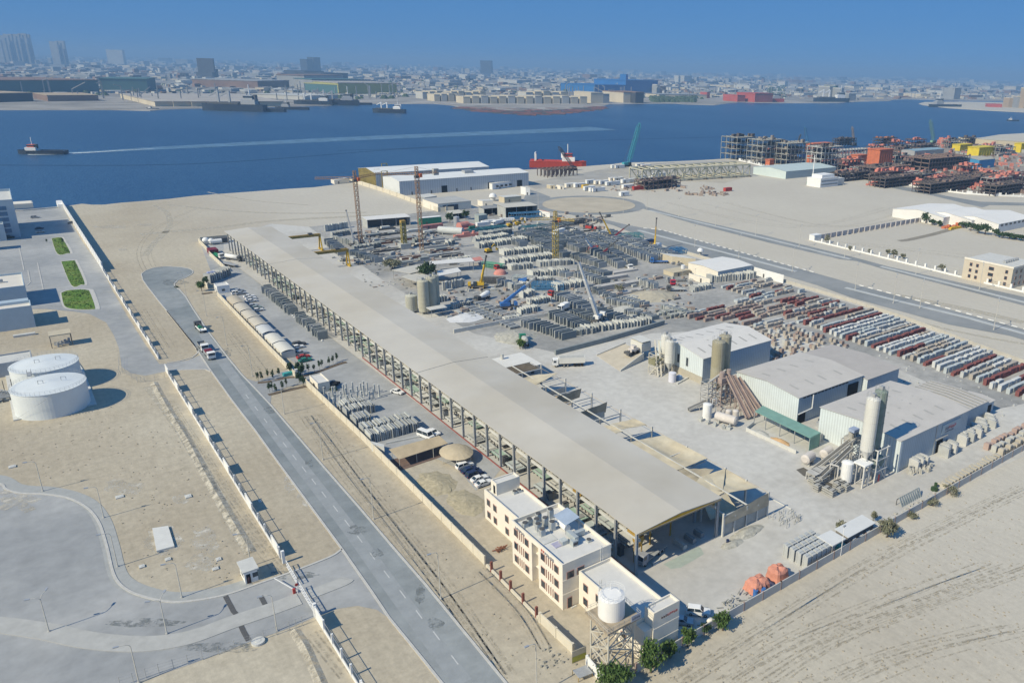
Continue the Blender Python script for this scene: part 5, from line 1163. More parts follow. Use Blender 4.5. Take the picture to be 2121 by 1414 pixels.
# vehicles and tanks at the far end of the side yard
def at(zx,zy):return G(400+zx/10.1,480+zy/10.1)
x,y=at(860,600);truck(x,y,-62+0,'tanker','white road tanker with a dark cab parked beside the far end of the shed',cab=DSTEEL,load=WHITE,L=11)
x,y=at(560,560);truck(x-.5,y+3,-75,'stake','green bodied truck with a white cab parked along the far wall',cab=WHITE,load=GREEN,L=11)
x,y=at(800,740);t=thing('flat_trailer','empty grey flat trailer parked beside the upright slabs','trailer',x,y);M().rbox(x,y+3,1.0,11,2.4,.25,math.radians(-68)).build('deck',STEEL,t);M().rbox(x+.6,y+1,.3,2.4,2.2,.65,math.radians(-68)).build('bogie',BLACK,t);M().rbox(x-1,y+6,0,.3,1.6,1.0,math.radians(-68)).build('landing_leg',DSTEEL,t)
for i,(zx,zy,r) in enumerate(((275,265,1.9),(390,270,1.5))):
 x,y=at(zx,zy);t=thing('round_tank',('larger white spherical tank in the far corner beside the long shed','smaller white spherical tank beside the larger one in the far corner')[i],'tank',x,y)
 m=M().dome(x,y,2.2,r,r,14,5);m.cyl(x,y,2.2-r,2.199,r*.6,14,r);m.build('shell',WHITE,t,False);M().cyl(x,y,0,2.2-r+.3,r*.5,8).build('stand',DSTEEL,t)
x,y=at(485,265);t=thing('horizontal_tank','white horizontal tank on saddles in the far corner by the shed','tank',x,y);M().tube((x-3,y,1.9),(x+3,y,1.9),1.2,14).build('shell',WHITE,t)
for dx in (-1.8,1.8):M().box(x+dx-.25,y-.9,0,x+dx+.25,y+.9,1.0).build('saddle',CONC,t)
x,y=at(160,215);o=M().box(x,y,0,x+16,y+.4,2.6).box(x-.2,y-.15,2.6,x+16.2,y+.55,2.75).build('end_wall',CWALL);tag(o,'pale end wall closing the far corner behind the round tanks','wall')
x,y=at(615,235);o=M().box(x-3.5,y,0,x+3.5,y+4,2.6).box(x-3.7,y-.2,2.6,x+3.7,y+4.2,2.75).build('dark_container',DSTEEL);tag(o,'dark container shed beside the far end of the long shed','container')
x,y=at(440,475);o=M().box(x-2,y,0,x+2.4,y+7,2.5).box(x-1.8,y+.2,2.5,x+2.2,y+6.8,2.6).build('maroon_container',MAROON);tag(o,'dark maroon container against the far wall corner','container')
# ------------------------------------------------------------------ block plant halls
ROOFW=mat('hall_roof_white',(.66,.64,.60),.7,.05,.3);ROOFG=mat('hall_roof_dust',(.52,.495,.46),.8,.06,.2)
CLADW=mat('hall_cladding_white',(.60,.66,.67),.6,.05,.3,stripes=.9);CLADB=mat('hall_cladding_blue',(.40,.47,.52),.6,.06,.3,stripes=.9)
SKYL=mat('skylight_sheet',(.40,.39,.36),.6,.1,.6)
def hall(name,label,x0,y0,x1,y1,h,rise,roofm,wl,wf,axis='x',cat='warehouse',sky=(),over=.3):
 t=thing(name,label,cat,x0,y0);ym,xm=(y0+y1)/2,(x0+x1)/2
 s=.02
 if axis=='x':
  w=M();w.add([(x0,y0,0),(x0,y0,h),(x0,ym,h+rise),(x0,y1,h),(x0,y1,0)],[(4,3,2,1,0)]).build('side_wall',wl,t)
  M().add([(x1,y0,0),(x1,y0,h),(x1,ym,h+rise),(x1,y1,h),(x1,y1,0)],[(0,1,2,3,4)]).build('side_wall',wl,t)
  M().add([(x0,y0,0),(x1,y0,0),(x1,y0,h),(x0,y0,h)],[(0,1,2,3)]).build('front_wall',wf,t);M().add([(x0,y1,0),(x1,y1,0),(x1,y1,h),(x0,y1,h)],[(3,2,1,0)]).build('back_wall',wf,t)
  X0,X1,A,B=x0-over,x1+over,y0-over,y1+over
  r=M().add([(X0,A,h),(X1,A,h),(X1,ym,h+rise),(X0,ym,h+rise),(X1,B,h),(X0,B,h)],[(0,1,2,3),(3,2,4,5)])
  r.add([(X0,A,h-.12),(X1,A,h-.12),(X1,ym,h+rise-.12),(X0,ym,h+rise-.12),(X1,B,h-.12),(X0,B,h-.12)],[(3,2,1,0),(5,4,2,3)])
  r.add([(X0,A,h-.12),(X1,A,h-.12),(X1,A,h),(X0,A,h)],[(0,1,2,3)]);r.add([(X0,A,h-.12),(X0,ym,h+rise-.12),(X0,ym,h+rise),(X0,A,h)],[(3,2,1,0)]);r.add([(X0,B,h-.12),(X0,ym,h+rise-.12),(X0,ym,h+rise),(X0,B,h)],[(0,1,2,3)])
 rf=r.build('roof',roofm,t)
 if sky:
  m=M()
  for (u,v,l) in sky:
   x=x0+(x1-x0)*u;y=y0+(y1-y0)*v;f=lambda yy:h+rise*(1-abs(yy-ym)/(ym-y0))+.04
   m.add([(x,y,f(y)),(x+.8,y,f(y)),(x+.8,y+l,f(y+l)),(x,y+l,f(y+l))],[(0,1,2,3)])
  m.build('skylight',SKYL,rf)
 return t
sk1=[(u,v,4) for u in (.1,.25,.4,.55,.7,.85) for v in (.12,.62)]+[(.32,.4,3),(.62,.36,3),(.18,.7,3)]
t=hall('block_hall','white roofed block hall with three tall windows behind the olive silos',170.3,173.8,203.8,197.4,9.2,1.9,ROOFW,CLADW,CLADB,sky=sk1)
for y in (190.5,186.0,181.5):w=M().box(170.2,y-.55,4.0,170.29,y+.55,7.2).build('window',STEEL,t);M().box(170.15,y-.42,4.15,170.198,y+.42,7.05).build('pane',GLASS,w)
M().box(170.0,173.6,0,170.285,197.4,2.5).build('block_plinth',mat('plinth_block',(.42,.39,.32),.9,.1,.5),t)
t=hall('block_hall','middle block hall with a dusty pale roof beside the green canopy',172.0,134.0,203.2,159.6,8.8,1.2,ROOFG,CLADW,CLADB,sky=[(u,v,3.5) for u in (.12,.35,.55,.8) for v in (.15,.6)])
M().box(203.9-8,133.85,0,201.2,133.985,7.2).build('roller_opening',BLACKP,t);M().box(172.4,133.8,0,175.6,133.97,3.2).build('doorway',BLACKP,t)
m=M()
for i in range(13):m.box(174+i*1.7,133.82,8.0,175.1+i*1.7,133.98,8.6)
m.build('wall_vent',DSTEEL,t);m=M();m.tube((178.4,133.7,8.3),(178.4,133.7,3.8),.18,6);m.tube((178.4,133.7,3.8),(172.2,133.7,3.4),.18,6);m.build('drain_pipe',WHITE,t)
hall('hall_extension','darker roofed extension hall joined to the far end of the middle block hall',203.6,132.2,221.0,160.0,7.9,1.0,mat('extension_roof',(.43,.405,.38),.8,.06,.2),CLADW,CLADB)
t=hall('block_hall','front block hall with pale dusty roof behind the white batching silo',170.8,98.6,205.0,125.0,9.4,1.2,ROOFG,CLADW,CLADB,sky=[(u,v,3.2) for u in (.14,.3,.46,.62,.78) for v in (.14,.42,.68)])
M().box(170.6,98.3,0,171.6,98.55,9.4).build('corner_trim',CLADW,t);M().box(189.5,98.42,0,192.4,98.58,4.0).build('doorway',BLACKP,t);M().box(188.6,98.1,4.3,194.5,98.58,4.6).build('door_canopy',STEEL,t)
M().box(188.2,98.46,.2,188.5,98.59,9.2).build('down_pipe',STEEL,t)
sg=M().box(191.2,98.40,5.3,200.5,98.58,8.2).build('sign_board',mat('sign_pale',(.42,.49,.52),.7,.05,.6),t);lettering(t,192.6,98.36,6.3,1,0,6,.85,[(range(0,2),MATS['sign_blue_grey']),(range(2,6),mat('sign_red',(.38,.10,.11),.6,.1,1))],5);lettering(t,192.6,98.36,5.5,1,0,9,.45,[(range(0,9),MATS['sign_blue_grey'])],6)
t=hall('hall_extension','low flat annexe with ribbed roof at the end of the front block hall',205.4,102.4,224.5,122.0,6.0,.5,mat('ribbed_roof',(.49,.465,.43),.8,.06,.2),CLADW,CLADB)
m=M()
for i in range(9):x=206.5+i*2.1;m.beam((x,102.4,6.15),(x,112.2,6.68),.22,.2);m.beam((x,112.2,6.68),(x,122,6.15),.22,.2)
m.build('roof_rib',CONCD,t)
t=hall('side_shed','small grey lean-to shed at the far corner of the ribbed annexe',225.0,103.5,230.5,112,4.2,.4,ROOFG,CLADW,CLADB);M().box(226,103.38,0,229,103.49,3.2).build('doorway',BLACKP,t)
t=hall('control_building','flat white roofed building joined to the long shed behind the bays',113.5,211.2,130.0,224.6,4.3,.15,mat('flat_white_roof',(.68,.67,.63),.8,.05,.4),mat('grey_block',(.40,.42,.42),.8,.08,.5),mat('grey_block_front',(.40,.42,.42),.8,.08,.5),cat='building')
M().box(126.0,211.05,1.6,127.3,211.19,2.7).build('window',GLASS,t);M().cyl(121.5,222.6,4.4,6.2,.55,10).build('roof_vent',CONCL,t);M().box(115.2,211.08,0,116.2,211.19,2.2).build('door',DSTEEL,t)
# ------------------------------------------------------------------ silos and batching plants
OLIVE=mat('olive_silo',(.34,.31,.21),.7,.14,.15,tone=(.42,.40,.31),big=.7,bigscale=.12);SILW=mat('white_silo',(.66,.655,.61),.6,.08,.2,tone=(.44,.43,.36),big=.35,bigscale=.2);SILG=mat('green_stained_silo',(.20,.25,.22),.7,.2,.3)
def silo(label,x,y,z0,z1,r,mt,legs=True,lg=STEEL,name='silo',cone=True):
 t=thing(name,label,'silo',x,y)
 m=M().cyl(x,y,z0,z1,r,24);m.cyl(x,y,z1,z1+.5,r,24,r*.5);m.build('barrel',mt,t)
 rb=M()
 for i in range(1,7):z=z0+(z1-z0)*i/7;rb.cyl(x,y,z-.06,z+.06,r+.05,24)
 rb.build('band',mt,t)
 if cone:M().cyl(x,y,max(.3,z0-r*1.5),z0,.35,20,r).build('hopper_cone',mt,t)
 if legs:
  for a in (.785,2.356,3.927,5.498):M().tube((x+r*.92*math.cos(a),y+r*.92*math.sin(a),0),(x+r*.92*math.cos(a),y+r*.92*math.sin(a),z0+1),.16,6).build('leg',lg,t)
 m=M()
 for i in range(12):
  a,b=i*.5236,(i+1)*.5236;p,q=(x+r*math.cos(a),y+r*math.sin(a)),(x+r*math.cos(b),y+r*math.sin(b));m.tube((*p,z1+1.3),(*q,z1+1.3),.03,4);m.tube((*p,z1),(*p,z1+1.3),.03,4)
 m.build('top_rail',STEEL,t);M().box(x-.5,y-.5,z1+.3,x+.5,y+.5,z1+1.4).build('filter_box',STEEL,t)
 m=M()
 for s in (0,.45):m.tube((x-r*.3+s,y-r-.05,.5),(x-r*.3+s,y-r-.05,z1+1),.035,4)
 m.build('ladder',STEEL,t);return t
silo('left white silo of the pair beside the ramp',167.0,187.0,4.6,12.2,1.75,SILW);silo('right white silo of the pair against the block hall',170.0-1.2+2.2-2.0,191.5,4.6,12.6,1.75,SILW)
silo('tall olive silo standing in front of the block hall windows',165.5,162.3,5.6,19.6,2.1,OLIVE);silo('second olive silo just behind the tall olive silo',169.6,163.6,5.6,20.3,2.0,OLIVE);silo('slim olive silo right of the olive pair',173.0,166.6,3.2,15.2,1.15,mat('pale_olive',(.38,.39,.33),.7,.1,.3))
silo('tall white silo of the front batching plant',159.6,101.2,9.2,23.4,1.75,SILW);silo('green stained silo behind the tall white batching silo',163.3,101.6,9.2,24.4,1.65,SILG)
silo('left cement silo beside the long shed in the middle of the yard',127.0,299.0,1.2,14.2,2.3,mat('old_silo',(.47,.45,.35),.8,.1,.2));silo('middle cement silo beside the long shed in the middle of the yard',131.2,300.4,1.2,14.6,2.1,MATS['old_silo']);silo('rear cement silo beside the long shed in the middle of the yard',134.2,303.4,1.2,14.4,1.9,MATS['old_silo'])
silo('squat pale silo left of the yard cement silos',123.6,304.0,.8,7.2,2.5,mat('pale_old_silo',(.50,.50,.43),.8,.1,.2))
o=thing('silo_lean_to','pale flat canopy at the foot of the yard cement silos','canopy',128,294);M().box(126.5,291.5,3.2,134,296,3.5).build('roof',CONCL,o)
for x in (127,133.5):
 for y in (292,295.5):M().tube((x,y,0),(x,y,3.2),.09,5).build('leg',STEEL,o)
def lattice(m,x0,y0,x1,y1,z0,z1,n,w=.14):
 C=[(x0,y0),(x1,y0),(x1,y1),(x0,y1)]
 for p in C:m.beam((*p,z0),(*p,z1),w*1.3)
 for k in range(n):
  a,b=z0+(z1-z0)*k/n,z0+(z1-z0)*(k+1)/n
  for i in range(4):p,q=C[i],C[(i+1) % 4];m.beam((*p,a),(*q,b),w*.8);m.beam((*p,b),(*q,b),w)
 return m
def conveyor(name,label,p0,p1,w,mt,n=4,parent=None,belt=DSTEEL):
 t=thing(name,label,'conveyor',p0[0],p0[1]) if parent is None else parent
 M().beam(p0,p1,w,.18).build('belt' if parent is None else 'conveyor_belt',belt,t)
 d=Vector(p1)-Vector(p0);s=Vector((0,0,1)).cross(d).normalized()*(w/2+.08);m=M()
 for k in (-1,1):m.beam(Vector(p0)+s*k+Vector((0,0,.3)),Vector(p1)+s*k+Vector((0,0,.3)),.16,.7)
 m.build('truss' if parent is None else 'conveyor_truss',mt,t);m=M()
 for i in range(1,n+1):
  c=Vector(p0)+d*(i/n)*.96
  if c.z>1:
   for k in (-1,1):m.beam((c+s*k).to_tuple(),((c+s*k).x+.2,(c+s*k).y,0),.14)
 m.build('trestle_legs' if parent is None else 'conveyor_legs',mt,t);return t
BRN=mat('dusty_brown_steel',(.36,.29,.26),.85,.2,.6);GRST=mat('dusty_grey_steel',(.46,.45,.42),.8,.15,.6)
# rear plant in front of the olive silos: brown inclined conveyors, tower, tanks
for i,(a,b,lb) in enumerate((((162.2,144.6,.6),(165.6,157.8,9.4),'left brown inclined conveyor below the olive silos'),((165.0,144.4,.6),(167.6,157.2,9.0),'middle brown inclined conveyor below the olive silos'),((168.2,144.6,.6),(169.2,156.6,8.2),'right brown inclined conveyor beside the middle hall'))):conveyor('inclined_conveyor',lb,a,b,1.3,BRN,4,belt=mat('conveyor_belt_dust',(.25,.19,.17),.9,.2,.5))
t=thing('batching_tower','dusty lattice batching tower between the olive silos and conveyors','batching plant',160,158)
lattice(M(),157.2,157.5,160.6,160.8,0,8.5,5).build('lattice_frame',GRST,t);lattice(M(),162.0,156.5,168.5,160.5,0,7.5,3,.2).build('support_frame',BRN,t)
m=M();m.box(162.5,157,7.5,168,160,9.2);m.cyl(164,158.5,9.2,10.8,.9,12);m.cyl(166.6,158.2,9.2,11.2,.7,12);m.build('mixer_house',BRN,t);M().tube((158.8,159,8.3),(166.5,159.5,10.6),.35,8).build('screw_feeder',GRST,t)
m=M();rd=random.Random(4)
for i in range(26):a=(rd.uniform(156,169),rd.uniform(150,158),rd.uniform(0,5.5));m.beam(a,(a[0]+rd.uniform(-3,3),a[1]+rd.uniform(-2,2),max(0,a[2]+rd.uniform(-2,2.5))),.16)
m.build('pipe_bracing',BRN,t)
conveyor('feed_conveyor','low dusty feed conveyor running from bins to the lattice tower',(151.5,159.8,.5),(158.5,158.0,2.6),1.0,GRST,2)
t=thing('vertical_tank','white upright tank at the front of the rear batching plant','tank',153.0,153.2);M().cyl(153,153.2,0,4.6,1.35,18).cyl(153,153.2,4.6,4.9,1.35,18,.4).build('shell',WHITE,t);m=M();m.tube((154.2,152.3,0),(154.2,152.3,6.2),.08,5);m.tube((154.2,152.3,6.2),(155.8,152.3,6.2),.08,5);m.tube((155.8,152.3,6.2),(155.8,152.3,0),.08,5);m.build('overflow_pipe',WHITE,t)
def htank(label,x,y,ang,L,r,z,mt,name='horizontal_tank'):
 t=thing(name,label,'tank',x,y);c,s=math.cos(math.radians(ang)),math.sin(math.radians(ang));h=L/2
 m=M().tube((x-c*h,y-s*h,z),(x+c*h,y+s*h,z),r,18);m.tube((x-c*(h+.35),y-s*(h+.35),z),(x-c*h,y-s*h,z),r*.6,18,r);m.tube((x+c*h,y+s*h,z),(x+c*(h+.35),y+s*(h+.35),z),r,18,r*.6);m.build('shell',mt,t)
 for k in (-.6,.6):M().rbox(x+c*h*k,y+s*h*k,0,.4,r*1.7,z-r*.5,math.radians(ang)).build('saddle',CONC,t)
 return t
DUSTW=mat('dusty_white',(.60,.56,.52),.8,.12,.4)
htank('large dusty white horizontal tank lying in front of the brown conveyors',154.6,146.6,-72,6.4,1.35,2.0,DUSTW); 
for i,(x,y) in enumerate(((157.6,148.6),(159.3,147.2))):
 t=thing('dust_tank',('left short dusty upright tank between the white tank and conveyors','right short dusty upright tank beside the brown conveyors')[i],'tank',x,y);M().cyl(x,y,.4,2.9,.95,14).dome(x,y,2.9,.95,.45).build('shell',DUSTW,t);M().cyl(x,y,0,.4,.7,8).build('stand',DSTEEL,t)
for i,(x,y) in enumerate(((150.6,149.8),(151.0,147.6),(152.0,145.0),(150.1,152.6),(152.8,143.6))):
 o=M().rbox(x,y,0,1.3,.9,.8,i*.5).rbox(x+.2,y+.1,.8,.8,.6,.4,i*.7).build('dusty_crate',CONC);tag(o,('dusty block beside the white upright tank','second dusty block left of the large dusty tank','dusty block at the front end of the large dusty tank','dusty block behind the white upright tank','dusty block nearest the open dust yard')[i],'block','dusty blocks by the rear plant')
# hopper on the ramp
t=thing('loading_ramp','sloping concrete ramp with sandy surface leading up to the white hopper','ramp',158,206)
m=M();A,B,C,D=(154.6,198.9),(168.5,203),(170,215.5),(157,216);h0,h1=.1,2.2
m.add([(*A,0),(*B,0),(*C,0),(*D,0),(*A,h0),(*B,h1),(*C,h1),(*D,h0)],[(3,2,1,0),(4,5,6,7),(0,1,5,4),(1,2,6,5),(2,3,7,6),(3,0,4,7)]);m.build('ramp_body',mat('ramp_sand',(.50,.45,.36),.95,.1,.4),t)
m=M();m.add([(A[0],A[1]-.35,0),(B[0],B[1]-.35,0),(B[0],B[1]-.35,2.9),(A[0],A[1]-.35,.5),(A[0],A[1]-.03,0),(B[0],B[1]-.03,0),(B[0],B[1]-.03,2.9),(A[0],A[1]-.03,.5)],[(0,1,2,3),(7,6,5,4),(3,2,6,7),(0,3,7,4),(1,5,6,2)]);m.build('ramp_wall',CONCL,t)
m=M();m.beam((D[0],D[1]+.1,.3),(C[0],C[1]+.1,2.6),.3,.6);m.build('ramp_kerb',CONCL,t)
t=thing('aggregate_hopper','white boxy aggregate hopper at the head of the sandy ramp','hopper',169.5,207)
m=M();m.box(168.8,204.5,2.4,173.2,211,5.6);m.prism([(169.4,205),(172.8,205),(172.8,210.5),(169.4,210.5)],5.6,6.3,[(168.6,204.2),(173.4,204.2),(173.4,211.3),(168.6,211.3)]);m.build('hopper_box',SILW,t);m=M()
for x in (169,173): 
 for y in (204.8,210.8):m.box(x-.15,y-.15,0,x+.15,y+.15,2.4)
m.build('frame_leg',STEEL,t)
t=thing('wheel_loader','dusty wheel loader standing on the ramp below the white hopper','wheel loader',166.2,206)
m=M();m.box(164.6,205,3.0,167.8,207.2,4.1);m.box(165.6,205.2,4.1,167.0,207,5.2);m.build('body',DUSTW,t);m=M().prism([(163,204.6),(164.2,204.6),(164.2,207.6),(163,207.6)],2.3,3.1);m.beam((164.4,206.1,3.6),(163.4,206.1,2.7),.3);m.build('bucket',DSTEEL,t)
for x in (165.2,167.3):
 for y in (204.8,207.1):M().tube((x,y,2.7),(x,y+.4,2.7),.75,12).build('wheel',BLACK,t)
t=thing('silo_feed_frame','leaning cream steel feed frame beside the pair of white silos','feed frame',163.5,191)
m=M();m.beam((162.0,187.0,0),(166.4,194.5,10.5),.45);m.beam((163.4,186.8,0),(167.4,193.5,10.3),.45);m.beam((161.2,190.5,0),(166.8,189.2,5.6),.3);lattice(m,162.8,189,166.2,193,0,7,3,.18);m.build('feed_truss',LATT,t);M().box(162.5,189.5,3.2,166.5,193,5.2).build('weigh_bin',mat('olive_bin',(.24,.23,.14),.8,.2,.5),t)
t=thing('vertical_tank','lilac white upright tank at the foot of the pair of white silos','tank',163.8,181.6);M().cyl(163.6,181.4,0,3.2,1.3,18).cyl(163.6,181.4,3.2,3.4,1.3,18,.4).build('shell',mat('lilac_white',(.64,.65,.73),.6,.06,.5),t)
o=M().box(165.6,180.2,0,167.2,181.8,1.5).box(165.8,180.4,1.5,167,181.6,1.65).build('blue_crate',mat('pale_blue_plastic',(.20,.32,.52),.7,.1,.5));tag(o,'pale blue crate tank beside the lilac white tank','crate')
o=M().strip([(163.2,178.4),(169.9,180.3)],.5,0,.5).build('low_wall',CONCL);tag(o,'low cream wall running from the blue crate to the block hall','low wall')
# front batching plant
t=thing('batching_plant','white steel batching plant frame under the tall white silo','batching plant',156.5,99)
PW=mat('white_frame_steel',(.60,.59,.56),.7,.12,.6)
for x,y,h in ((156.2,98.9,6.2),(156.8,101.6,6.2),(158.4,98.9,6.2),(159,101.6,6.2),(160.9,98.6,9.5),(165.6,98.8,9.5),(161.4,103.4,9.5),(166,103.4,9.5)):M().box(x-.17,y-.17,0,x+.17,y+.17,h).build('column',PW,t)
M().box(155.8,98.5,6.2,159.4,102.0,6.6).build('platform_roof',WHITE,t);m=M()
for z in (3.2,6.4,9.2):m.box(160.7,98.4,z,165.9,98.7,z+.25);m.box(160.7,103.3,z,166.1,103.6,z+.25);m.box(160.7,98.7,z,161,103.3,z+.25)
m.beam((160.9,98.6,0),(165.6,98.8,6.4),.2);m.beam((165.6,98.8,0),(160.9,98.6,6.4),.2);m.beam((156.2,98.9,0),(158.4,98.9,6),.15);m.beam((158.4,98.9,0),(156.2,98.9,6),.15);m.beam((156.2,98.9,3),(156.8,101.6,0),.15);m.build('cross_bracing',PW,t)
m=M();m.box(161.6,99.4,3.6,165.4,102.8,6.2);m.cyl(163.5,101,6.5,8.6,.9,12,1.4);m.build('mixer_housing',mat('plant_green_grey',(.20,.26,.25),.8,.25,.5),t);M().box(162.2,98.35,.2,162.8,98.39,2.2).build('red_panel',RED,t)
m=M()
for i in range(12):m.box(157+i*.25,102.4,i*.5,157.7+i*.25,103.2,i*.5+.06)
m.build('stair',PW,t)
t=thing('vertical_tank','white upright tank on legs left of the front batching plant','tank',154.6,103);M().cyl(154.8,103,1.0,6.2,1.5,18).cyl(154.8,103,6.2,6.6,1.5,18,.5).build('shell',WHITE,t)
for a in range(4):M().tube((154.8+1.3*math.cos(a*1.57+.78),103+1.3*math.sin(a*1.57+.78),0),(154.8+1.3*math.cos(a*1.57+.78),103+1.3*math.sin(a*1.57+.78),1.0),.12,6).build('leg',PW,t)
t=conveyor('plant_conveyor','long dusty conveyor climbing from the aggregate bins to the front plant',(148.6,107.4,.8),(161,106.5,7.0),1.1,GRST,4);t=conveyor('plant_conveyor','second dusty conveyor climbing behind the white upright tank',(152.0,111.5,.6),(163.5,108.0,8.2),1.1,GRST,4)
t=thing('plant_headhouse','dusty cluttered mixer head beside the white wall of the front hall','mixer head',164,109)
lattice(M(),162.5,107.5,167.5,111,0,7.5,3,.18).build('support_frame',GRST,t);m=M();m.box(162.8,107.8,6.4,167,110.6,8.4);m.cyl(164,109,8.4,10.2,1.0,12);m.cyl(166.3,109.4,8.4,9.6,.8,12);m.build('mixer_drum',mat('dusty_machine',(.38,.37,.33),.85,.2,.6),t);M().prism([(162.3,107.3),(164.6,107.3),(164.6,109.2),(162.3,109.2)],10.5,11.3).build('blue_hood',mat('hood_blue',(.30,.36,.48),.7,.15,.6),t);m=M();m.tube((163,108,8.4),(163,108,10.5),.1,6);m.tube((164.4,109,8.4),(164.4,109,10.5),.1,6);m.build('hood_post',DSTEEL,t)
htank('white drum shaped tank lying at the outer end of the front plant',155.3,115.8,10,3.4,1.35,1.9,DUSTW);htank('second white drum tank lying closer to the front hall',161.8,114.8,10,3.4,1.35,1.9,DUSTW)
t=thing('aggregate_bins','low dusty aggregate bin frame in front of the drum tanks','aggregate bins',151,109);m=M()
for i in range(4):m.prism([(148.6+i*2.2,108.2),(150.4+i*2.2,108.2),(150.4+i*2.2,110.4),(148.6+i*2.2,110.4)],.9,2.2,[(148.2+i*2.2,107.8),(150.6+i*2.2,107.8),(150.6+i*2.2,110.8),(148.2+i*2.2,110.8)])
m.build('bin_shell',GRST,t);m=M()
for i in range(5):
 for y in (108,110.6):m.box(148.2+i*2.2,y-.1,0,148.4+i*2.2,y+.1,2.2)
m.build('bin_post',PW,t)
t=thing('portal_frame','white portal frame standing over the front plant conveyor','frame',153.6,106);m=M()
for x,y in ((153.2,107),(153.9,105),(156.2,107.2),(156.8,105.2)):m.beam((x,y,0),(x,y,4.4),.28)
m.beam((153.2,107,4.4),(153.9,105,4.4),.28);m.beam((156.2,107.2,4.4),(156.8,105.2,4.4),.28);m.beam((153.2,107,4.4),(156.2,107.2,4.4),.22);m.build('portal',PW,t)
struct(M().sheet(gp(*[(1649+x/4,970+y/4) for x,y in ((0,10),(60,-10),(130,30),(200,60),(260,110),(330,140),(350,175),(310,180),(240,140),(170,100),(60,60))]),.04).build('wet_patch',mat('wet_mud',(.13,.12,.10),.6,.2,.5)))
for i in range(13):
 zx,zy=[(365,800),(405,830),(440,800),(470,780),(405,860),(480,880),(520,880),(525,905),(570,840),(600,830),(620,820),(590,870),(640,860)][i];x,y=G(1591+zx/4,800+zy/4)
 t=thing('mould_stack',f"stack of dark steel trays in front of the batching plant, {ORD[i]} from left",'tray stack',x,y,0,'steel tray stacks by the front plant');m=M();k=rd.choice((2,3,3))
 for j in range(k):m.box(x-.8,y-.9,.1+j*.62,x+.8,y+.9,.1+j*.62+.4)
 m.build('tray',mat('tray_grey',(.36,.36,.34),.8,.15,.8),t);m=M()
 for j in range(k+1):
  for e in (-.7,.6):m.box(x-.75,y+e,j*.62-.12 if j else 0,x+.75,y+e+.12,j*.62+.1)
 m.build('spacer',DSTEEL,t)
t=thing('green_canopy','long sea green sheet canopy beside the middle block hall','canopy',164,131)
m=M();m.prism([(161.2,120.4),(166.4,120.8),(166.8,143.2),(161.8,141.8)],4.0,4.2);m.build('roof',mat('sea_green_sheet',(.19,.34,.29),.7,.1,.4),t);M().prism([(161.2,120.3),(166.4,120.7),(166.4,120.79),(161.2,120.39)],0.2,4.0).build('end_sheet',MATS['sea_green_sheet'],t)
for y in (120.6,126,131.5,137,141.6):
 for x in (161.5,166.2):M().box(x-.1,y-.1,0,x+.1,y+.1,4.0).build('post',STEEL,t)
t=thing('bin_wall','white walled aggregate pen beside the green canopy','pen',158,131);M().strip([(157.2,121.5),(156.4,139.8),(161,141.4)],.25,0,1.1).build('wall',CONCL,t)
heap('sand_heap','small orange sand heap inside the white walled pen',159.2,129,1.6,3.6,.9,mat('orange_sand',(.52,.34,.18),.95,.12,.5),21);heap('gravel_heap','pale gravel spread inside the white walled pen',158.8,136,1.6,3,.6,GRAV,22)
# ------------------------------------------------------------------ front wall strip
def shed_row(name,label,x0,y0,x1,y1,h,mt,wallm,tilt=.3):
 t=thing(name,label,'shed',x0,y0);M().add([(x0,y0,h),(x1,y0,h),(x1,y1,h+tilt),(x0,y1,h+tilt),(x0,y0,h-.12),(x1,y0,h-.12),(x1,y1,h+tilt-.12),(x0,y1,h+tilt-.12)],[(0,1,2,3),(7,6,5,4),(0,4,5,1),(1,5,6,2),(2,6,7,3),(3,7,4,0)]).build('roof',mt,t);M().box(x0+.25,y0+.35,0,x1-.25,y1-.25,h-.15).build('wall',wallm,t);return t
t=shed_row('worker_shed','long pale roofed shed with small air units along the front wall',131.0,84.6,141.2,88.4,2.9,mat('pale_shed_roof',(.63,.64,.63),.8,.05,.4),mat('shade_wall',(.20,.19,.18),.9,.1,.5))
for x in (133,135.6,138.2):M().box(x,84.55,.9,x+1.2,84.9,1.6).build('air_unit',WHITE,t)
t=thing('flat_canopy','square pale canopy next to the grid of tall concrete boxes','canopy',128,85);M().prism([(125.2,82.9+1.5),(129.9,84.4),(129.9,88.6),(125.4,88.8)],3.0,3.25).build('roof',MATS['pale_shed_roof'],t)
for x,y in ((125.6,84.7),(129.6,84.7),(125.7,88.4),(129.6,88.3)):M().tube((x,y,0),(x,y,3),.08,5).build('post',STEEL,t)
o=M().box(128.5,84.5,0,131,86,1.1).box(128.7,84.7,1.1,130.8,85.8,1.2).build('turquoise_tank',TEAL);tag(o,'turquoise tank under the edge of the square pale canopy','tank')
x,y=G(1741,1150);t=thing('flood_light_pole','thin tall white pole in front of the square pale canopy','pole',x,y);M().tube((x,y,0),(x,y,7.5),.07,6).build('pole',WHITE,t);M().box(x-.4,y-.15,7.4,x+.4,y+.15,7.7).build('lamp_head',SILVERP,t)
BOXM=mat('box_unit_grey',(.44,.455,.45),.9,.08,.4)
for i in range(6):
 for j in range(4):
  x=117.6+i*1.62-j*.1;y=84.9+j*1.75;o=M().box(x,y,0,x+1.3,y+1.35,3.0).box(x+.1,y+.55,3.0,x+1.25,y+1.35,3.12).box(x-.06,y+1.0,.3,x-.001,y+1.35,2.95).build('concrete_box_unit',BOXM)
  tag(o,f"tall grey concrete box in the yard grid, {ORD[i]} column from tarps, {ORD[j]} row from wall",'concrete unit','grid of tall concrete boxes at the front wall')
TARP=mat('orange_tarp',(.56,.25,.18),.8,.15,.5)
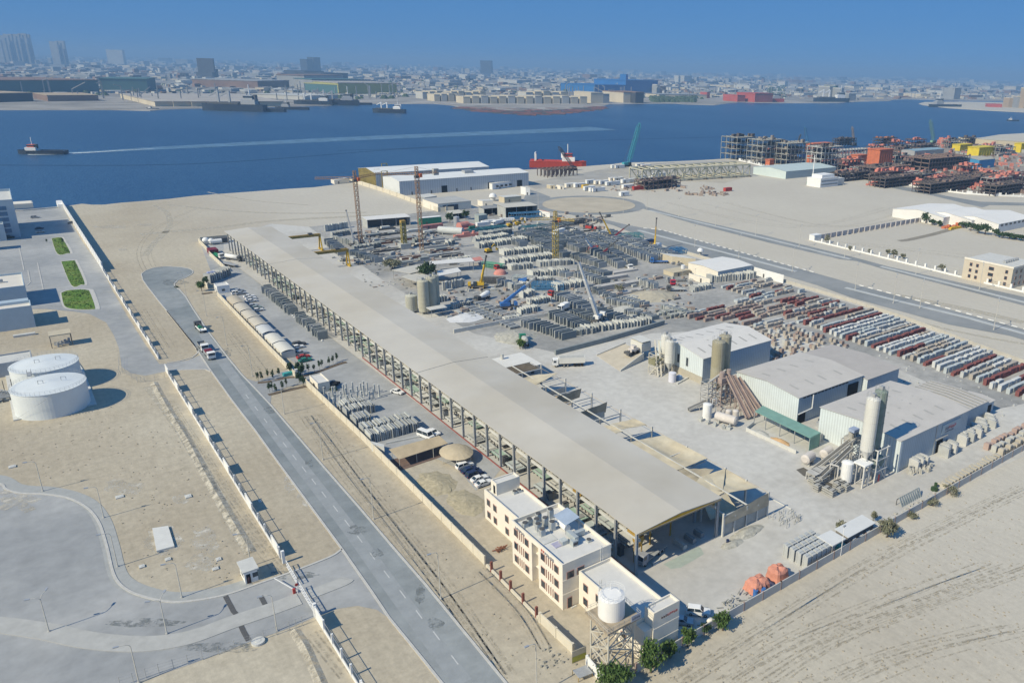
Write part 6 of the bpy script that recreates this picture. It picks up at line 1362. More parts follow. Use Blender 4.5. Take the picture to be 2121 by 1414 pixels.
for (x,y,rx,ry,h,lb,sd) in ((104.4,86.9,2.9,2.3,2.5,'larger orange tarpaulin covering machinery at the front wall',3),(110.6,87.0,2.3,2.2,2.7,'smaller orange tarpaulin next to the grid of concrete boxes',4)):
 r_=random.Random(sd);n=26;V=[];F=[];prof=[(1.12,0.02),(1.0,.35),(.95,.7),(.7,.92),(.35,1.0)]
 for k,(f,z) in enumerate(prof):
  for i in range(n):a=6.2832*i/n;q=max(abs(math.cos(a)),abs(math.sin(a)))**.7;w=f*(1+(.07*math.sin(i*3.1+sd) if k<3 else .03))/q;V.append((x+rx*.82*w*math.cos(a),y+ry*.82*w*math.sin(a),max(.02,h*z*(1+.1*math.sin(i*.9+k+sd)))))
 V.append((x,y,h)); 
 for k in range(4):
  for i in range(n):F.append((k*n+i,k*n+(i+1) % n,(k+1)*n+(i+1) % n,(k+1)*n+i))
 F+=[(4*n+i,4*n+(i+1) % n,len(V)-1) for i in range(n)];tag(M().add(V,F).build('tarpaulin',TARP),lb,'tarpaulin')
for i,(x,y) in enumerate(((102.2,85.4),(103.9,84.9))):o=M().cyl(x,y,0,1.5,.5,12).cyl(x,y,1.5,1.55,.52,12).cyl(x,y,.7,.78,.53,12).build('blue_drum',BLUE);tag(o,('upright blue drum in front of the larger orange tarpaulin','blue drum half hidden beside the larger orange tarpaulin')[i],'drum')
t=thing('blue_cage','blue steel cage frame lying by the front wall near the tarpaulins','frame',104,84.6);m=M()
for k in range(6):m.beam((104.3+k*.5,84.3,0),(104.3+k*.5,84.3,1.0),.07);m.beam((104.3+k*.5,85.2,0),(104.3+k*.5,85.2,1.0),.07)
for z in (.1,1.0):
 m.beam((104.3,84.3,z),(106.8,84.3,z),.08);m.beam((104.3,85.2,z),(106.8,85.2,z),.08)
m.build('bars',mat('frame_blue',(.12,.30,.42),.7,.1,1),t)
t=thing('scrap_bundle','grey scrap frames and pipes by the front wall near the white cars','scrap',98,86);m=M();rd=random.Random(31)
for i in range(34):a=(rd.uniform(94,102),rd.uniform(84.6,88),rd.uniform(.05,.7));m.beam(a,(a[0]+rd.uniform(-2,2),a[1]+rd.uniform(-.9,.9),rd.uniform(.05,.9)),.13)
m.build('scrap_pieces',mat('scrap_grey',(.33,.33,.30),.9,.2,1),t)
x,y=G(1470,1298);o=M().cyl(x,y,.2,1.6,.75,12).dome(x,y,1.6,.75,.4).build('cream_tank',CREAMW);tag(o,'small cream tank between the shrub and tree at the front wall','tank')
t=thing('drying_rack','row of leaning grey slabs on a rack by the front wall','slab rack',160,88);m=M()
for i in range(10):x=156.6+i*.9;m.add([(x,87.3,0),(x+.5,87.3,0),(x+.9,88.6,1.9),(x+.4,88.6,1.9),(x,87.5,0),(x+.5,87.5,0),(x+.9,88.8,1.9),(x+.4,88.8,1.9)],[(0,1,2,3),(7,6,5,4),(0,4,5,1),(1,5,6,2),(2,6,7,3),(3,7,4,0)])
m.build('leaning_slabs',mat('slate_slab',(.25,.29,.31),.85,.12,.6),t);m=M();m.beam((156.4,88.9,1.6),(166,88.9,1.6),.14);m.beam((156.4,88.9,0),(156.4,88.9,1.6),.14);m.beam((166,88.9,0),(166,88.9,1.6),.14);m.build('rack_rail',DSTEEL,t)
t=thing('rubble_strip','strip of broken slabs and wire on the ground behind the front wall','rubble',150,86.4);m=M()
for i in range(60):x,y,s=rd.uniform(143,172),rd.uniform(84.9,87.0),rd.uniform(.2,.7);m.rbox(x,y,0,s,s*.8,s*.5,rd.uniform(0,3))
m.build('broken_pieces',mat('rubble_pale',(.45,.44,.40),.95,.2,1),t);bpy.data.objects['broken_pieces']['kind']='stuff'
x,y=G(1935,1015);o=M().cyl(x,y,0,.8,.9,12).cyl(x+1.3,y+.5,0,1.5,.4,10).build('dark_spool',LEAFD);tag(o,'dark green wire spool near the big dry bush','spool')
# rows of blocks by the front wall and beside the front hall
for i in range(16):
 x=173.5+i*1.75+rd.uniform(-.2,.2);o=M().box(x,85.2,0,x+1.35,88.0+rd.uniform(-.4,.6),rd.uniform(.8,1.1)).box(x+.1,85.4,1.1,x+1.1,87.2,1.5).build('slab_pile',mat('buff_slab',(.47,.44,.37),.9,.1,.5));tag(o,f"low buff slab pile along the front wall right of the dry bush, {ORD[i]} in line",'slab pile','low slab piles along the front wall')
pal=[mat('pallet_buff',(.47,.43,.36),.9,.12,.5),mat('pallet_grey',(.45,.45,.42),.9,.12,.5),mat('pallet_pink',(.42,.32,.28),.9,.12,.5)]
for i in range(40):
 k,r=divmod(i,3);x=203.5+k*2.0+rd.uniform(-.2,.2);y=86.2+r*2.1;h=rd.choice((1.2,1.9,1.9));o=M().box(x,y,.12,x+1.4,y+1.5,h).box(x,y,0,x+1.4,y+1.5,.11).box(x+.15,y+.1,h,x+1.2,y+1.3,h+.18).build('block_pallet',pal[(i*7) % 3]);tag(o,f"pallet of blocks at the far end of the front wall, {ordn(k)} column, {('wall', 'middle', 'inner')[r]} row",'block pallet','block pallets at the far end of the front wall')
SLG=[mat('slab_pale',(.52,.52,.50),.9,.1,.5),mat('slab_mid',(.42,.43,.42),.9,.1,.5)]
sp=[(176.2+i*1.15,95.6+(i % 2)*.8,2.6) for i in range(5)]+[(189.5+i*1.3,94.6+(i % 3)*.6,2.9) for i in range(5)]+[(200.5+i*1.35,95.5+(i % 3)*.9,2.8) for i in range(9)]+[(214+i*1.3,96.6+(i % 4)*.9,2.2) for i in range(8)]
for i,(x,y,h) in enumerate(sp):
 n_=0 if i<5 else 1 if i<10 else 2 if i<19 else 3;j=i-(0,5,10,19)[n_]
 o=M().box(x,y,0,x+.95,y+3.2,h).box(x+.12,y+.4,h,x+.8,y+2.4,h+.15).build('stacked_slab',SLG[i % 2]);tag(o,f"upright grey slab stack {('at the white corner', 'below the red sign', 'beyond the doorway', 'beside the ribbed annexe')[n_]} of the front hall, {ORD[j]} in line",'slab stack','slab stacks beside the front hall')
m=M()
for i in range(24):x,y,s=173+rd.uniform(0,9),93.5+rd.uniform(0,4),rd.uniform(.3,.9);m.rbox(x,y,0,s,s*.7,rd.uniform(.3,1.6),rd.uniform(0,3))
o=m.build('broken_block_heap',MATS['rubble_pale']);tag(o,'heap of broken blocks and timber at the corner of the front hall','rubble');struct(o,'stuff')
for i in range(9):
 o=M().box(167.6,122.4+i*1.3,0,169.8,123.3+i*1.3,2.2).box(167.7,122.5+i*1.3,2.2,169.6,123.2+i*1.3,2.3).build('stacked_slab',SLG[1]);tag(o,f"grey slab stack between the green canopy and front hall, {ORD[i]} from the front",'slab stack','slab stacks behind the green canopy')
for k in range(3):o=M().box(175.5+k*2.2,127.5+(k % 2),0,177+k*2.2,129.5+(k % 2),1.6).box(175.8+k*2.2,127.8+(k % 2),1.6,176.6+k*2.2,129+(k % 2),2.2).build('machine_crate',(SILVERP,NAVY,DUSTW)[k]);tag(o,('silver','dark blue','dusty white')[k]+' machine crate in the gap between the middle and front halls','crate')
# ------------------------------------------------------------------ precast panels
PM=[mat('panel_grey',(.37,.385,.38),.9,.1,.5),mat('panel_pale',(.54,.55,.52),.9,.1,.5),mat('panel_dark',(.24,.265,.265),.9,.1,.5)]  # darkest tone puts the shade on broad panel faces into the colour
def panel_meshes():
 """unit slab standing on edge: length 1 along Y, thickness 1 along X, height 1"""
 R={}
 for k,mt in enumerate(PM):
  for v in range(3):
   m=M()
   if v==0:m.box(-.5,0,0,.5,1,1)
   elif v==1:m.prism([(-.5,0),(.5,0),(.5,1),(-.5,1)],0,.86);m.box(-.5,.06,.86,.5,.8,1)
   else:m.box(-.5,0,0,.5,.3,1);m.box(-.5,.7,0,.5,1,1);m.box(-.5,.3,0,.5,.7,.3);m.box(-.5,.3,.75,.5,.7,1)
   o=m.build('precast_panel',mt);R[k,v]=o.data;bpy.data.objects.remove(o)
 return R
PMESH=panel_meshes();prd=random.Random(77)
def panel(x,y,l,h,th,k,label,group,ang=0.,v=None,name='precast_panel'):
 o=bpy.data.objects.new(name,PMESH[k,prd.choice((0,0,0,0,1,2)) if v is None else v]);COL.objects.link(o);o.location=(x,y,.04);o.rotation_euler=(0,prd.uniform(-.06,.06),ang);o.scale=(th,l,h)
 return tag(o,label,'precast panel',group)
def row_x(x0,x1,y,l,h,step,k,desc,group,th=.26,jit=.5,skip=.04,x1y=None):
 """slabs lying along Y, row running along X"""
 n=int(abs(x1-x0)/step)
 for i in range(n):
  if prd.random()<skip:continue
  yy=y+((x1y-y)*i/n if x1y is not None else 0)
  panel(x0+i*step,yy+prd.uniform(-jit,jit)*.5,l*prd.uniform(.8,1.02),h*prd.uniform(.86,1.04),th*prd.uniform(.8,1.5),prd.choice(k),f"precast panel, {ordn(i)} from left, {desc}",group)
def row_y(x,y0,y1,l,h,step,k,desc,group,th=.26,xs=0):
 """slabs lying along X, row running along Y"""
 n=int(abs(y1-y0)/step);s=1 if y1>y0 else -1
 for i in range(n):panel(x+l/2+xs*i+prd.uniform(-.3,.3),y0+s*i*step,l*prd.uniform(.85,1.02),h*prd.uniform(.88,1.04),th*prd.uniform(.9,1.6),prd.choice(k),f"dark panel, {ordn(i)} from near end, {desc}",group,ang=math.pi/2,v=prd.choice((0,0,1)))
GA='upright panels in the yard beside the wall'
row_x(64.9,74.4,214.6,4.6,2.9,.56,(0,0,1),'row nearest the thin concrete posts',GA);row_x(65.0,72.8,219.8,4.2,2.8,.62,(0,1),'short row behind the posts',GA)
row_x(65.2,69.9,207.2,5.4,2.9,.58,(0,0,1),'short middle row by the cream wall',GA);row_x(64.9,80.2,195.2,5.0,2.9,.56,(0,0,1),'front row beside the white minibus',GA);row_x(65.0,79.6,200.6,4.8,2.8,.58,(0,1,0),'row just behind the minibus row',GA)
GB='dark panels along the side of the long shed'
row_y(82.0,328,372,4.6,3.1,1.75,(2,2,0),'far rack along the shed',GB,th=.5);row_y(82.0,289.5,321.5,4.0,3.1,1.6,(2,2,0),'near rack along the shed',GB,th=.5)
w=M()
for i in range(34):w.rbox(81.0,288+i*2.5,0,.4,.9,.45)
w.build('white_bollard_blocks',WHITE)
tag(bpy.data.objects['white_bollard_blocks'],'line of small white edge blocks along the dark panel racks','edge blocks');struct(bpy.data.objects['white_bollard_blocks'],'stuff')
def near_x(p):return G(*p)
def comb(p0,p1,n,l,h,k,desc,group,th=.3):
 a,b=G(*p0),G(*p1)
 for i in range(n):
  f=i/max(1,n-1);panel(a[0]+(b[0]-a[0])*f+prd.uniform(-.15,.15),a[1]+(b[1]-a[1])*f+prd.uniform(-.4,.4),l*prd.uniform(.8,1.05),h*prd.uniform(.85,1.06),th*prd.uniform(.8,1.6),prd.choice(k),f"pale panel, {ordn(i)} from left, {desc}",group)
GC='pale panels in the middle of the precast yard'
comb((986,504),(1053,494),16,6,3.4,(1,1,0),'far pale row beside the orange machinery',GC);comb((993,515),(1091,502),22,6,3.4,(1,1,0),'long pale row left of the yellow mast',GC)
comb((1046,530),(1126,521),18,6,3.4,(1,1,0),'pale row just left of the yellow mast base',GC);comb((1047,549),(1145,537),20,6,3.4,(1,1,0),'pale row in front of the yellow mast base',GC)
comb((1105,575),(1180,568),16,6,3.4,(1,1,0),'pale row above the small blue crane',GC);comb((1155,603),(1210,594),14,6,3.4,(1,1,0),'pale row left of the long white boom',GC)
comb((1215,691),(1352,672),22,4.4,3.0,(1,1,0),'pale row below the foot of the long white boom',GC)
comb((1080,652),(1114,646),8,4,2.8,(1,1),'small row behind the dark rail',GC);comb((1100,632),(1142,626),9,4,2.8,(1,0),'small row right of the blue crane truck',GC);comb((908,628),(926,624),5,4,3,(0,1),'little row right of the cement silos',GC);comb((929,509),(942,506),5,5,3,(1,0),'tiny row right of the thick lattice mast',GC)
GE='dark panels beside the long white crane boom'
def rowp(p0,p1,n,l,h,desc,group,k=(2,2,0),th=.4):
 a,b=G(*p0),G(*p1)
 for i in range(n):f=i/(n-1);panel(b[0]+(a[0]-b[0])*f+l/2,b[1]+(a[1]-b[1])*f,l*prd.uniform(.85,1.02),h*prd.uniform(.88,1.06),th*prd.uniform(.8,1.4),prd.choice(k),f"dark panel, {ordn(i)} from near end, {desc}",group,ang=math.pi/2,v=0)
rowp((1092,674),(1178,702),14,7,3.2,'row right of the rubble mound',GE);rowp((1147,657),(1208,684),14,7,3.2,'row left of the white boom foot',GE);rowp((1162,618),(1226,652),14,7.5,3.3,'row behind the white boom foot',GE,(2,0,0));rowp((1240,650),(1300,672),10,5.5,3.1,'row right of the white boom foot',GE)
# the remaining fields of panels, too many to count
fm={0:M(),1:M(),2:M()}
def field(p0,p1,n,l,h,along='y',k=(2,2,0),cols=1,cgap=0.,th=.35):
 a,b=G(*p0),G(*p1)
 for c in range(cols):
  for i in range(n):
   f=i/max(1,n-1);x,y=a[0]+(b[0]-a[0])*f,a[1]+(b[1]-a[1])*f;e=fm[prd.choice(k)]
   if prd.random()<.05:continue
   ll,hh,tt=l*prd.uniform(.8,1.03),h*prd.uniform(.85,1.08),th*prd.uniform(.7,1.4)
   if along=='y':e.box(x+c*cgap+prd.uniform(-.3,.3),y-tt/2,0,x+c*cgap+ll,y+tt/2,hh)
   else:e.box(x-tt/2,y+c*cgap+prd.uniform(-.3,.3),0,x+tt/2,y+c*cgap+ll,hh)
field((1064,489),(1150,516),42,7,3.4,cols=2,cgap=8.5);field((1160,492),(1280,558),70,6.5,3.5,cols=2,cgap=8,k=(2,0,0));field((1216,494),(1346,545),60,6,3.8,cols=3,cgap=7.5,k=(0,1,0))
field((1110,520),(1165,535),26,6,3.2);field((1180,535),(1240,556),26,6,3.2,k=(2,0));field((1030,590),(1082,606),14,4,3,k=(1,0),th=.3);field((690,500),(745,512),24,5,3.2,along='x',k=(0,2));field((672,505),(700,530),20,6,3.2,k=(2,0));field((725,530),(775,545),20,5,3.2,k=(2,0,1));field((675,480),(720,472),26,2,4,along='x',k=(0,1),th=.5)
field((1475,586),(1566,577),34,5,3.6,along='x',k=(1,1,0));field((1325,590),(1352,600),16,4,3.2,k=(1,0));field((905,480),(975,488),16,5,2.2,k=(2,0));field((920,602),(962,593),16,1.4,4.0,along='x',k=(0,1),th=.5);field((1085,618),(1108,612),8,4,3,along='x',k=(1,0));field((1130,565),(1170,575),14,5,2.6,k=(1,0));field((1190,574),(1245,590),22,6,2.8,k=(1,0,2));field((1215,600),(1262,622),16,5,2.4,k=(2,0));field((860,505),(880,500),5,4,3.0,along='x',k=(2,2));field((1370,640),(1420,655),18,3,2,k=(0,2),th=.9)
o=fm[0];k=M(); 
for i in range(3):k.use(i).add(fm[i].v,fm[i].f)
o=k.build('panel_field',PM);tag(o,'dense fields of dark upright precast panels filling the far precast yard','panels');struct(o,'stuff')
# standing precast posts
GP='thin concrete posts behind the gate hut'
for i in range(26):
 x,y=64.6+(i % 9)*1.75+prd.uniform(-.4,.4),224.5+(i//9)*4.2+prd.uniform(-.8,.8);h=prd.uniform(2.8,4.0)
 o=M().box(x-.2,y-.2,0,x+.2,y+.2,h).box(x-.4,y-.4,0,x+.4,y+.4,.2).box(x-.28,y-.28,h,x+.28,y+.28,h+.12).build('concrete_post',PM[1]);tag(o,f"upright concrete post behind the gate hut, {ORD[i % 9]} across, {('near', 'middle', 'far')[i//9]} line",'concrete post',GP)
bush(*G(676,802),1.8,1.8,'dark green bush at the corner of the gate hut',LEAFD,500);bush(*G(692,808),1.4,1.4,'lower green bush between the gate hut and the posts',LEAFD,300)
for i in range(11):
 zx,zy=600-i*0+(-235+i*47),1010-i*22;x,y=G(400+(380+i*42)/10.1,480+(1085-i*17)/10.1)
 panel(x,y,4.5,4.2,.5,prd.choice((0,1)),f"tall upright slab by the far cream wall, {ORD[i]} from the blue sacks",'tall slabs by the far wall',ang=.5,v=0)
x,y=at(400,1040);o=M().box(x-1.5,y,0,x+2,y+2.5,4.2).box(x-1.3,y+.3,4.2,x+1.7,y+2.2,4.5).build('sack_stack',mat('blue_white_sacks',(.36,.40,.58),.8,.35,.8));tag(o,'stack of blue and white sacks at the end of the tall slabs','sacks')
bush(*at(320,1010),1.8,3.2,'dusty dark shrub behind the blue sacks at the far wall',LEAFD,400)

# ------------------------------------------------------------------ block stacks east of the halls
BK={'grey':mat('block_grey',(.46,.47,.46),.9,.12,.6),'blue grey':mat('block_bluegrey',(.44,.48,.49),.9,.12,.6),'dark red':mat('block_red',(.22,.085,.08),.9,.15,.6),'buff':mat('block_buff',(.40,.36,.31),.9,.14,.6),'brown':mat('block_brown',(.32,.25,.22),.9,.16,.6),'pale':mat('block_pale',(.56,.57,.56),.9,.1,.6)}
brd=random.Random(19)
def stack(x0,x1,y,w,h,c,label,group):
 m=M();x=x0
 while x<x1-.3:
  q=h*brd.choice((1,1,1,1,.92,.8));L=min(1.3,x1-x)
  m.box(x,y+brd.uniform(-.08,.08),0,x+L-.12,y+w,q);x+=L
 o=m.build('block_stack',BK[c]);tag(o,label,'block stack',group)
WX=lambda y:np.interp(y,[88,118,143,174,204,241,331],[280,283,287,293.5,296.5,297,298])-2.5
rows_=36
for r in range(rows_):
 y=96+r*2.85;x0=248.5+brd.uniform(0,2.5);xe=WX(y)-brd.uniform(0,3)
 cuts=sorted(brd.uniform(x0+6,xe-5) for _ in range(brd.choice((0,1,1,2))))
 P=[x0]+cuts+[xe]
 c0=('blue grey','pale','grey','dark red','blue grey','buff','pale','dark red')[(r*5) % 8]
 for j,(a,b) in enumerate(zip(P,P[1:])):
  if brd.random()<.06:continue
  c=c0 if j==0 else brd.choice(('blue grey','grey','pale','dark red','buff',c0));h=brd.choice((1.5,2.0,2.2,2.3))
  stack(a,b-.6,y,1.25,h,c,f"{c} block stack by the carriageway, {ordn(r)} row from front wall, {ORD[j]} piece from aisle",'long block stacks beside the dual carriageway')
for r in range(18):
 y=199+r*3.4;x0=206+r*.9+brd.uniform(0,6) if r<12 else 262;xe=min(WX(y),296)-brd.uniform(0,8)
 x=x0;j=0
 while x<xe-3:
  L=brd.uniform(4,12);c=brd.choice(('brown','buff','grey','brown','dark red','blue grey','buff'));e=min(xe,x+L)
  if brd.random()<.85 and not (214<x<250 and 236<y<262):stack(x,e,y,1.2,brd.choice((1.2,1.5,2.0)),c,f"short {c} block stack behind the halls, {ordn(r)} row back, {ordn(j)} from left",'short block stacks behind the block halls')
  x=e+brd.uniform(.8,2.2);j+=1
n_=0
for r in range(15):
 for c_ in range(9):
  x,y=207+c_*4.3+brd.uniform(-.8,.8),164+r*2.3+brd.uniform(-.4,.4)
  if x>246 or (y>196 and x<214) or brd.random()<.14:continue
  c=brd.choice(('brown','buff','buff','grey','brown'));h=brd.choice((1.2,1.6,1.9))
  o=M().box(x,y,.12,x+1.5,y+1.3,h).box(x,y,0,x+1.5,y+1.3,.11).box(x+.2,y+.15,h,x+1.2,y+1.0,h+.15).build('block_pallet',BK[c]);tag(o,f"{c} block pallet behind the white roofed hall, {ordn(r)} row back, {ordn(c_)} across",'block pallet','block pallets behind the white roofed hall');n_+=1
for i in range(9):stack(205.6+i*.0,206.9,178+i*2.1,1.6,2.3,'dark red' if i>4 else 'grey',f"tall {('grey', 'dark red')[i > 4]} block stack behind the white roofed hall's back wall, {ORD[i]} in line",'tall block stacks at the back of the hall')
for i in range(7):stack(226+(i % 2)*2.2,227.3+(i % 2)*2.2,139+i*2.2,1.3,1.9,'grey',f"grey block stack at the end of the dark hall extension, {ORD[i]} from the front",'block stacks at the hall extension')
o=M()
for i in range(80):x,y,s=brd.uniform(228,247),brd.uniform(98,175),brd.uniform(.2,.7);o.rbox(x,y,0,s,s,s*.7,brd.uniform(0,3))
o=o.build('broken_blocks',BK['grey']);tag(o,'broken blocks scattered along the aisle of the block yard','rubble');struct(o,'stuff')

# ------------------------------------------------------------------ cranes
def tower_crane(px,top,jibs,label,mt,w=1.8,z=None,cw=None,cab=True):
 x,y=G(*px);h=z;t=thing('tower_crane',label,'tower crane',x,y)
 M().box(x-2,y-2,0,x+2,y+2,.8).build('base_block',CONC,t)
 lattice(M(),x-w/2,y-w/2,x+w/2,y+w/2,.8,h,int(h/2.6),.17).build('mast',mt,t)
 if cab:M().box(x-1.2,y-1.2,h,x+1.2,y+1.2,h+1.2).build('slewing_ring',DSTEEL,t);M().box(x+.9,y-1.8,h+.4,x+2.4,y-.2,h+2.4).build('operator_cab',ORANGE if mt is not YELLOW else YELLOW,t)
 hd=M();lattice(hd,x-.7,y-.7,x+.7,y+.7,h+1.2,h+6,3,.16);hd.build('tower_head',mt,t)
 for nm,tip in jibs:
  m=M();a=Vector((x,y,h+1.6));b=Vector((tip[0],tip[1],h+1.6));d=(b-a);n=max(4,int(d.length/2.2));s=Vector((0,0,1)).cross(d).normalized()*.65
  for q in (s,-s):m.beam(a+q,b+q,.15)
  up=Vector((0,0,1.3));m.beam(a+up,b+up*.7,.22)
  for i in range(n):
   p,q=a+d*(i/n),a+d*((i+1)/n)
   for e in (s,-s):m.beam(p+e,(p+q)/2+up,.09);m.beam((p+q)/2+up,q+e,.09)
  m.build(nm,mt,t);M().beam(Vector((x,y,h+6)),a+d*.8+up,.07).build('tie_bar',DSTEEL,t)
 if cw:M().box(cw[0]-1.5,cw[1]-1.2,h-1.2,cw[0]+1.5,cw[1]+1.2,h+2.4).build('counterweight',CONC,t)
 return t
ORLAT=mat('orange_lattice',(.40,.245,.14),.7,.12,.6);YLAT=mat('yellow_lattice',(.52,.38,.08),.7,.12,.6)
z=36;tower_crane((748,507),None,(('jib',G(652,371,z+1.6)),('counter_jib',G(790,360,z+1.6))),'orange lattice tower crane standing left over the precast yard',ORLAT,z=z)
z=41;tower_crane((874,522),None,(('jib',G(790,362,z+1.6)),('counter_jib',G(906,358,z+1.6))),'taller orange lattice tower crane with a grey counterweight',ORLAT,z=z,cw=G(902,358,z))
z=21;tower_crane((1151,540),None,(('jib',G(1098,456,z+1.6)),('counter_jib',G(1190,458,z+1.6))),'yellow tower crane on splayed feet among the pale panels',YLAT,w=2.4,z=z,cab=True)
x,y=G(838,515);t=thing('lattice_mast','short thick ochre lattice mast on a grey block in the precast yard','mast',x,y);M().box(x-3,y-2.5,0,x+3,y+2.5,3.2).build('base_block',CONC,t);lattice(M(),x-1.1,y-1.1,x+1.1,y+1.1,3.2,15,6,.35).build('mast',mat('olive_lattice',(.34,.29,.10),.7,.15,.6),t);M().box(x-1.3,y-1.3,15,x+1.3,y+1.3,16.2).build('head',OCHRE,t)
def mobile_crane(px,tip,ztip,label,boom,body,carrier=DSTEEL,ang=None,bl=.55):
 x,y=G(*px);tx,ty=G(*tip,ztip);t=thing('mobile_crane',label,'mobile crane',x,y);az=math.atan2(ty-y,tx-x) if ang is None else ang
 M().rbox(x,y,.7,9,2.5,.9,az).build('carrier',carrier,t);wm=M()
 c,s=math.cos(az),math.sin(az)
 for k in (-3.2,-1.8,1.6,3.2):
  for e in (-1,1):wm=M().tube((x+c*k-s*e*.95,y+s*k+c*e*.95,.55),(x+c*k-s*e*1.3,y+s*k+c*e*1.3,.55),.55,10).build('wheel',BLACK,t)
 M().rbox(x-c*.8,y-s*.8,1.7,4.2,2.3,1.5,az).build('upper_body',body,t);M().rbox(x+c*1.2-s*.9,y+s*1.2+c*.9,1.7,1.6,1.0,1.8,az).build('operator_cab',GLASS,t);M().rbox(x+c*3.9,y+s*3.9,1.6,1.3,2.4,1.5,az).build('driver_cab',body,t)
 a,b=Vector((x-c*1.5,y-s*1.5,2.9)),Vector((tx,ty,ztip));d=b-a
 for i in range(3):M().beam(a+d*(i*.33),a+d*min(1,(i+1)*.33+.02),bl*(1-i*.2)*1.5,bl*(1-i*.2)*1.7).build('boom_section',boom[min(i,len(boom)-1)],t)
 M().tube(a+Vector((c*1.6,s*1.6,-.6)),a+d*.28,.18,6).build('luffing_ram',STEEL,t);M().box(tx-.35,ty-.35,ztip-.5,tx+.35,ty+.35,ztip+.3).build('boom_head',DSTEEL,t);M().tube((tx,ty,ztip-.4),(tx,ty,max(2,ztip*.45)),.04,4).build('hoist_rope',DSTEEL,t)
 for k in (-2.6,2.6):
  for e in (-1,1):M().beam((x+c*k-s*e*1.2,y+s*k+c*e*1.2,.9),(x+c*k-s*e*2.9,y+s*k+c*e*2.9,.5),.25).build('outrigger',body,t)
 return t
mobile_crane((738,508),(717,436),19,'grey boom mobile crane left of the first tower crane',(STEEL,STEEL),STEEL,ang=.3);mobile_crane((990,597),(1007,530),17,'yellow mobile crane with a darkened upper boom beside the orange dome',(YELLOW,YELLOW,DSTEEL),YELLOW,ang=2.6)
mobile_crane((1050,640),(1110,575),13,'blue boom crane truck among low moulds right of the silos',(BLUE,BLUE,STEEL),BLUE,bl=.7);mobile_crane((1086,592),(1115,570),6,'blue mobile crane with a lowered boom near the blue steel rack',(BLUE,STEEL),BLUE,bl=.7);mobile_crane((1240,665),(1198,541),29,'white mobile crane with the longest white boom in the yard',(WHITE,WHITE),WHITE,ang=.5,bl=.85)
mobile_crane((1228,522),(1210,491),10,'red mobile crane with a short white boom in the dark panel field',(WHITE,WHITE),RED,ang=.4,bl=.8);mobile_crane((1268,495),(1242,440),17,'yellow boom mobile crane at the back of the dark panel field',(YELLOW,YELLOW,DSTEEL),YELLOW,ang=.3);mobile_crane((1276,500),(1303,465),11,'dark red mobile crane beside the yellow boom crane',(MAROON,MAROON,DSTEEL),MAROON)
mobile_crane((1254,534),(1278,498),10,'dark red boom crane sunk among the dark panels',(MAROON,DSTEEL),DSTEEL);mobile_crane((1354,516),(1360,452),18,'yellow and dark boom crane near the far side carriageway wall',(YELLOW,OCHRE,DSTEEL),OCHRE,ang=1.2);mobile_crane((1222,478),(1245,458),7,'small grey crane with a low boom near the roundabout side',(DSTEEL,DSTEEL),RED)
def gantry(xe,y,h,label):
 t=thing('gantry_crane',label,'gantry crane',xe,y);m=M()
 for e in (-.8,.8):m.box(SX1+.8,y+e-.35,h,xe+.4,y+e+.35,h+1.3)
 m.build('girder',OCHRE,t);m=M()
 for e in (-1.6,1.6):m.beam((xe,y+e*.4,h),(xe,y+e*1.6,.8),.6)
 m.box(xe-.5,y-3,0,xe+.5,y+3,.8);m.build('portal_leg',YELLOW,t);M().box(xe-6,y-1.1,h+1.3,xe-4,y+1.1,h+2.1).build('trolley',DSTEEL,t)
x,y=G(665,517);gantry(x,y,7.8,'farther yellow portal gantry beside the far part of the long shed');x,y=G(722,550);gantry(x,y,7.8,'nearer yellow portal gantry beside the long shed')
# ------------------------------------------------------------------ casting beds and clutter left of the mast cranes
crd=random.Random(41)
BEDM=[mat('bed_grey',(.40,.40,.38),.9,.15,.5),mat('bed_buff',(.43,.40,.34),.9,.15,.5),CONCL]
bi=0
for px in [(760,515),(790,505),(800,520),(820,498),(775,490),(812,535),(850,535),(880,540),(905,530),(900,512),(860,480),(830,478),(800,475),(915,520),(935,530),(895,498),(780,535),(760,530),(842,548),(888,484),(926,500),(745,520),(815,485),(856,495),(872,508)]:
 x,y=G(*px);L=crd.uniform(9,18);t=thing('casting_bed',f"low casting bed between the orange tower cranes, {ordn(bi)} of the scattered beds",'casting bed',x,y,0,'casting beds between the tower cranes');bi+=1
 M().box(x-L/2,y-1.5,0,x+L/2,y+1.5,.7).build('bed',crd.choice(BEDM),t);m=M();m.box(x-L/2,y-1.7,0,x+L/2,y-1.51,1.2);m.box(x-L/2,y+1.51,0,x+L/2,y+1.7,1.2);m.build('side_form',crd.choice((STEEL,DSTEEL,RUST,BEDM[0])),t)
 if crd.random()<.6:M().box(x-L*.3,y-1.2,.7,x+L*.2,y+1.2,crd.uniform(.9,2.2)).build('cast_unit',crd.choice(PM),t)
m={0:M(),1:M(),2:M()}
def clutter(x0,y0,x1,y1,n,s0,s1,hmax,poly=None):
 for _ in range(n):
  a,b=crd.uniform(x0,x1),crd.uniform(y0,y1);x,y=G(a,b);e=m[crd.randrange(3)];s=crd.uniform(s0,s1)
  e.rbox(x,y,0,s*crd.uniform(1,3),s,crd.uniform(.2,hmax),crd.choice((0,0,1.57,crd.uniform(0,3))))
clutter(690,480,960,550,190,.6,1.8,1.6);clutter(930,580,1120,660,150,.5,1.6,1.4);clutter(980,440,1260,480,130,.8,2.2,2.2);clutter(1230,570,1440,660,170,.5,1.8,1.3);clutter(1120,560,1250,640,80,.5,1.4,1.2);clutter(740,540,880,600,50,.3,.9,.5)
k=M()
for i in range(3):k.use(i).add(m[i].v,m[i].f)
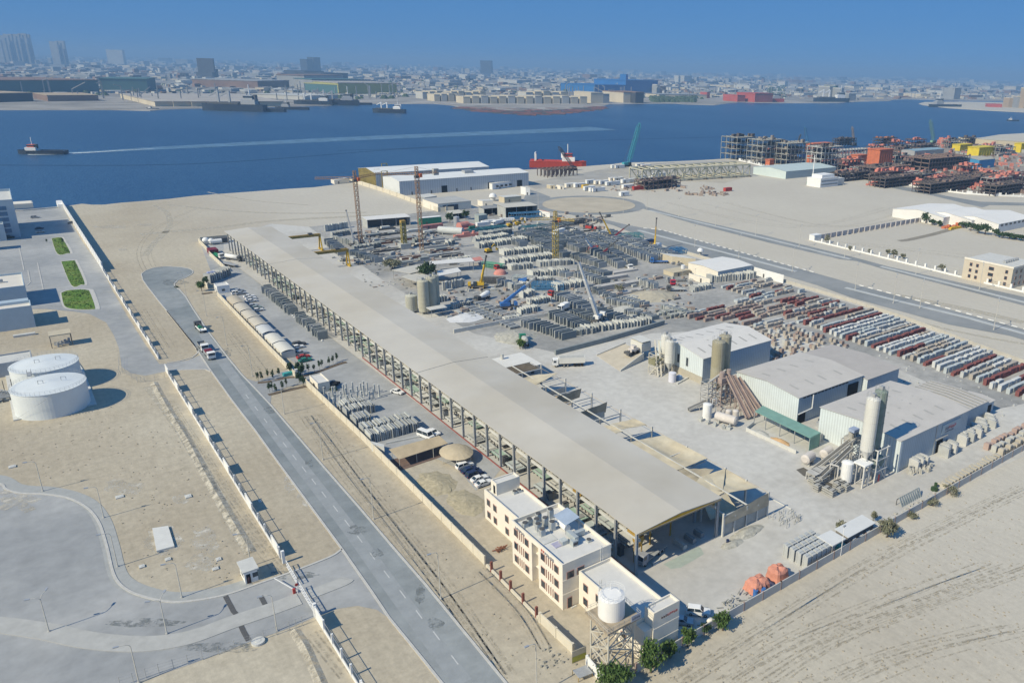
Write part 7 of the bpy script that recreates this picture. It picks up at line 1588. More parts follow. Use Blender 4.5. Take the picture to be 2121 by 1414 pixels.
o=k.build('yard_clutter',[CONC,mat('clutter_dark',(.20,.20,.19),.9,.25,.8),mat('clutter_rust',(.33,.27,.23),.9,.25,.8)]);tag(o,'scattered moulds, offcuts and timber between the precast rows','clutter');struct(o,'stuff')
# low mould lines right of the silos
for i in range(22):
 f=i % 11;a=G(975+f*9,622+f*4+(18 if i>10 else 0));t=thing('low_mould',f"low dark mould on the floor right of the cement silos, {ORD[f]} in the {('rear', 'front')[i > 10]} line",'mould',a[0],a[1],0,'low moulds right of the cement silos')
 M().box(a[0]-2.2,a[1]-.7,0,a[0]+2.2,a[1]+.7,.9).build('mould_body',CONCD,t);q=M();q.box(a[0]-2.3,a[1]-.85,.9,a[0]+2.3,a[1]-.5,1.25);q.box(a[0]-2.3,a[1]+.5,.9,a[0]+2.3,a[1]+.85,1.25);q.build('mould_flange',CONCL,t)
o=M().box(*G(905,655),0,G(985,672)[0],G(985,672)[1],.3).build('white_powder_floor',CONCL)
bpy.data.objects.remove(o)
heap('white_powder_heap','low white powder heap beside the dark rail in the yard',*G(968,657),9,7,1.0,mat('white_powder',(.62,.63,.64),.95,.08,.5),33);heap('rubble_heap','buff rubble heap between the rail and the dark panel rows',*G(1068,698),9,9,2.0,MATS['rubble'],34);heap('sand_heap','wide tan sand heap right of the white boom',*G(1352,613),13,10,2.2,mat('tan_heap',(.44,.40,.31),.95,.15,.4),35);heap('gravel_heap','grey gravel heap near the white boom foot',*G(1300,640),8,6,1.6,GRAV,36)
o=M().strip(gp((985,676),(1060,664),(1130,652)),.9,0,1.0).build('dark_rail',mat('rail_brown',(.16,.12,.11),.9,.2,.6));tag(o,'long dark brown beam rail lying across the yard','rail beam')
t=thing('retaining_wall','pale low retaining wall across the yard below the dark rail','wall',*G(960,690));M().strip(gp((940,690),(1000,678),(1075,664),(1135,655)),.6,0,1.6).build('wall',CONCL,t)
o=M().strip(gp((1150,735),(1240,712),(1310,692),(1375,672)),.9,0,1.9).build('dark_slab_wall',PM[2]);tag(o,'long dark slab wall between the yard and the ramp','wall')
# sheds and roofs in the yard
def canopy(name,label,px,z,mt,tilt=0.,leg=True):
 p=[G(*q,z) for q in px];t=thing(name,label,'canopy',*p[0]);M().add([(a,b,z+(tilt if i>1 else 0)) for i,(a,b) in enumerate(p)]+[(a,b,z-.18+(tilt if i>1 else 0)) for i,(a,b) in enumerate(p)],[(0,1,2,3),(7,6,5,4),(0,4,5,1),(1,5,6,2),(2,6,7,3),(3,7,4,0)]).build('roof',mt,t)
 c=np.mean(p,0)
 for a,b in p:q=c+(np.array((a,b))-c)*.93;M().tube((q[0],q[1],0),(q[0],q[1],z-.1),.12,5).build('post',STEEL,t)
 return t
WR=mat('white_canopy_sheet',(.68,.67,.64),.7,.05,.4);BR_=mat('beige_canopy_sheet',(.52,.50,.44),.8,.08,.4)
canopy('open_canopy','long white open canopy behind the round tree in the yard',((888,548),(983,541),(975,533),(890,541)),5,WR);canopy('open_canopy','shorter white canopy right of the round tree',((905,572),(956,562),(948,554),(905,561)),4.5,WR);canopy('open_canopy','beige tent roof left of the round tree with a dark gap',((811,559),(850,566),(900,555),(862,548)),5,BR_);canopy('open_canopy','lower beige canopy just left of the round tree',((832,573),(862,583),(895,572),(860,562)),4.5,BR_)
tree(*G(887,582),9.5,4.6,'large round dark green tree in the precast yard',LEAFD,2600,.5,seed=3,trunk=.25,clumps=22);tree(*G(813,558),5.5,4.2,'wide dusty green tree left of the beige canopies',LEAFG,1400,.45,seed=4);tree(*G(932,462),7.5,2.6,'dark egg shaped tree at the back of the precast yard',LEAFD,900,.4);tree(*G(965,455),6.5,2.8,'dark tree beside the grey roof at the back of the yard',LEAFD,800,.4);tree(*G(1077,722),3.8,2.0,'small green tree beside the mixer truck',LEAF,600,.3);tree(*G(1282,608),4.5,3.0,'bare dusty tree in the middle of the rubble ground',LEAFG,400,.3)
def shed2(label,p0,p1,depth,h,wall,roofm,front=BLACKP,name='open_shed'):
 (x0,y0),(x1,y1)=G(*p0),G(*p1);t=thing(name,label,'shed',x0,y0);M().add([(x0-.4,y0-.6,h),(x1+.4,y1-.6,h),(x1+.4,y1+depth,h+.6),(x0-.4,y0+depth,h+.6),(x0-.4,y0-.6,h-.2),(x1+.4,y1-.6,h-.2),(x1+.4,y1+depth,h+.4),(x0-.4,y0+depth,h+.4)],[(0,1,2,3),(7,6,5,4),(0,4,5,1),(1,5,6,2),(2,6,7,3),(3,7,4,0)]).build('roof',roofm,t)
 m=M();m.prism([(x0,y0+depth-.4),(x1,y1+depth-.4),(x1,y1+depth-.1),(x0,y0+depth-.1)],0,h);m.box(x0,y0,0,x0+.3,y0+depth-.4,h-.2);m.box(x1-.3,y1,0,x1,y1+depth-.4,h-.2);m.build('wall',wall,t)
 if front:M().prism([(x0+.3,y0+depth*.5),(x1-.3,y1+depth*.5),(x1-.3,y1+depth*.5+.2),(x0+.3,y0+depth*.5+.2)],0,h-.25).build('interior_shade_sheet',front,t)  # dark upright sheet added to stand for shade inside the open shed
 m=M();n=max(2,int(math.dist((x0,y0),(x1,y1))/7))
 for i in range(n+1):f=i/n;m.box(x0+(x1-x0)*f-.15,y0+(y1-y0)*f-.15,0,x0+(x1-x0)*f+.15,y0+(y1-y0)*f+.15,h-.2)
 m.build('post',STEEL,t);return t
shed2('long open shed with a white roof at the far edge of the yard',(762,473),(850,466),9,5.5,CONC,WR,DSTEEL);shed2('dark open shed with a tan roof near the roundabout',(1048,452),(1113,447),12,7.5,CONC,BR_,BLACKP);shed2('grey roofed open shed left of the dark open shed',(1003,447),(1036,444),8,5,CONC,CONCD);shed2('small grey shed behind the two dark trees',(938,455),(962,452),9,4,CONC,BR_)
def boxy(name,cat,label,p0,p1,depth,h,mt,det=None,group=None,dm=None):
 (x0,y0),(x1,y1)=G(*p0),G(*p1);t=thing(name,label,cat,x0,y0,0,group);P=[(x0,y0),(x1,y1),(x1,y1+depth),(x0,y0+depth)];M().prism(P,0,h).build('body',mt,t);c=np.mean(P,0);M().prism([tuple(c+(np.array(p)-c)*1.02) for p in P],h,h+.15).build('roof_lid',det or mt,t)
 if math.dist(P[0],P[1])>2.5:
  f=.25;a=np.array(P[0]);d=np.array(P[1])-a;q=a+d*f;r=a+d*(f+min(.25,1.0/np.linalg.norm(d)));M().prism([(q[0],q[1]-.06),(r[0],r[1]-.06),(r[0],r[1]-.005),(q[0],q[1]-.005)],.1,min(2.1,h*.8)).build('door',dm or DSTEEL,t)
 return t
boxy('site_cabin','cabin','small white cabin with a red roof by the roundabout',(1122,448),(1139,452),6,4,WHITE,mat('red_roof',(.45,.15,.13),.8,.1,.5));boxy('green_container','container','green and white container office at the back wall of the yard',(872,467),(915,463),4,4.6,GREEN,WHITE);boxy('red_stall','container','low red container row in front of the green container',(876,476),(918,471),3,2.4,mat('faded_red_sheet',(.45,.20,.18),.8,.2,.5),MATS['faded_red_sheet'])
boxy('site_cabin','cabin','beige site cabin left of the car lined hall in the far yard corner',(1392,547),(1440,552),10,4.2,BEIGE,CONCL);boxy('site_cabin','cabin','grey green cabin row near the dark trees at the yard edge',(992,462),(1010,459),6,4.8,mat('cabin_greygreen',(.34,.38,.36),.8,.1,.5));boxy('white_container','container','long white container store beside the dual carriageway',(1566,571),(1622,587),6,4.2,WHITE,WHITE)
htank('long pale horizontal tank standing among orange machines in the yard',*G(934,486),-50,16,2.2,2.6,mat('tank_pale_grey',(.55,.57,.55),.7,.08,.5));x,y=G(946,468);t=thing('vertical_tank','pale upright tank beside the dark egg shaped tree','tank',x,y);M().cyl(x,y,0,6,1.9,14).cyl(x,y,6,6.5,1.9,14,.4).build('shell',SILVERP,t)
ORM=mat('salmon_machine',(.55,.24,.20),.8,.15,.5)
t=thing('orange_machine','salmon orange drum machine at the back of the precast yard','machine',*G(960,478));x,y=G(960,478);M().tube((x-3,y,3),(x+4,y+2,3),2.6,16).build('drum',ORM,t);q=M();q.box(x-5,y-5,0,x+7,y-2,2.2);q.box(x+4,y-1,0,x+8,y+5,3.4);q.build('chassis',ORM,t);M().box(x+1,y-6.5,0,x+5,y-5.2,3.6).build('green_box',GREEN,t)
o=M().box(*G(945,492),0,G(985,486)[0],G(985,486)[1],2.0).build('orange_pipe_rack',ORM);bpy.data.objects.remove(o)
t=thing('orange_machine','low salmon orange frame in front of the salmon drum machine','machine',*G(955,490));x,y=G(965,490);q=M();q.box(x-8,y-2,0,x+9,y+1,1.8);q.build('frame',ORM,t);q=M();q.box(x-2,y-1.5,1.8,x+2,y+.6,3.0);q.cyl(x+5,y-.5,1.8,3.2,.9,10);q.build('engine',ORM,t)
for i,(p,w_) in enumerate((((1000,469),9),((1012,465),10))):x,y=G(*p);o=M().box(x-w_/2,y-1.3,0,x+w_/2,y+1.3,2.7).box(x-w_/2-.05,y-1.35,2.7,x+w_/2+.05,y+1.35,2.85).build('white_container',WHITE);tag(o,('nearer white container beside the salmon machine','farther white container beside the salmon machine')[i],'container')
x,y=G(1036,567);t=thing('orange_dome','round orange covered machine on the open floor right of the canopies','machine',x,y);M().cyl(x,y,0,.9,3.4,18,3.0).build('base',ORM,t);M().dome(x,y,.91,2.9,1.5,16,4).build('cover',ORM,t)
canopy('orange_awning','small orange awning at the end of the long white canopy',((980,541),(1001,538),(995,531),(978,534)),3,ORM)
def srack(label,p,mt,L=12,W=5,H=2.6,ang=0.,grp=None):
 x,y=G(*p);t=thing('steel_rack',label,'steel rack',x,y,0,grp);c,s=math.cos(ang),math.sin(ang);q=M();T=lambda u,v:(x+c*u-s*v,y+s*u+c*v)
 for i in range(7):
  u=-L/2+L*i/6
  for v in (-W/2,W/2):q.beam((*T(u,v),0),(*T(u,v),H),.22)
  q.beam((*T(u,-W/2),H),(*T(u,W/2),H),.22)
 q.build('upright',mt,t);q=M()
 for z in (.5,1.3,H):
  for v in (-W/2,-W/4,0,W/4,W/2):q.beam((*T(-L/2,v),z),(*T(L/2,v),z),.26)
 q.build('long_bar',mt,t);return t
STB=mat('rack_blue',(.08,.22,.38),.7,.15,.6);STT=mat('rack_teal',(.07,.24,.27),.7,.15,.6)
srack('blue steel formwork rack beside the red truck in mid yard',(1135,598),STB,15,7,2.8,-.6);srack('blue steel bundles beside the far dark open shed',(1088,452),STB,22,6,4,-.2);srack('teal formwork rack at the back of the dark panels',(1108,480),STT,16,6,4);srack('grey formwork rack right of the teal rack',(1150,478),mat('rack_grey',(.24,.27,.27),.8,.15,.6),24,8,4.2);srack('blue formwork stack right of the boom cranes near the carriageway',(1385,525),STB,20,8,2.6,-.25);srack('teal formwork stack beside the pair of red and yellow cranes',(1300,496),STT,18,8,3.4,-.3);srack('bright blue formwork stack nearest the beige site cabin',(1395,522),BLUE,12,5,1.8,-.25);srack('green rack trailer behind the orange dome',(1022,555),mat('rack_green',(.14,.34,.24),.7,.15,.6),12,3.4,2.6,-1.1);srack('grey steel frame heap left of the blue crane',(1095,583),mat('rack_zinc',(.36,.40,.41),.7,.15,.6),16,5,2.4,-.9);srack('dark frame heap beside the yellow mobile crane',(1020,585),DSTEEL,12,6,2.0,-.6);srack('grey blue frames behind the pale far rows',(1010,478),STT,26,6,2.2);srack('dark steel frames behind the teal rack',(1180,466),DSTEEL,26,8,3)
canopy('sheet_cover','flat pale blue sheet lying among the dark panels by the yellow tower crane',((1118,487),(1160,497),(1170,488),(1130,482)),2.4,mat('pale_blue_sheet',(.30,.47,.62),.7,.1,.5));canopy('sheet_cover','white and blue sheet awning beside the yellow boom crane',((1243,481),(1262,484),(1266,479),(1247,477)),3,WR)
# trucks in the yard
def tk(px,ang,kind,label,**kw):x,y=G(*px);return truck(x,y,ang,kind,label,**kw)
tk((1000,622),200,'mixer','white drum mixer truck between low moulds right of the silos',cab=DSTEEL,load=WHITE,L=9);tk((1086,712),70,'mixer','dusty mixer truck backed beside the small green tree',cab=GREEN,load=CONC,L=9,name='mixer_truck')
x,y=G(1190,757);t=truck(x-4,y+2.2,152,'flatbed','white articulated tipper lorry on the dust in front of the ramp',cab=WHITE,load=DSTEEL,L=6.5,name='tipper_lorry',cat='lorry')
LOC[t]=(0,0,0);m=M(); 
m.prism([(-8.2,-1.25),(1.0,-1.25),(1.0,1.25),(-8.2,1.25)],1.3,3.4);m.build('tipper_body',mat('tipper_white',(.70,.69,.64),.6,.06,.5),t);M().sheet([(-8,-1.1),(.8,-1.1),(.8,1.1),(-8,1.1)],3.42).build('gravel_load',GRAV,t);m=M();m.box(-8,-.5,.8,0,.5,1.3);m.build('trailer_chassis',DSTEEL,t)
for xx in (-7.2,-5.9,-4.6):
 for s in (-1,1):M().tube((xx,s*.85,.52),(xx,s*1.2,.52),.52,12).build('wheel',BLACK,t)
tk((1148,612),200,'flatbed','small red truck beside the blue steel formwork rack',cab=RED,load=DSTEEL,L=7);tk((1037,558),190,'flatbed','red truck cab pulling the green rack trailer',cab=RED,load=DSTEEL,L=7);tk((1302,556),250,'flatbed','white truck facing out of the dark panel field',cab=WHITE,load=CONC,L=8);tk((1391,588),240,'flatbed','bright red truck with a white trailer near the mud patch',cab=mat('bright_red',(.50,.03,.06),.5,.08,1),load=DSTEEL,L=8);tk((1167,643),200,'box','small white truck at the far end of a dark panel row',cab=WHITE,load=WHITE,L=6);tk((1400,603),150,'flatbed','grey truck with slabs beside the block stacks',cab=DSTEEL,load=CONC,L=9)
for i,(p,c,lb) in enumerate((((1030,466),WHITE,'white concrete pump truck left of the excavators at the back of the yard'),((1050,460),WHITE,'white boom pump truck by the dark open shed'),((1165,475),WHITE,'white lorry between dark frames at the back of the yard'),((1158,485),WHITE,'white lorry next to the pale blue sheet'),((1183,485),STEEL,'grey lorry right of the pale blue sheet'),((1205,480),CONC,'grey lorry near the small grey crane'),((1320,502),STEEL,'silver flatbed lorry beside the blue coil stack'),((1340,508),DSTEEL,'dark lorry left of the yellow and dark boom crane'),((1358,517),WHITE,'white lorry under the yellow and dark boom crane'),((1365,545),BLUE,'blue low truck on the open floor by the dark panels'))):
 tk(p,(200,160,180,200,190,170,175,185,200,150)[i],('box','tipper','flatbed','box','flatbed','flatbed','flatbed','box','box','flatbed')[i],lb,cab=c,load=(WHITE,WHITE,STEEL,WHITE,STEEL,CONC,STEEL,NAVY,WHITE,BLUE)[i],L=10)
for i,(p,lb) in enumerate((((1073,466),'yellow excavator beside the white pump trucks'),((1056,470),'smaller yellow excavator in front of the pump trucks'),((1012,523),'yellow wheel loader crossing the open floor in mid yard'))):
 x,y=G(*p);t=thing('yellow_excavator' if i<2 else 'wheel_loader',lb,'excavator' if i<2 else 'wheel loader',x,y);q=M();q.box(x-2,y-1.6,0,x+2,y-.9,.9);q.box(x-2,y+.9,0,x+2,y+1.6,.9);q.build('track',BLACK,t);M().box(x-1.8,y-1.3,.95,x+1.6,y+1.3,2.3).build('house',YELLOW,t);M().box(x+.2,y-1.2,2.3,x+1.5,y+.1,3.3).build('operator_cab',GLASS,t);q=M();q.beam((x+1.4,y+.4,2),(x+4,y+.4,4.4),.5);q.beam((x+4,y+.4,4.4),(x+5.6,y+.4,1.6),.4);q.prism([(x+5,y-.2),(x+6.2,y-.2),(x+6.2,y+1),(x+5,y+1)],.8,1.7);q.build('digging_arm',YELLOW,t)
# hall, bus and vehicles in the far right corner of the yard
x0,y0=G(1486,584);x1=G(1563,572)[0]
t=hall('small_hall','white roofed hall between the dual carriageway and the block stacks',x0,y0,x1,y0+22,5.5,.8,mat('bright_white_roof',(.72,.71,.68),.7,.04,.4),CREAMW,CLADB,sky=())
boxy('site_wall','wall','low cream walled yard store in front of the white roofed hall',(1443,583),(1470,590),6,3,CREAMW,CONCL);canopy('open_canopy','white bus canopy beside the beige site cabin',((1440,556),(1470,551),(1462,543),(1433,547)),3.6,WR);canopy('open_canopy','second white canopy behind the bus canopy',((1474,552),(1500,546),(1492,541),(1468,545)),3.6,WR)
boxy('mud_wall','wall','beige block wall enclosure by the bright red truck',(1395,574),(1430,568),8,2.2,BEIGE,BEIGE);x,y=G(1414,572);t=thing('raised_tank','small white tank on a pole by the beige enclosure','tank',x,y);M().tube((x,y,0),(x,y,4),.12,6).build('pole',STEEL,t);M().cyl(x,y,4,5.8,1.1,12).build('tank',WHITE,t)
x,y=G(1450,531);t=thing('raised_tank','white spherical tank on the roof edge by the beige site cabin','tank',x,y);M().cyl(x,y,0,3,.8,8).build('stand',CONC,t);M().dome(x,y,3.01,1.9,1.9,12,4).build('tank',WHITE,t)
for i,(p,k_,c,lb) in enumerate((((1398,547),'sedan',SILVERP,'silver car left of the beige site cabin'),((1410,549),'sedan',STEEL,'grey car parked beside the silver one by the site cabin'),((1448,556),'minibus',None,'white minibus under the bus canopy'))):car(k_,p,-20,lb,'cars in the far corner of the yard',c)
# hollow core slabs
for i,(p,L,h) in enumerate((((1262,598),16,2.6),((1298,592),15,2.2),((1270,577),16,1.6),((1292,563),16,1.4),((1300,606),16,1.0),((1330,612),22,.7),((1325,622),20,.6))):
 x,y=G(*p);o=M()
 for j in range(max(1,int(h/.5))):o.box(x-L/2,y-2+j*.06,j*.5,x+L/2,y+2-j*.05,j*.5+.42)
 tag(o.build('slab_stack',mat('hollow_slab',(.47,.45,.42),.9,.1,.5)),('tallest pile of long hollow slabs in the middle of the rubble ground','pile of long hollow slabs right of the tallest pile','long slab pile behind the tallest hollow slab pile','rearmost long slab pile near the white truck','low slab pile right of the tree','flat line of slabs in front of the tan heap','second flat line of slabs beside the grey gravel')[i],'slab pile','hollow slab piles in mid yard')
# more of the uncounted panel fields, filling the yard between the rows
fm={0:M(),1:M(),2:M()}
for (a,b,n,l,h,al,kk,c,g) in (((1000,492),(1060,484),30,6,3.2,'x',(2,0),1,0),((1040,498),(1075,512),16,6,3.2,'y',(2,0),1,0),((1100,505),(1150,522),26,6.5,3.3,'y',(2,2,0),1,0),((1130,500),(1200,524),36,6,3.4,'y',(2,0),2,8),((1190,500),(1245,520),30,6,3.6,'y',(0,1,2),2,8),((1265,505),(1345,530),40,5,3.6,'y',(0,1),1,0),((1060,560),(1108,556),18,5,3,'x',(1,0),1,0),((1120,553),(1190,548),26,5,3,'x',(1,0),1,0),((1195,562),(1250,576),24,6,3,'y',(0,2),1,0),((1100,590),(1150,585),18,5,2.8,'x',(1,0),1,0),
  ((1060,600),(1100,596),14,4,2.8,'x',(1,0),1,0),((1150,622),(1195,640),18,6,3,'y',(2,0),1,0),((1255,628),(1310,642),22,4,2.6,'y',(2,0,1),2,6),((1290,650),(1350,664),22,4,2.2,'y',(0,2),1,0),((1390,660),(1440,652),20,3,1.8,'x',(0,2),2,5),((690,492),(730,486),20,5,3,'x',(0,2),1,0),((735,520),(790,512),22,4,2.8,'x',(0,2),1,0),((930,545),(975,538),16,3,2.2,'x',(1,0),1,0),((1180,655),(1225,670),14,6,3,'y',(2,2),1,0),((1165,700),(1235,690),26,4,2.4,'x',(2,0),1,0),((1045,668),(1080,662),12,3,2,'x',(0,1),1,0),((940,640),(975,634),10,3,2.4,'x',(0,1),1,0),((1440,605),(1475,598),16,4,2.6,'x',(1,0),1,0)):
 field(a,b,n,l,h,al,kk,c,g)
k=M()
for i in range(3):k.use(i).add(fm[i].v,fm[i].f)
o=k.build('panel_field',PM);tag(o,'short mixed panel rows squeezed between the counted rows of the precast yard','panels');struct(o,'stuff')
# ------------------------------------------------------------------ port side beyond the factory
def pz(z,*px):return [G(x,y,z) for x,y in px]
x0,y0=G(829,406);x1=G(1068,378)[0]
BW=mat('port_hall_white',(.66,.68,.67),.6,.05,.08);BWF=mat('port_hall_front',(.50,.54,.57),.6,.05,.08,stripes=2.0)
t=hall('port_hall','large white roofed warehouse with dark doorways near the water',x0,y0,x1,y0+34,11.5,2.0,mat('port_roof_white',(.72,.73,.71),.6,.04,.05),BW,BWF)
for f in (.3,.66,.9):M().box(x0+(x1-x0)*f,y0-.2,0,x0+(x1-x0)*f+(5 if f != .66 else 6),y0-.02,5.5).build('doorway',BLACKP,t)
for f in (.08,.22,.41,.52,.76):M().box(x0+(x1-x0)*f,y0-.15,0,x0+(x1-x0)*f+1.1,y0-.02,2.6).build('side_door',DSTEEL,t)
M().box(x0+62,y0+10,12.3,x0+70,y0+16,15).build('roof_plant',STEEL,t)
xa,ya=G(1020,392);t=boxy('port_office','office','low white office block attached to the end of the large white warehouse',(1020,393),(1077,385),10,5,WHITE,CONCL)
for i in range(5):p,q=G(1028+i*9,392-i*1.25),G(1032+i*9,391.4-i*1.25);M().box(p[0],p[1]-.3,1.6,q[0],p[1]-.05,3.2).build('window',GLASS,t)
x0b,y0b=G(802,392)[0]-6,y0+46;hall('port_hall','second white roofed warehouse behind the large one, open at its left end',x0b,y0b,x1-14,y0b+40,12.5,2.5,MATS['port_roof_white'],mat('open_gable_ochre',(.20,.16,.05),.9,.3,.15),BWF)  # solid gable, its colour darkened to stand for the dim interior
t=thing('boundary_wall','long cream wall running from the quay to the roller door building','boundary wall',*G(725,376));pts=gp((725,376),(780,393),(838,413),(908,439),(940,437));M().strip(pts,.35,0,3.2).build('wall',CWALL,t)
m=M()
for a,b in zip(pts,pts[1:]):
 n=max(2,int(math.dist(a,b)/12))
 for i in range(n):m.rbox(a[0]+(b[0]-a[0])*i/n,a[1]+(b[1]-a[1])*i/n,0,.8,.8,3.4)
m.build('pier',CWALL,t)
t=boxy('roller_door_building','building','white building with four dark roller doors at the corner of the cream wall',(908,439),(976,432),26,5.6,CREAMW,mat('grey_roof_sheet',(.42,.42,.40),.8,.1,.1))
a,b=np.array(G(908,439)),np.array(G(976,432))
for f in (.14,.28,.39,.5):p=a+(b-a)*f;M().box(p[0],p[1]-.25,0,p[0]+2.6,p[1]-.03,4.2).build('roller_door',mat('roller_dark',(.06,.07,.09),.6,.1,1),t)
for (p,q,d,h,c,lb) in (((1000,428),(1022,427),8,4,CREAMW,'cream cabin with a white dome near the roundabout'),((1045,420),(1080,417),9,4,BEIGE,'beige canopy building left of the roundabout'),((1089,404),(1098,404),8,6,WHITE,'small white tower cabin at the roundabout approach'),((693,382),(724,379),9,3.4,CREAMW,'row of white blocks on the quay end of the cream wall'),((880,418),(905,414),14,3,STEEL,'grey low store with scrap behind the roller door building'),((1140,391),(1150,391),6,3,BEIGE,'small beige hut above the roundabout'),((1160,392),(1168,392),6,3,CREAMW,'small cream hut right of the beige hut above the roundabout')):
 boxy('port_cabin','cabin',lb,p,q,d,h,c,CONCL)
x,y=G(1021,416);t=thing('dome_tank','white ball shaped tank on the cream cabin near the roundabout','tank',x,y);M().cyl(x,y,0,3,2,10).build('stand',CONCL,t);M().dome(x,y,3.01,3,3,12,4).build('tank',WHITE,t)
yel=thing('yellow_steel_frame','yellow steel frames standing left of the white warehouses','steel frame',*G(770,390));m=M()
for px in ((760,383),(777,386),(793,390),(793,372)):x,y=G(*px);m.beam((x,y,0),(x,y,14),.5);m.beam((x+5,y,0),(x+5,y,14),.5);m.beam((x,y,14),(x+5,y,14),.5);m.beam((x,y,8),(x+5,y,14),.3)
m.build('frame_bars',YLAT,yel)
# portacabins
zc=[(490,1300),(560,1300),(640,1325),(690,1335),(715,1335),(650,1270),(715,1275),(760,1275),(820,1285),(860,1280),(840,1250),(880,1250),(940,1265),(980,1260),(960,1310),(1085,1235),(1095,1255),(1170,1245),(1190,1215),(930,1372),(860,1142),(890,1142),(1020,1155),(1060,1132),(1110,1140),(1150,1150),(1180,1150),(1230,1210)]
zc.sort()
for i,(a,b) in enumerate(zc):
 x,y=G(1060+a/4,60+b/4+3);L=crd.uniform(8,13);t=thing('portacabin',f"white portacabin on the sand between the roundabout and quay, {ordn(i)} from the left",'portacabin',x,y,0,'portacabins between the roundabout and the quay')
 M().box(x-L/2,y-1.6,.3,x+L/2,y+1.6,3.4).build('body',crd.choice((WHITE,WHITE,CREAMW,MATS['port_hall_white'])),t);M().box(x-L/2-.1,y-1.7,3.4,x+L/2+.1,y+1.7,3.6).build('roof',WHITE,t);M().box(x-L/4,y-1.68,.4,x-L/4+1.2,y-1.605,2.6).build('door',DSTEEL,t)
for (p,c,lb,L) in (((1322,393),RED,'red container beside the dark scaffold pile',12),((1212,390),YELLOW,'yellow skip among the white portacabins',6),((1330,350),mat('brown_box',(.20,.10,.08),.8,.2,.5),'brown container on the quay side of the portacabins',18),((1507,396),RED,'small red cabin alone on the open sand',8)):
 x,y=G(*p);o=M().box(x-L/2,y-1.5,.2,x+L/2,y+1.5,3).box(x-L/2-.05,y-1.55,3,x+L/2+.05,y+1.55,3.15).build('container',c);tag(o,lb,'container')
m=M()
for i in range(120):
 rg=((1420,1505,399,406),(1340,1400,378,392),(1260,1480,388,397))[i % 3];x,y=G(crd.uniform(*rg[:2]),crd.uniform(*rg[2:]));m.rbox(x,y,0,crd.uniform(1,5),crd.uniform(.8,2),crd.uniform(.4,2.2),crd.uniform(0,3))
o=m.build('scrap_scatter',MATS['clutter_rust']);tag(o,'scrap and timber strewn on the sand right of the roundabout','scrap');struct(o,'stuff')
def frame_stack(name,cat,label,px,w,d,h,mt,deck=None,floors=3,nx=6,ny=3,bar=.45,rnd_=None,ang=0.):
 x,y=G(*px);t=thing(name,label,cat,x,y);m=M();r_=random.Random(int(px[0]));c,s=math.cos(ang),math.sin(ang);T=lambda u,v:(x+c*u-s*v,y+s*u+c*v)
 for i in range(nx+1):
  for j in range(ny+1):m.beam((*T(-w/2+w*i/nx,d*j/ny),0),(*T(-w/2+w*i/nx,d*j/ny),h*(1 if rnd_ is None else r_.uniform(1-rnd_,1))),bar)
 for k in range(1,floors+1):
  z=h*k/floors
  for j in range(ny+1):m.beam((*T(-w/2,d*j/ny),z),(*T(w/2,d*j/ny),z),bar)
  for i in range(nx+1):m.beam((*T(-w/2+w*i/nx,0),z),(*T(-w/2+w*i/nx,d),z),bar)
 for i in range(nx): 
  if i % 2:m.beam((*T(-w/2+w*i/nx,0),0),(*T(-w/2+w*(i+1)/nx,0),h/floors),bar*.8)
 m.build('frame',mt,t)
 if deck:
  for k in range(1,floors+1):
   q=M();z=h*k/floors-.4;P=[T(-w/2*.96,d*.04),T(w/2*.96,d*.04),T(w/2*.96,d*.96),T(-w/2*.96,d*.96)];q.prism(P,z-.5,z)
   for e in range(7):u,v=r_.uniform(-w*.42,w*.42),r_.uniform(.1*d,.85*d);q.rbox(*T(u,v),z,r_.uniform(2,6),r_.uniform(2,4),r_.uniform(1,h/floors*.7),ang)
   q.build('deck',deck,t)
 return t
CRST=mat('cream_truss',(.50,.48,.36),.7,.15,.4);DKSC=mat('dark_scaffold',(.12,.105,.10),.85,.3,.4);BRSC=mat('brown_scaffold',(.21,.155,.135),.85,.3,.4);GRSC=mat('grey_module',(.36,.37,.35),.8,.2,.3)
a,b=G(1330,380),G(1552,366);ang=math.atan2(b[1]-a[1],b[0]-a[0]);L=math.dist(a,b)
t=thing('steel_jacket','long cream lattice steel jacket lying on its side beside the quay','steel jacket',*a);m=M();c,s=math.cos(ang),math.sin(ang);n=14
for v in (0,22):
 for z in (1.5,12):m.beam((a[0]-s*v,a[1]+c*v,z),(b[0]-s*v,b[1]+c*v,z),1.3)
 for i in range(n+1):
  f=i/n;p=(a[0]+(b[0]-a[0])*f-s*v,a[1]+(b[1]-a[1])*f+c*v);m.beam((*p,1.5),(*p,12),.9)
  if i<n:f2=(i+1)/n;q=(a[0]+(b[0]-a[0])*f2-s*v,a[1]+(b[1]-a[1])*f2+c*v);m.beam((*p,1.5 if i % 2 else 12),(*q,12 if i % 2 else 1.5),.8)
for i in range(n+1):
 f=i/n;p=(a[0]+(b[0]-a[0])*f,a[1]+(b[1]-a[1])*f);q=(p[0]-s*22,p[1]+c*22);m.beam((*p,12),(*q,12),.8);m.beam((*p,1.5),(*q,1.5),.8)
m.build('lattice_tubes',CRST,t);m=M()
for i in range(8):f=i/7;p=(a[0]+(b[0]-a[0])*f,a[1]+(b[1]-a[1])*f);m.rbox(p[0]-s*11,p[1]+c*11,0,2,26,1.2,ang)
m.build('support_skid',DKSC,t)
frame_stack('scaffold_pile','scaffold','dark scaffold pile at the left end of the cream jacket',(1372,391),42,14,8,BRSC,DKSC,2,8,3,.5,.4);frame_stack('rusty_frame','steel frame','rusty open steel frame on the sand near the red ship',(1165,366),34,18,7,mat('rust_frame',(.17,.12,.10),.9,.3,.4),None,1,7,3,.6)
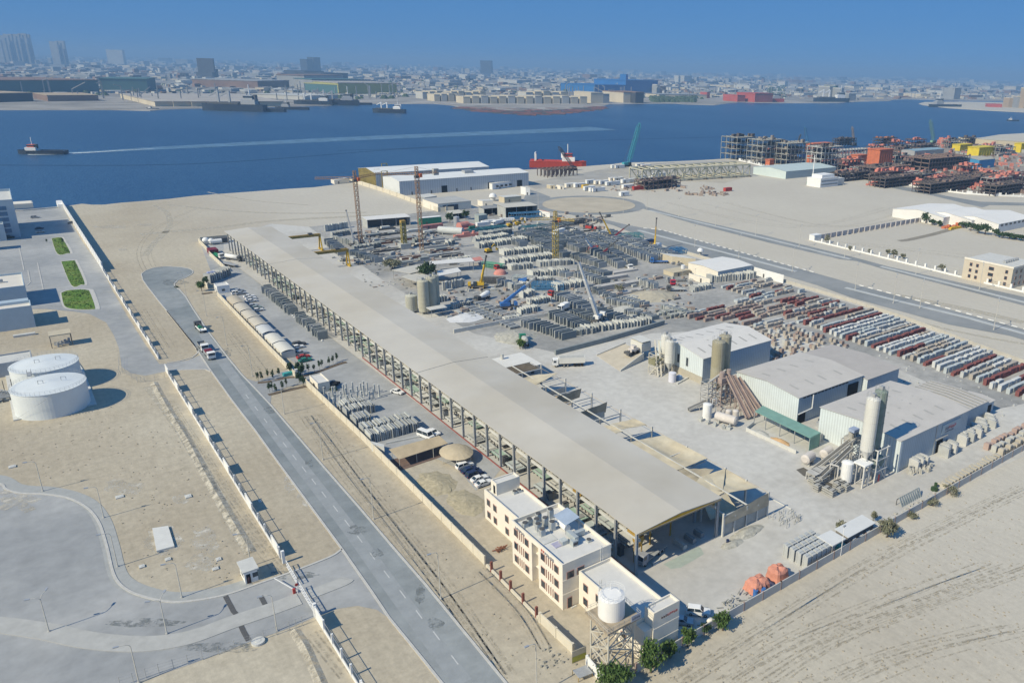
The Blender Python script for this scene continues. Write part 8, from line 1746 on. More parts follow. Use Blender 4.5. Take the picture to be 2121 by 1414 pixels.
# shipyard modules
W_=WHITE;shipyard=(((1545,331),34,26,26,GRSC,DKSC,4,'grey four deck module nearest the water at the left of the shipyard'),((1598,340),34,24,27,GRSC,mat('module_tan',(.28,.25,.22),.85,.25,.3),4,'second grey module with pale railings right of the first'),((1652,341),40,24,24,GRSC,MATS['module_tan'],4,'third module behind the pale blue warehouse'),((1720,353),36,20,25,mat('white_module',(.50,.50,.47),.8,.15,.3),DKSC,4,'whitish module right behind the mast in the shipyard'),
  ((1770,331),60,14,12,MATS['white_module'],None,2,'low white open frame in the middle of the shipyard'),((1700,318),30,14,9,BRSC,DKSC,2,'brown scaffold bay behind the orange container'),((1755,303),40,12,11,DKSC,DKSC,3,'dark scaffold bay on the water side of the shipyard'),((1840,303),40,14,12,DKSC,mat('module_orange',(.38,.16,.08),.8,.25,.3),3,'dark and orange deck module on the water side'),((1885,318),34,14,9,BRSC,DKSC,2,'brown module below the green crane'),
  ((1775,374),52,14,8,DKSC,BRSC,2,'dark low scaffold along the shipyard wall near the white building'),((1850,366),60,26,10,BRSC,DKSC,2,'brown trestle stacks in the middle front of the shipyard'),((1870,386),60,16,9,DKSC,BRSC,3,'dark rebar like scaffold at the front wall of the shipyard'),((1965,352),84,30,14,BRSC,mat('module_brown',(.20,.14,.12),.85,.3,.3),3,'wide brown grid module in front of the blue shed'),((1975,396),80,18,9,DKSC,BRSC,3,'long dark scaffold stack along the front wall right part'),((2095,402),60,16,9,DKSC,BRSC,3,'dark scaffold stack at the right edge of the shipyard'),((2035,380),60,16,7,BRSC,DKSC,2,'brown pipe stacks sloping behind the right scaffold'))
for px,w,d,h,mt,dk,fl,lb in shipyard:frame_stack('steel_module' if fl>2 else 'scaffold_stack','module' if fl>2 else 'scaffold',lb,px,w,d,h,mt,dk,fl,max(5,int(w/6)),3,.55)
ORP=mat('shipyard_orange',(.56,.17,.08),.8,.2,.3);SAL=mat('shipyard_salmon',(.55,.22,.17),.8,.25,.3)
def obox(label,px,w,d,h,mt,name='orange_module'):
 x,y=G(*px);t=thing(name,label,'module',x,y);M().box(x-w/2,y,0,x+w/2,y+d,h).build('body',mt,t);m=M();m.box(x-w/2-.6,y-.6,h,x+w/2+.6,y+d+.6,h+.8)
 for i in range(6):m.box(x-w/2+w*i/6,y-.5,0,x-w/2+w*i/6+.6,y-.01,h)
 m.build('frame_rib',mt,t);return t
obox('tall orange block module in the middle of the shipyard',(1832,348),26,16,20,ORP);obox('long orange deck module on the water side of the shipyard',(1703,310),42,12,8,ORP);obox('low orange box module left of the tall orange block',(1785,338),18,10,9,ORP);obox('yellow deck module at the right of the shipyard',(2042,323),42,16,11,mat('shipyard_yellow',(.66,.52,.03),.7,.12,.3),'yellow_module');obox('yellow and brown deck module behind the long yellow one',(2000,312),34,12,8,MATS['shipyard_yellow'],'yellow_module');obox('yellow module cut by the right edge',(2118,316),16,10,12,MATS['shipyard_yellow'],'yellow_module');obox('small orange cabin at the foot of the first grey modules',(1598,345),8,6,7,ORP);obox('orange cabin between the third and fourth modules',(1685,345),9,7,11,ORP)
for (px,rx,ry,h,lb,sd,mt) in (((1955,300),16,10,16,'tall pile of salmon orange spools below the green crane',51,SAL),((1940,368),34,12,6,'long salmon orange pipe pile in the middle of the shipyard',52,SAL),((1890,364),12,8,6,'orange pile left of the long salmon pile',53,SAL),((2020,390),16,10,7,'salmon orange pile among the right scaffolds',54,SAL),((2080,388),18,7,4,'low salmon orange pile near the right edge',55,SAL),((1815,383),10,6,5,'small orange pile at the front wall of the shipyard',56,SAL),((1900,384),8,6,8,'upright orange pile between the front scaffolds',57,SAL),((2090,362),34,8,4,'orange and white drums row in front of the blue shed',58,SAL),((1760,345),12,8,6,'salmon pile behind the whitish module',59,SAL)):
 x,y=G(*px);r_=random.Random(sd);m=M()
 for i in range(46):a,b=r_.gauss(0,rx*.4),r_.gauss(0,ry*.4);z=max(0,h*(1-abs(a)/rx)*r_.uniform(.2,.9));m.rbox(x+a,y+b,0,r_.uniform(1.5,5),r_.uniform(1.2,3),z+.6,r_.uniform(0,3))
 o=m.build('spool_pile',mt);tag(o,lb,'pile')
for (px,L,h,c,lb) in (((1665,327),12,6,BLUE,'blue sheeted stack above the third module'),((1800,370),14,5,BLUE,'blue grey tarped stack left of the tall orange block')):
 x,y=G(*px);o=M().box(x-L/2,y,0,x+L/2,y+6,h*.7).prism([(x-L/2,y),(x+L/2,y),(x+L/2,y+6),(x-L/2,y+6)],h*.7,h,[(x-L/3,y+1),(x+L/3,y+1),(x+L/3,y+5),(x-L/3,y+5)]).build('tarped_stack',c);tag(o,lb,'stack')
x0,y0=G(2026,350);x1=G(2121,360)[0]+30;hall('blue_shed','bright blue shed at the right edge of the shipyard',x0,y0,x1,y0+34,10,1.5,mat('shed_roof_tan',(.42,.40,.34),.8,.08,.1),mat('bright_blue_sheet',(.06,.27,.50),.6,.08,.2),MATS['bright_blue_sheet'])
x0,y0=G(1920,322);hall('blue_roof_shed','low pale blue roofed shed in the centre of the shipyard',x0-30,y0,x0+40,y0+20,7,1,mat('pale_blue_roof',(.26,.38,.44),.7,.1,.2),STEEL,STEEL)
boxy('tan_store','building','long tan flat roofed store at the water edge on the right',(2058,303),(2160,308),60,9,BEIGE,mat('tan_roof',(.52,.49,.41),.8,.08,.1)); 
def lattice_boom(label,base,tip,mt,w=2.2,body=DSTEEL,n=14):
 x,y=G(*base);z=None
 best=min(np.linspace(4,96,200),key=lambda q:abs(G(tip[0],tip[1],q)[1]-y));tx,ty=G(tip[0],tip[1],best)
 t=thing('crawler_crane',label,'crawler crane',x,y);m=M()
 for e in (-2.6,2.6):m.box(x-4.5,y+e-.7,0,x+4.5,y+e+.7,1.6)
 m.build('track',BLACK,t);M().box(x-5,y-2,1.6,x+3,y+2,4.6).build('house',mt,t);M().box(x+1,y-3.2,1.7,x+4,y-2.02,4.4).build('operator_cab',GLASS,t)
 a,b=Vector((x+2.5,y,3)),Vector((tx,ty,best));d=b-a;u=Vector((0,1,0))*w/2;v=d.cross(u).normalized()*w/2;m=M();C=[u+v,u-v,-u-v,-u+v]
 for c in C:m.beam(a+c*.4,a+d*.12+c,.35);m.beam(a+d*.12+c,a+d*.9+c,.35);m.beam(a+d*.9+c,b+c*.3,.35)
 for i in range(n):
  p,q=a+d*(.12+.78*i/n),a+d*(.12+.78*(i+1)/n)
  for j in range(4):m.beam(p+C[j],q+C[(j+1) % 4],.22)
 m.build('lattice_boom',mt,t);M().tube(b,(x-5,y,5),.12,4).build('pendant_line',DSTEEL,t);M().tube(b,(b.x,b.y,best*.5),.1,4).build('hoist_rope',DSTEEL,t)
lattice_boom('tall blue green lattice boom crane on the quay beside the portacabins',(1298,345),(1325,255),mat('crane_teal',(.06,.34,.38),.6,.1,.4),3.2);lattice_boom('dark boom crane beside the red ship',(1184,353),(1157,304),DSTEEL,2.2);lattice_boom('blue boom crane behind the shipyard modules',(1671,300),(1667,262),mat('crane_blue',(.08,.25,.42),.6,.1,.4),2.2);lattice_boom('grey brown mast crane on the water side of the shipyard',(1767,302),(1765,262),mat('crane_brown',(.33,.27,.22),.7,.1,.4),2.0);lattice_boom('green lattice crane rising over the salmon spool pile',(1932,297),(1927,248),mat('crane_green',(.22,.40,.28),.6,.1,.4),3.6);lattice_boom('thin dark crane left of the blue boom crane',(1650,298),(1659,278),DSTEEL,1.4)
# pale blue warehouse, white office, mast, yard wall
x0,y0=G(1627,371);x1,y1=G(1697,358);hall('pale_blue_warehouse','pale blue gabled warehouse in front of the shipyard modules',x0,y0,x1+6,y0+44,7.5,2.0,mat('pale_teal_roof',(.48,.56,.55),.7,.05,.1),mat('pale_teal_wall',(.55,.63,.62),.7,.05,.1),mat('teal_shade_wall',(.40,.47,.48),.7,.05,.1))  # front wall is the same teal darkened to paint in its shade
x0,y0=G(1735,385);t=thing('white_office','white three level office behind the shipyard wall with louvred bands','office',x0,y0);M().box(x0-26,y0,0,x0,y0+16,8).build('wall',WHITE,t);M().box(x0-22,y0+2,8,x0-4,y0+14,11).build('upper_storey',WHITE,t);M().box(x0+.1,y0+2,0,x0+12,y0+15,6.5).build('side_wing',CONCL,t)
for z in (2,5):M().box(x0-25,y0-.25,z,x0-1,y0-.02,z+1.1).build('window_band',mat('band_grey',(.30,.32,.33),.5,.1,.5),t)
M().box(x0-27,y0-.6,8,x0+1,y0-.02,8.5).build('cornice',WHITE,t)
x,y=G(1682,381);t=thing('telecom_mast','tall white mast on a green base beside the white office','mast',x,y);M().tube((x,y,0),(x,y,27),.6,8,.35).build('mast',WHITE,t);M().box(x-6,y-2,0,x-2,y+2,2.4).build('base_cabin',GREEN,t)
for nm,lb,px in (('yard_wall','white panel wall curving along the front of the shipyard',((1760,364),(1800,369),(1850,378),(1900,388),(1950,396),(2000,402),(2060,406),(2121,408),(2180,409))),('yard_wall','white yard wall behind the pale blue warehouse by the first modules',((1530,333),(1565,341),(1600,350),(1630,358)))):
 pts=gp(*px);t=thing(nm,lb,'wall',*pts[0]);m1=M();m1.strip(pts,.5,0,1.2);m1.build('plinth',WHITE,t);k=0
 for a,b in zip(pts,pts[1:]):
  n=max(1,int(math.dist(a,b)/5.5));ang=math.atan2(b[1]-a[1],b[0]-a[0])
  for i in range(n):
   p=(a[0]+(b[0]-a[0])*(i+.5)/n,a[1]+(b[1]-a[1])*(i+.5)/n)
   if k % 4==0:M().rbox(*p,1.2,5,.45,1.8,ang).build('wall_panel',WHITE,t)
   else:M().rbox(*p,1.2,.7,.7,1.7,ang).build('pillar',WHITE,t)
   k+=1
# plots to the right of the carriageways
pts=gp((1686,500),(1700,503),(1800,527),(1900,552),(2000,577),(2060,592),(2121,606),(2200,625));t=thing('plot_fence','white plinth fence with regular white pillars beside the second carriageway','fence',*pts[0]);M().strip(pts,.5,0,.8).build('plinth',WHITE,t);L=[0]
for a,b in zip(pts,pts[1:]):L.append(L[-1]+math.dist(a,b))
s_=0
while s_<L[-1]:
 i=max(k for k in range(len(L)) if L[k] <= s_);f=(s_-L[i])/(L[i+1]-L[i]);p=(pts[i][0]+(pts[i+1][0]-pts[i][0])*f,pts[i][1]+(pts[i+1][1]-pts[i][1])*f);M().box(p[0]-.5,p[1]-.5,0,p[0]+.5,p[1]+.5,2.9).build('pillar',WHITE,t);s_+=6.2
r=M()
for a,b in zip(pts,pts[1:]): 
 for z in (1.3,2.2):r.beam((*a,z),(*b,z),.1)
r.build('railing',STEEL,t)
pts=gp((1696,496),(1800,477),(1910,458),(1952,452));t=thing('plot_wall','long grey boundary wall of the sandy plot running towards the white sheds','wall',*pts[0]);M().strip(pts,.4,0,2.9).build('wall',mat('plot_wall_grey',(.44,.42,.42),.9,.08,.3),t);m=M()
for i in range(24):f=i/24;p=(pts[0][0]+(pts[-1][0]-pts[0][0])*f,pts[0][1]+(pts[-1][1]-pts[0][1])*f);m.rbox(*p,0,.7,.8,3.1,0)
x,y=G(1687,497);m.build('pier',MATS['plot_wall_grey'],t);o=M().box(x-3,y-2,0,x+4,y+2,3.4).box(x-3.2,y-2.2,3.4,x+4.2,y+2.2,3.6).build('gate_block',WHITE);tag(o,'white gate block at the corner of the sandy plot','gate block')
SHW=mat('shed_white',(.74,.73,.70),.7,.04,.1)
(xa,ya),(xb,yb)=G(1952,468),G(2050,489)
for i,(p,w_,d,lb) in enumerate((((1952,468),60,46,'left white multi bay shed behind the trees on the right'),((2010,474),50,46,'middle white multi bay shed behind the trees'),((2066,482),60,40,'right white shed with small windows at the right edge'))):
 x,y=G(*p);t=hall('white_shed',lb,x,y,x+w_*.8,y+d*.9,6.0,2.6,SHW,SHW,SHW)
 if i==2:
  for k in range(6):M().box(x+3+k*6,y-.2,4,x+6+k*6,y-.02,5.4).build('window',GLASS,t)
for i,(px,h,r) in enumerate((((1917,462),7,3.4),((1930,466),4,2.6),((1945,469),4,2.6),((1995,472),5,3.5),((2010,478),6,4),((2025,483),6.5,4),((2040,486),7,4.5),((2062,489),5,3),((2075,493),4,3.2),((2090,495),4,3.2),((2105,497),4,3),((2118,499),4.5,3.2))):tree(*G(*px),h,r,f"dark green tree in the line before the white sheds, {ORD[i]} from the left",LEAFD,350,.6,group='trees before the white sheds')
for i,px in enumerate(((1712,503),(1800,525),(1838,527),(1850,534),(1870,536),(1760,518),(1950,562),(2008,573))):tree(*G(*px),(5,2.5,3,5,3.2,2.4,4,6)[i],(2.4,1.2,1.4,2.2,1.5,1.2,2.4,3.2)[i],f"dusty tree inside the white pillared fence, {ORD[sorted((1712, 1800, 1838, 1850, 1870, 1760, 1950, 2008)).index(px[0])]} from the left",LEAFG,300,.4,group='dusty trees inside the pillared fence')
x,y=G(1970,468);t=thing('orange_plant','row of orange machinery in front of the left white shed','machinery',x,y);m=M();r_=random.Random(3)
for i in range(14):m.rbox(x-14+i*3,y-2-i*.35,0,2.6,2.2,r_.uniform(1,2.8),r_.uniform(0,1))
m.build('machine_bodies',ORP,t);x,y=G(1978,474);o=M().box(x-7,y-1,0,x+7,y+1,1.2).box(x-6,y-.8,1.2,x+2,y+.8,1.7).build('yellow_beam',YELLOW);tag(o,'yellow beam lying in front of the orange machinery row','beam')
struct(M().ribbon(curve(gp((1970,475),(1930,486),(1880,497),(1862,499))),5,.03).build('dug_track',mat('dug_dark_sand',(.26,.235,.19),.95,.15,.2)))
x0,y0=G(2091,599);t=thing('cream_building','cream three storey building with brown side at the right edge','building',x0,y0);xw=G(2053,579);d=math.dist((x0,y0),xw)
CB=mat('cream_building_wall',(.55,.49,.39),.85,.06,.3)
M().box(x0,y0,0,x0+26,y0+26,10.5).build('wall',CB,t);m=M();m.box(x0-.2,y0-.2,10.5,x0+26,y0+.3,11.4);m.box(x0-.2,y0+.3,10.5,x0+.3,y0+26,11.4);m.build('parapet',CREAMW,t);M().sheet([(x0+.3,y0+.3),(x0+26,y0+.3),(x0+26,y0+26),(x0+.3,y0+26)],10.56).build('roof',CONCL,t)
for z in (1.3,4.4,7.5):
 for yy in (3,11,18.5,22):win(t,x0,y0+yy,z,2.6 if yy==11 else 1.3,1.6)
 for xx in (4,9,14):win(t,x0+xx,y0,z,1.8,1.6,'y')
for i in range(6):M().box(x0+8+i*2.4,y0+8,10.6,x0+9.2+i*2.4,y0+9.5,11.8).build('roof_unit',STEEL,t)
x,y=G(2045,577);t=thing('low_white_tank','low white tank between the pillared fence and the cream building','tank',x,y);M().tube((x-3,y,1.5),(x+3,y,1.5),1.3,12).build('shell',WHITE,t);M().box(x-2.5,y-.8,0,x+2.5,y+.8,.5).build('saddle',CONC,t)
for i,px in enumerate(((1641,563),(1655,512),(1749,533),(1897,568),(2028,600),(1771,600),(1905,638),(2058,683),(1291,441),(1482,469),(1530,534),(1340,433),(1406,448),(1565,488),(1439,511),(1115,432),(1850,628))):
 x,y=G(*px);near_=px[1]>506 and px not in ((1655,512),(1749,533),(1897,568),(2028,600));LAMP2.put(x,y,.5,label=f"slim street lamp on the {'nearer' if near_ else 'farther'} carriageway median beyond the factory, {ordn(sorted([1641, 1655, 1749, 1897, 2028, 1771, 1905, 2058, 1291, 1482, 1530, 1340, 1406, 1565, 1439, 1115, 1850]).index(px[0]))} from left",group='street lamps on the carriageways',sc=(1.4,1.4,1.25))
# the rest of the crowded shipyard
yr=random.Random(88);k=0
for px in [(1770,352),(1800,360),(1900,352),(1930,345),(1820,372),(1848,380),(1880,375),(1925,378),(1952,384),(1990,374),(2015,366),(2050,372),(2075,384),(2100,378),(1720,330),(1745,322),(1790,318),(1820,316),(1862,312),(1905,306),(1925,310),(1980,306),(2010,300),(2060,316),(2085,322),(1640,322),(1612,322),(1575,323),(1905,336),(1868,340)]:
 w_=yr.uniform(22,48);frame_stack('scaffold_bay','scaffold',f"scaffold bay in the crowded shipyard, {ordn(k)} of the bays between modules",px,w_,yr.uniform(10,16),yr.uniform(5,12),yr.choice((BRSC,DKSC,BRSC,GRSC)),yr.choice((DKSC,BRSC,SAL)),2,max(4,int(w_/6)),2,.5);k+=1
cl=[M(),M(),M()]
for i in range(900):
 x,y=yr.uniform(1700,2121),0;y=yr.uniform(np.interp(x,[1700,1900,2121],[318,303,300]),np.interp(x,[1700,1800,1900,2000,2121],[352,365,382,396,402]));a=G(x,y);cl[i % 3].rbox(a[0],a[1],0,yr.uniform(2,9),yr.uniform(1,3),yr.uniform(.8,4.5),yr.uniform(0,3))
q=M()
for i in range(3):q.use(i).add(cl[i].v,cl[i].f)
o=q.build('shipyard_clutter',[BRSC,SAL,GRSC]);tag(o,'pipes, spools and steel offcuts strewn all over the shipyard','clutter');struct(o,'stuff')
struct(M().sheet(gp((1540,328),(1700,314),(1900,300),(2060,290),(2180,300),(2180,404),(2000,399),(1900,386),(1800,368),(1760,362),(1640,345)),.03).build('shipyard_ground',mat('shipyard_dirt',(.30,.26,.22),.95,.2,.05)))
# ------------------------------------------------------------------ ships
def ship(name,label,px,L,B,ang,hull,sup,kind='tug',cat='ship',dx=0):
 x,y=G(px[0],px[1],-2.0);t=thing(name,label,cat,0,0,0);h=L/2;D=L*.055+.9 if kind=='tug' else L*.09+1.2
 P=lambda k,z:[(-h,-B/2*k),(h*.55,-B/2*k),(h*.85,-B/4*k),(h,0),(h*.85,B/4*k),(h*.55,B/2*k),(-h,B/2*k)]
 M().prism(P(.86,0),-1.0,D,P(1,D)).build('hull',hull,t)
 b=M()
 for a,c in zip(P(1,0),P(1,0)[1:]):b.beam((*a,D),(*c,D+(.6 if a[0]>0 else .1)),.35,.9)
 b.build('bulwark',hull,t)
 f=.15 if kind in ('tug','supply') else -.75
 s=M();s.box(h*f,-B*.38,D,h*(f+.45),B*.38,D+L*.08);s.build('deckhouse',sup[0],t);s=M();s.box(h*(f+.08),-B*.3,D+L*.08,h*(f+.36),B*.3,D+L*.14);s.build('bridge',sup[1],t);M().box(h*(f+.075),-B*.31,D+L*.105,h*(f+.365),B*.31,D+L*.13).build('bridge_window',GLASS,t)
 M().tube((h*(f+.2),0,D+L*.14),(h*(f+.2),0,D+L*.30),L*.008,6).build('mast',WHITE,t);M().cyl(h*(f+.02),0,D+L*.06,D+L*.15,L*.03,10).build('funnel',sup[2],t)
 if kind=='cargo':
  for u in (.1,.45):q=M();q.box(h*u-L*.015,-L*.015,D,h*u+L*.015,L*.015,D+L*.2);q.beam((h*u,0,D+L*.19),(h*(u+.28),0,D+L*.12),L*.02);q.build('deck_crane',sup[0],t)
  M().box(-h*.2,-B*.35,D,h*.75,B*.35,D+L*.03).build('hatch_cover',DSTEEL,t)
 if kind=='supply':q=M();q.beam((-h*.8,-B*.4,D),(-h*.8,-B*.4,D+L*.14),L*.018);q.beam((-h*.8,B*.4,D),(-h*.8,B*.4,D+L*.14),L*.018);q.beam((-h*.8,-B*.4,D+L*.14),(-h*.8,B*.4,D+L*.14),L*.018);q.build('stern_gantry',WHITE,t)
 t.location=(x,y,-2.0);t.rotation_euler=(0,0,math.radians(ang));return t
ORB=mat('bridge_orange',(.52,.12,.08),.6,.1,.4);SHB=mat('ship_dark_hull',(.03,.045,.07),.6,.2,.3)
ship('tug_boat','tug boat with a dark hull and orange topped bridge trailing a white wake',(88,319),46,12,152,SHB,(WHITE,ORB,DSTEEL),'tug','tug')
ship('supply_ship','red hulled supply ship with a white and red bridge moored at the quay',(1156,347),60,12,-37,mat('ship_red',(.48,.06,.03),.6,.1,.3),(WHITE,RED,WHITE),'supply')
ship('cargo_ship','small white and dark cargo ship crossing in mid channel',(806,234),70,14,140,SHB,(WHITE,WHITE,WHITE),'cargo');ship('motor_boat','small white boat near the right edge of the channel',(2097,251),30,8,140,SHB,(WHITE,WHITE,WHITE),'tug','boat');ship('motor_boat','small white boat close to the far bank beside the slanted sheds',(316,227),24,7,140,SHB,(WHITE,WHITE,DSTEEL),'tug','boat')
for i,(px,L,lb,k) in enumerate((((485,230),130,'long dark ship moored at the far bank, leftmost of the dark ships','cargo'),((545,231),90,'dark ship with white deckhouse beside the leftmost long ship','tug'),((605,227),70,'small dark ship between the two groups of moored ships','tug'),((650,218),90,'dark ship moored in front of the pale dock shed','cargo'),((695,218),110,'dark ship with several masts right of the pale dock shed','cargo'),((745,217),60,'small white ship at the right end of the moored dark ships','tug'),((1590,212),120,'red decked ship at the far shipyard','cargo'),((1720,212),150,'dark barge with cranes left of the far inlet','cargo'),((1955,222),140,'low dark barge lying off the sand spit','tug'))):
 ship('moored_ship',lb,px,L,L*.16,140+i*3,RED if i==6 else SHB,(WHITE if i % 2 else STEEL,STEEL,DSTEEL),k)
# wake
wk=M();p=curve(gp((128,317),(200,314),(330,307),(530,297),(760,286),(1060,274),(1250,266),z=-1.9));n=len(p)
for i in range(n-1):
 w0,w1=5+i*.9,5+(i+1)*.9;a,b=offs(p,w0)[i],offs(p,w1)[i+1];c,d=offs(p,-w1)[i+1],offs(p,-w0)[i];wk.sheet([a,b,c,d],-1.93)
fm_=mat('wake_water',(.10,.19,.29),.5,.35,.06);o=wk.build('wake',fm_);struct(o,'stuff');tag(o,'long pale wake trailing behind the tug boat','wake')
wk=M();q=curve(gp((120,319),(150,317.5),(200,315),(260,311),(320,308),z=-1.9))
for i in range(len(q)-1):w0=4.5*(1-i/len(q))+.4;a,b,c,d=offs(q,w0)[i],offs(q,w0*.96)[i+1],offs(q,-w0*.96)[i+1],offs(q,-w0)[i];wk.sheet([a,b,c,d],-1.88)
wk.sheet(gp((50,318),(60,321),(128,320),(128,318),(90,317),z=-1.9),-1.87)
o=wk.build('foam',mat('white_foam',(.55,.62,.66),.8,.3,.2));struct(o,'stuff');tag(o,'white foam around the tug boat hull and stern','foam')
for px,w in ((((-20,342),(300,342),(530,332),(900,304),(1200,292),(1500,284)),5),(((700,312),(900,306),(1060,300)),4)):
 struct(M().ribbon(curve(gp(*px,z=-1.9)),w,-1.94).build('water_line',mat('dark_water_line',(.02,.05,.10),.5,.2,.1)))
bm=M();brd2=random.Random(6)
for i in range(320):
 a=brd2.uniform(952,1255);lo=np.interp(a,[952,1000,1100,1180,1255],[222,224,226,224,221]);hi=np.interp(a,[952,1000,1100,1180,1255],[226,233,240,236,225]);x,y=G(a,brd2.uniform(lo,hi),-2);bm.use(i % 2).rbox(x,y,-2.2,brd2.uniform(15,45),brd2.uniform(3,7),brd2.uniform(.6,2.4),brd2.uniform(2.1,2.7))
o=bm.build('moored_barges',[mat('barge_red',(.22,.10,.09),.9,.3,.1),mat('barge_dark',(.09,.09,.10),.9,.3,.1)]);tag(o,'dense mass of low red and dark barges moored off the pale apartment rows','barges');struct(o,'stuff')
# ------------------------------------------------------------------ far shore
FC={'white':mat('far_white',(.48,.48,.45),.8,.1,.02),'cream':mat('far_cream',(.56,.50,.38),.8,.1,.02),'grey':mat('far_grey',(.30,.31,.31),.8,.15,.02),'brown':mat('far_brown',(.22,.15,.12),.9,.2,.02),'teal':mat('far_teal',(.07,.15,.155),.8,.12,.01),'dark':mat('far_dark',(.05,.055,.065),.8,.2,.02),'tan':mat('far_tan',(.42,.33,.22),.9,.12,.02),'blue':mat('far_blue',(.02,.14,.38),.7,.1,.02),'yellow':mat('far_yellowgreen',(.38,.38,.13),.8,.1,.02),'red':mat('far_red',(.42,.09,.07),.8,.2,.02),'roof':mat('far_roof',(.40,.37,.33),.9,.15,.02)}
def far_b(label,pa,pb,hpx,depth,c,roof='roof',name='far_building',cat='building',group=None,gable=False,parts=True):
 """pa, pb: photo feet of the side facing the water; hpx: height in photo pixels"""
 a,b=G(*pa,-.5),G(*pb,-.5);d=math.hypot(*a);h=max(3.,hpx*d/1560.);ux,uy=b[0]-a[0],b[1]-a[1];L=math.hypot(ux,uy);nx,ny=-uy/L*depth,ux/L*depth
 if nx*a[0]+ny*a[1]<0:nx,ny=-nx,-ny
 P=[a,b,(b[0]+nx,b[1]+ny),(a[0]+nx,a[1]+ny)]
 if not parts:
  o=M().prism(P,-.6,h).build(name,FC[c]);tag(o,label,cat,group);return o
 t=thing(name,label,cat,*a,0,group);M().prism(P,-.6,h).build('wall',FC[c],t);cc=np.mean(P,0);Q=[tuple(cc+(np.array(p)-cc)*1.015) for p in P]
 M().prism(Q,h,h*1.06+.4,Q if not gable else [tuple(cc+(np.array(p)-cc)*np.array([.9,.9])) for p in P]).build('roof',FC[roof],t);return t
for args in (('long dark teal shed on the far bank at the left edge',(-60,198),(207,193),20,260,'teal','brown','far_shed','shed'),('shorter teal shed with stepped roof right of the long teal shed',(210,190),(308,191),19,200,'teal','teal','far_shed','shed'),
    ('flat tan shed on the far bank at the left edge',(-40,213),(70,210),12,120,'dark','tan','far_shed','shed'),('long tan roofed shed right of the flat tan shed',(100,210),(205,209),8,140,'brown','tan','far_shed','shed'),
    ('yellow green shed with a dark door on the far bank',(649,190),(702,195),17,200,'yellow','roof','far_shed','shed'),('teal shed joined to the yellow green shed',(703,195),(776,194),15,180,'teal','yellow','far_shed','shed'),('left of the dark twin towers on the far shore',(638,152),(650,152),22,60,'dark','dark','far_tower','tower'),('right of the dark twin towers on the far shore',(653,152),(666,152),25,60,'dark','dark','far_tower','tower'),
    ('dark stepped plant block below the twin towers',(632,163),(672,163),12,160,'dark','dark','far_plant','plant'),('long dark plant hall right of the twin towers',(672,170),(722,170),14,220,'dark','dark','far_plant','plant'),('brown plant hall left of the twin towers',(575,178),(632,180),18,260,'grey','brown','far_plant','plant'),('grey blue hall left of the yellow green shed',(610,183),(648,186),16,200,'grey','teal','far_shed','shed'),('dark brown hall at the foot of the plant',(535,184),(600,182),12,260,'brown','grey','far_shed','shed'),
    ('pale dock shed behind the moored dark ships',(628,207),(700,204),6,160,'white','white','far_shed','shed'),('small pale dock shed left of the moored ships',(500,212),(545,211),5,120,'white','cream','far_shed','shed'),
    ('taller right block of the blue factory',(1296,193),(1362,193),22,220,'blue','blue','far_factory','factory'),('long left block of the blue factory',(1232,193),(1296,193),14,240,'blue','blue','far_factory','factory'),('blue stair tower on the blue factory',(1296,192),(1300,192),31,40,'blue','blue','far_tower','tower'),('thin grey tower right of the blue factory',(1360,196),(1366,196),17,30,'grey','white','far_tower','tower'),('brown block right of the blue factory',(1366,194),(1379,194),12,60,'brown','brown','far_building','building'),
    ('cream box shed with a dark door at the water edge',(1224,214),(1249,214),18,110,'cream','cream','far_shed','shed'),('grey end block joined to the cream box shed',(1249,214),(1262,214),16,110,'grey','cream','far_shed','shed'),('cream boat shed standing over the water',(1291,213),(1316,213),18,130,'cream','brown','far_shed','shed'),('dark open end of the cream boat shed',(1316,214),(1333,214),19,110,'dark','brown','far_shed','shed'),
    ('white tower block far behind the blue factory',(1417,172),(1433,172),12,80,'white','white','far_tower','tower'),('slim pale tower left of the far white tower block',(1405,172),(1409,172),12,40,'white','white','far_tower','tower'),('long cream wall like shed behind the green trees',(1365,203),(1465,204),6,120,'cream','grey','far_shed','shed'),('red block at the left of the far shipyard',(1527,211),(1543,211),11,80,'red','red','far_plant','plant'),('large red block in the far shipyard',(1563,212),(1600,212),15,100,'red','red','far_plant','plant'),('pink tank shaped block beside the far cream shed',(1464,204),(1470,204),10,40,'red','red','far_plant','plant'),
    ('pale tower leftmost in the cluster at the far inlet',(1716,209),(1724,209),24,60,'grey','white','far_tower','tower'),('middle tower in the cluster at the far inlet',(1727,209),(1733,209),26,60,'teal','grey','far_tower','tower'),('right tower in the cluster at the far inlet',(1738,210),(1746,210),22,60,'grey','white','far_tower','tower'),('low block at the right of the inlet towers',(1757,209),(1772,209),12,60,'grey','white','far_building','building'),
    ('tall tan tower block at the right edge beyond the spit',(2108,224),(2119,225),32,50,'tan','cream','far_tower','tower'),('tan tower block left of the tallest one at the right edge',(2094,223),(2104,224),18,50,'grey','cream','far_tower','tower'),('lower tan block near the red roofs beyond the spit',(2076,222),(2088,223),15,50,'tan','cream','far_tower','tower'),('red roofed low building beyond the spit',(2045,222),(2075,223),5,40,'red','red','far_building','building'),('grey tower pair right of the beach towers',(1975,206),(1988,206),18,60,'grey','grey','far_tower','tower')):
 far_b(*args)
for i in range(4):
 a=250+i*38;far_b(f"slanted cream roofed shed on the far bank, {ORD[i]} from the left",(a,203),(a+72,221),6,150,'cream','roof','far_shed','shed','slanted sheds on the far bank')
k=0
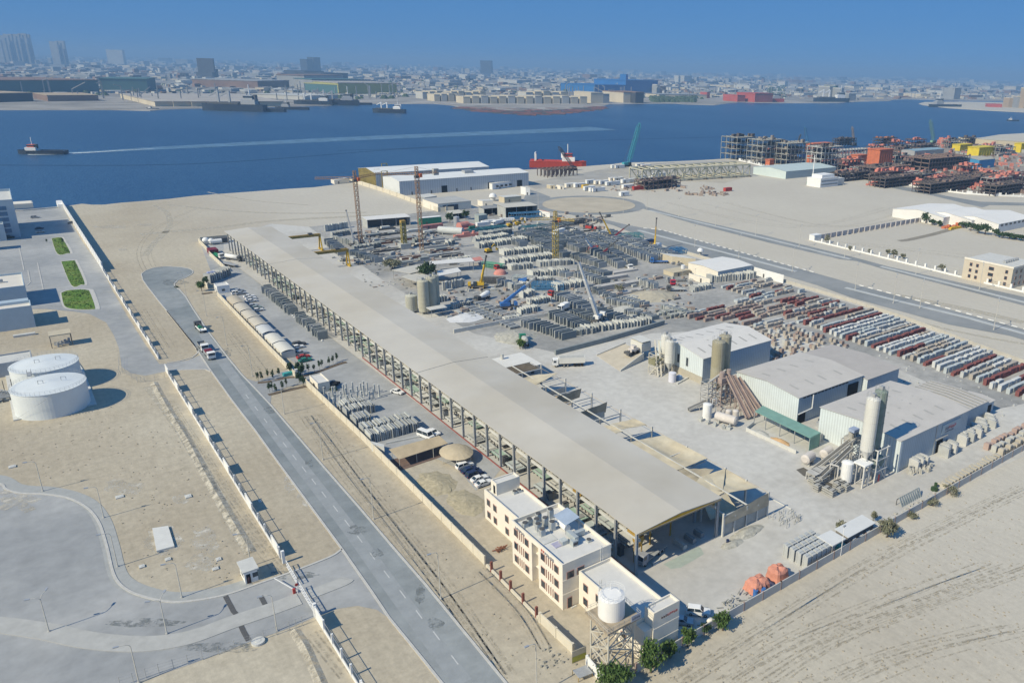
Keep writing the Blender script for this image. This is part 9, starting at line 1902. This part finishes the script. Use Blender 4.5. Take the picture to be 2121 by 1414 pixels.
for r,(x0,x1,y,n) in enumerate(((876,1010,205,9),(960,1220,214.5,14),(900,960,210,4),(1090,1180,205,5))):
 for i in range(n):a=x0+(x1-x0)*i/n;k+=1;far_b(f"pale apartment block on the far bank, {ORD[i]} from the left in the {('back', 'water front', 'short left', 'middle')[r]} row",(a,y+i*.05),(a+(x1-x0)/n*.78,y+i*.05),11+(i % 3),60,'cream' if (i+r) % 3 else 'white','cream','apartment_block','apartments','apartment rows on the far bank')
for i,(a,b,h) in enumerate(((12,106,11),(22,106,14),(30,106,17),(37,106,19),(45,106,16),(53,106,19),(59,106,18),(67,106,20),(73,106,19),(128,109,12),(134,109,10),(142,109,13))):far_b(f"hazy skyline tower at the left, {ORD[i]} from the left",(a,b+29),(a+3,b+29),h+22,60,'grey','grey','skyline_tower','tower','hazy towers on the left skyline')
for i,(a,b,h,w) in enumerate(((446,163,30,2.5),(450,163,14,4),(441,163,9,5),(1018,156,24,3))):far_b(('dark spire left of the plant on the far shore','dark shoulder block beside the spire','low dark block left of the spire','faint double tower on the central skyline')[i],(a,b),(a+w,b),h,120,'dark','dark','far_tower','tower')
far_b('faint white domed building on the left skyline',(258,136),(263,136),22,150,'white','white','domed_building','building')
SECT=((0,300,'behind the long teal sheds'),(300,600,'behind the dark moored ships'),(600,880,'around the dark twin towers'),(880,1230,'behind the pale apartment rows'),(1230,1520,'around the blue factory'),(1520,1800,'behind the far red shipyard'),(1800,2121,'behind the sand spit'))
fr=random.Random(23);B=[]
for s,(xa,xb,ph) in enumerate(SECT):
 for i in range(24):
  y={0:(140,165),1:(150,208),2:(150,172),3:(160,190),4:(165,190),5:(178,207),6:(182,203)}[s];B.append((s,fr.uniform(xa,xb),fr.uniform(*y),fr.uniform(10,30),fr.choice(('white','white','cream','grey','grey','brown','roof','white') if s else ('grey','brown','white','grey'))))
cnt={}
for s,x,y,w,c in sorted(B):
 cn='tan' if c=='roof' else c;k=(s,cn);cnt[k]=cnt.get(k,0)+1
 far_b(f"{ordn(cnt[k]-1)} low {cn} building from the left {SECT[s][2]} across the water",(x,y),(x+w,y+fr.uniform(-.3,.6)),fr.uniform(2.0,5.5),fr.uniform(40,150),c,fr.choice(('white','roof','grey','white')),'far_building','building','buildings across the water')
cm={k:M() for k in ('white','cream','grey','brown','roof','dark')}
for i in range(5200):
 f=fr.random()**1.15;x=fr.uniform(-60,2200);hz=np.interp(x,[0,530,1060,1590,2121],[111.5,124,136.5,149,162]);top=hz+4.5;bot=np.interp(x,[0,300,600,900,1230,1500,1800,2121],[196,196,205,200,193,205,205,206]);y=top+(bot-top)*f**1.5
 a=G(x,y,-.5);d=math.hypot(*a)
 if d>26000:continue
 w=fr.uniform(2.5,13)*d/1560*(1 if fr.random()<.8 else 1.8);hp=fr.uniform(1.0,3.6)*(1 if fr.random()<.93 else 2.4);e=cm[fr.choice(('white','white','cream','grey','grey','brown','roof','dark'))]
 e.rbox(a[0],a[1],-.6,w,w*fr.uniform(.5,1.2),min(70,max(4,hp*d/1560)),fr.choice((.25,.25,1.0,fr.uniform(0,3))))
k_=M()
for i,q in enumerate(cm):k_.use(i).add(cm[q].v,cm[q].f)
o=k_.build('far_city',[FC[q] for q in cm]);tag(o,'hazy mass of small city buildings spreading to the horizon','city');struct(o,'stuff')
tm=M()
for i in range(700):
 x=fr.choice((fr.uniform(1350,1440),fr.uniform(1590,1625),fr.uniform(0,2121)));y=fr.uniform(203,212) if x<1445 and x>1349 else fr.uniform(155,206);a=G(x,y,-.5);r=fr.uniform(6,14)
 tm.cyl(a[0],a[1],-.5,r*.7,r,7,r*.4)
o=tm.build('far_greenery',mat('far_trees',(.06,.09,.05),.95,.3,.02));tag(o,'scattered dark green trees among the far shore buildings','greenery');struct(o,'stuff')
pm=M()
for i in range(150):
 x=fr.uniform(0,2000);y=np.interp(x,[0,300,700,1230,1600,2000],[200,218,208,205,208,207])-fr.uniform(0,14);a=G(x,y,-.5);h=fr.uniform(15,40);pm.beam((*a,0),(*a,h),2.0)
 if i % 3==0:pm.beam((*a,h),(a[0]+fr.uniform(-30,30),a[1]+fr.uniform(-20,20),h+fr.uniform(-6,18)),1.6)
o=pm.build('far_masts',FC['grey']);tag(o,'thin masts and crane arms scattered along the far docks','masts');struct(o,'stuff')
for p_ in list(CARS.values())+[LAMP12,LAMP8,LAMP8S,LAMP2]:p_.done()
# ------------------------------------------------------------------ air
hz=M().box(-59000,-59000,-3.2,59000,59000,205).build('haze',[])
hm=bpy.data.materials.new('haze_air');hm.use_nodes=True;t=hm.node_tree;t.nodes.clear()
pv_=t.nodes.new('ShaderNodeVolumePrincipled');pv_.inputs['Color'].default_value=(.36,.62,.95,1);pv_.inputs['Density'].default_value=HAZE
pv_.inputs['Anisotropy'].default_value=0.0
o_=t.nodes.new('ShaderNodeOutputMaterial');t.links.new(pv_.outputs[0],o_.inputs['Volume'])
hz.data.materials.append(hm);struct(hz,'stuff')
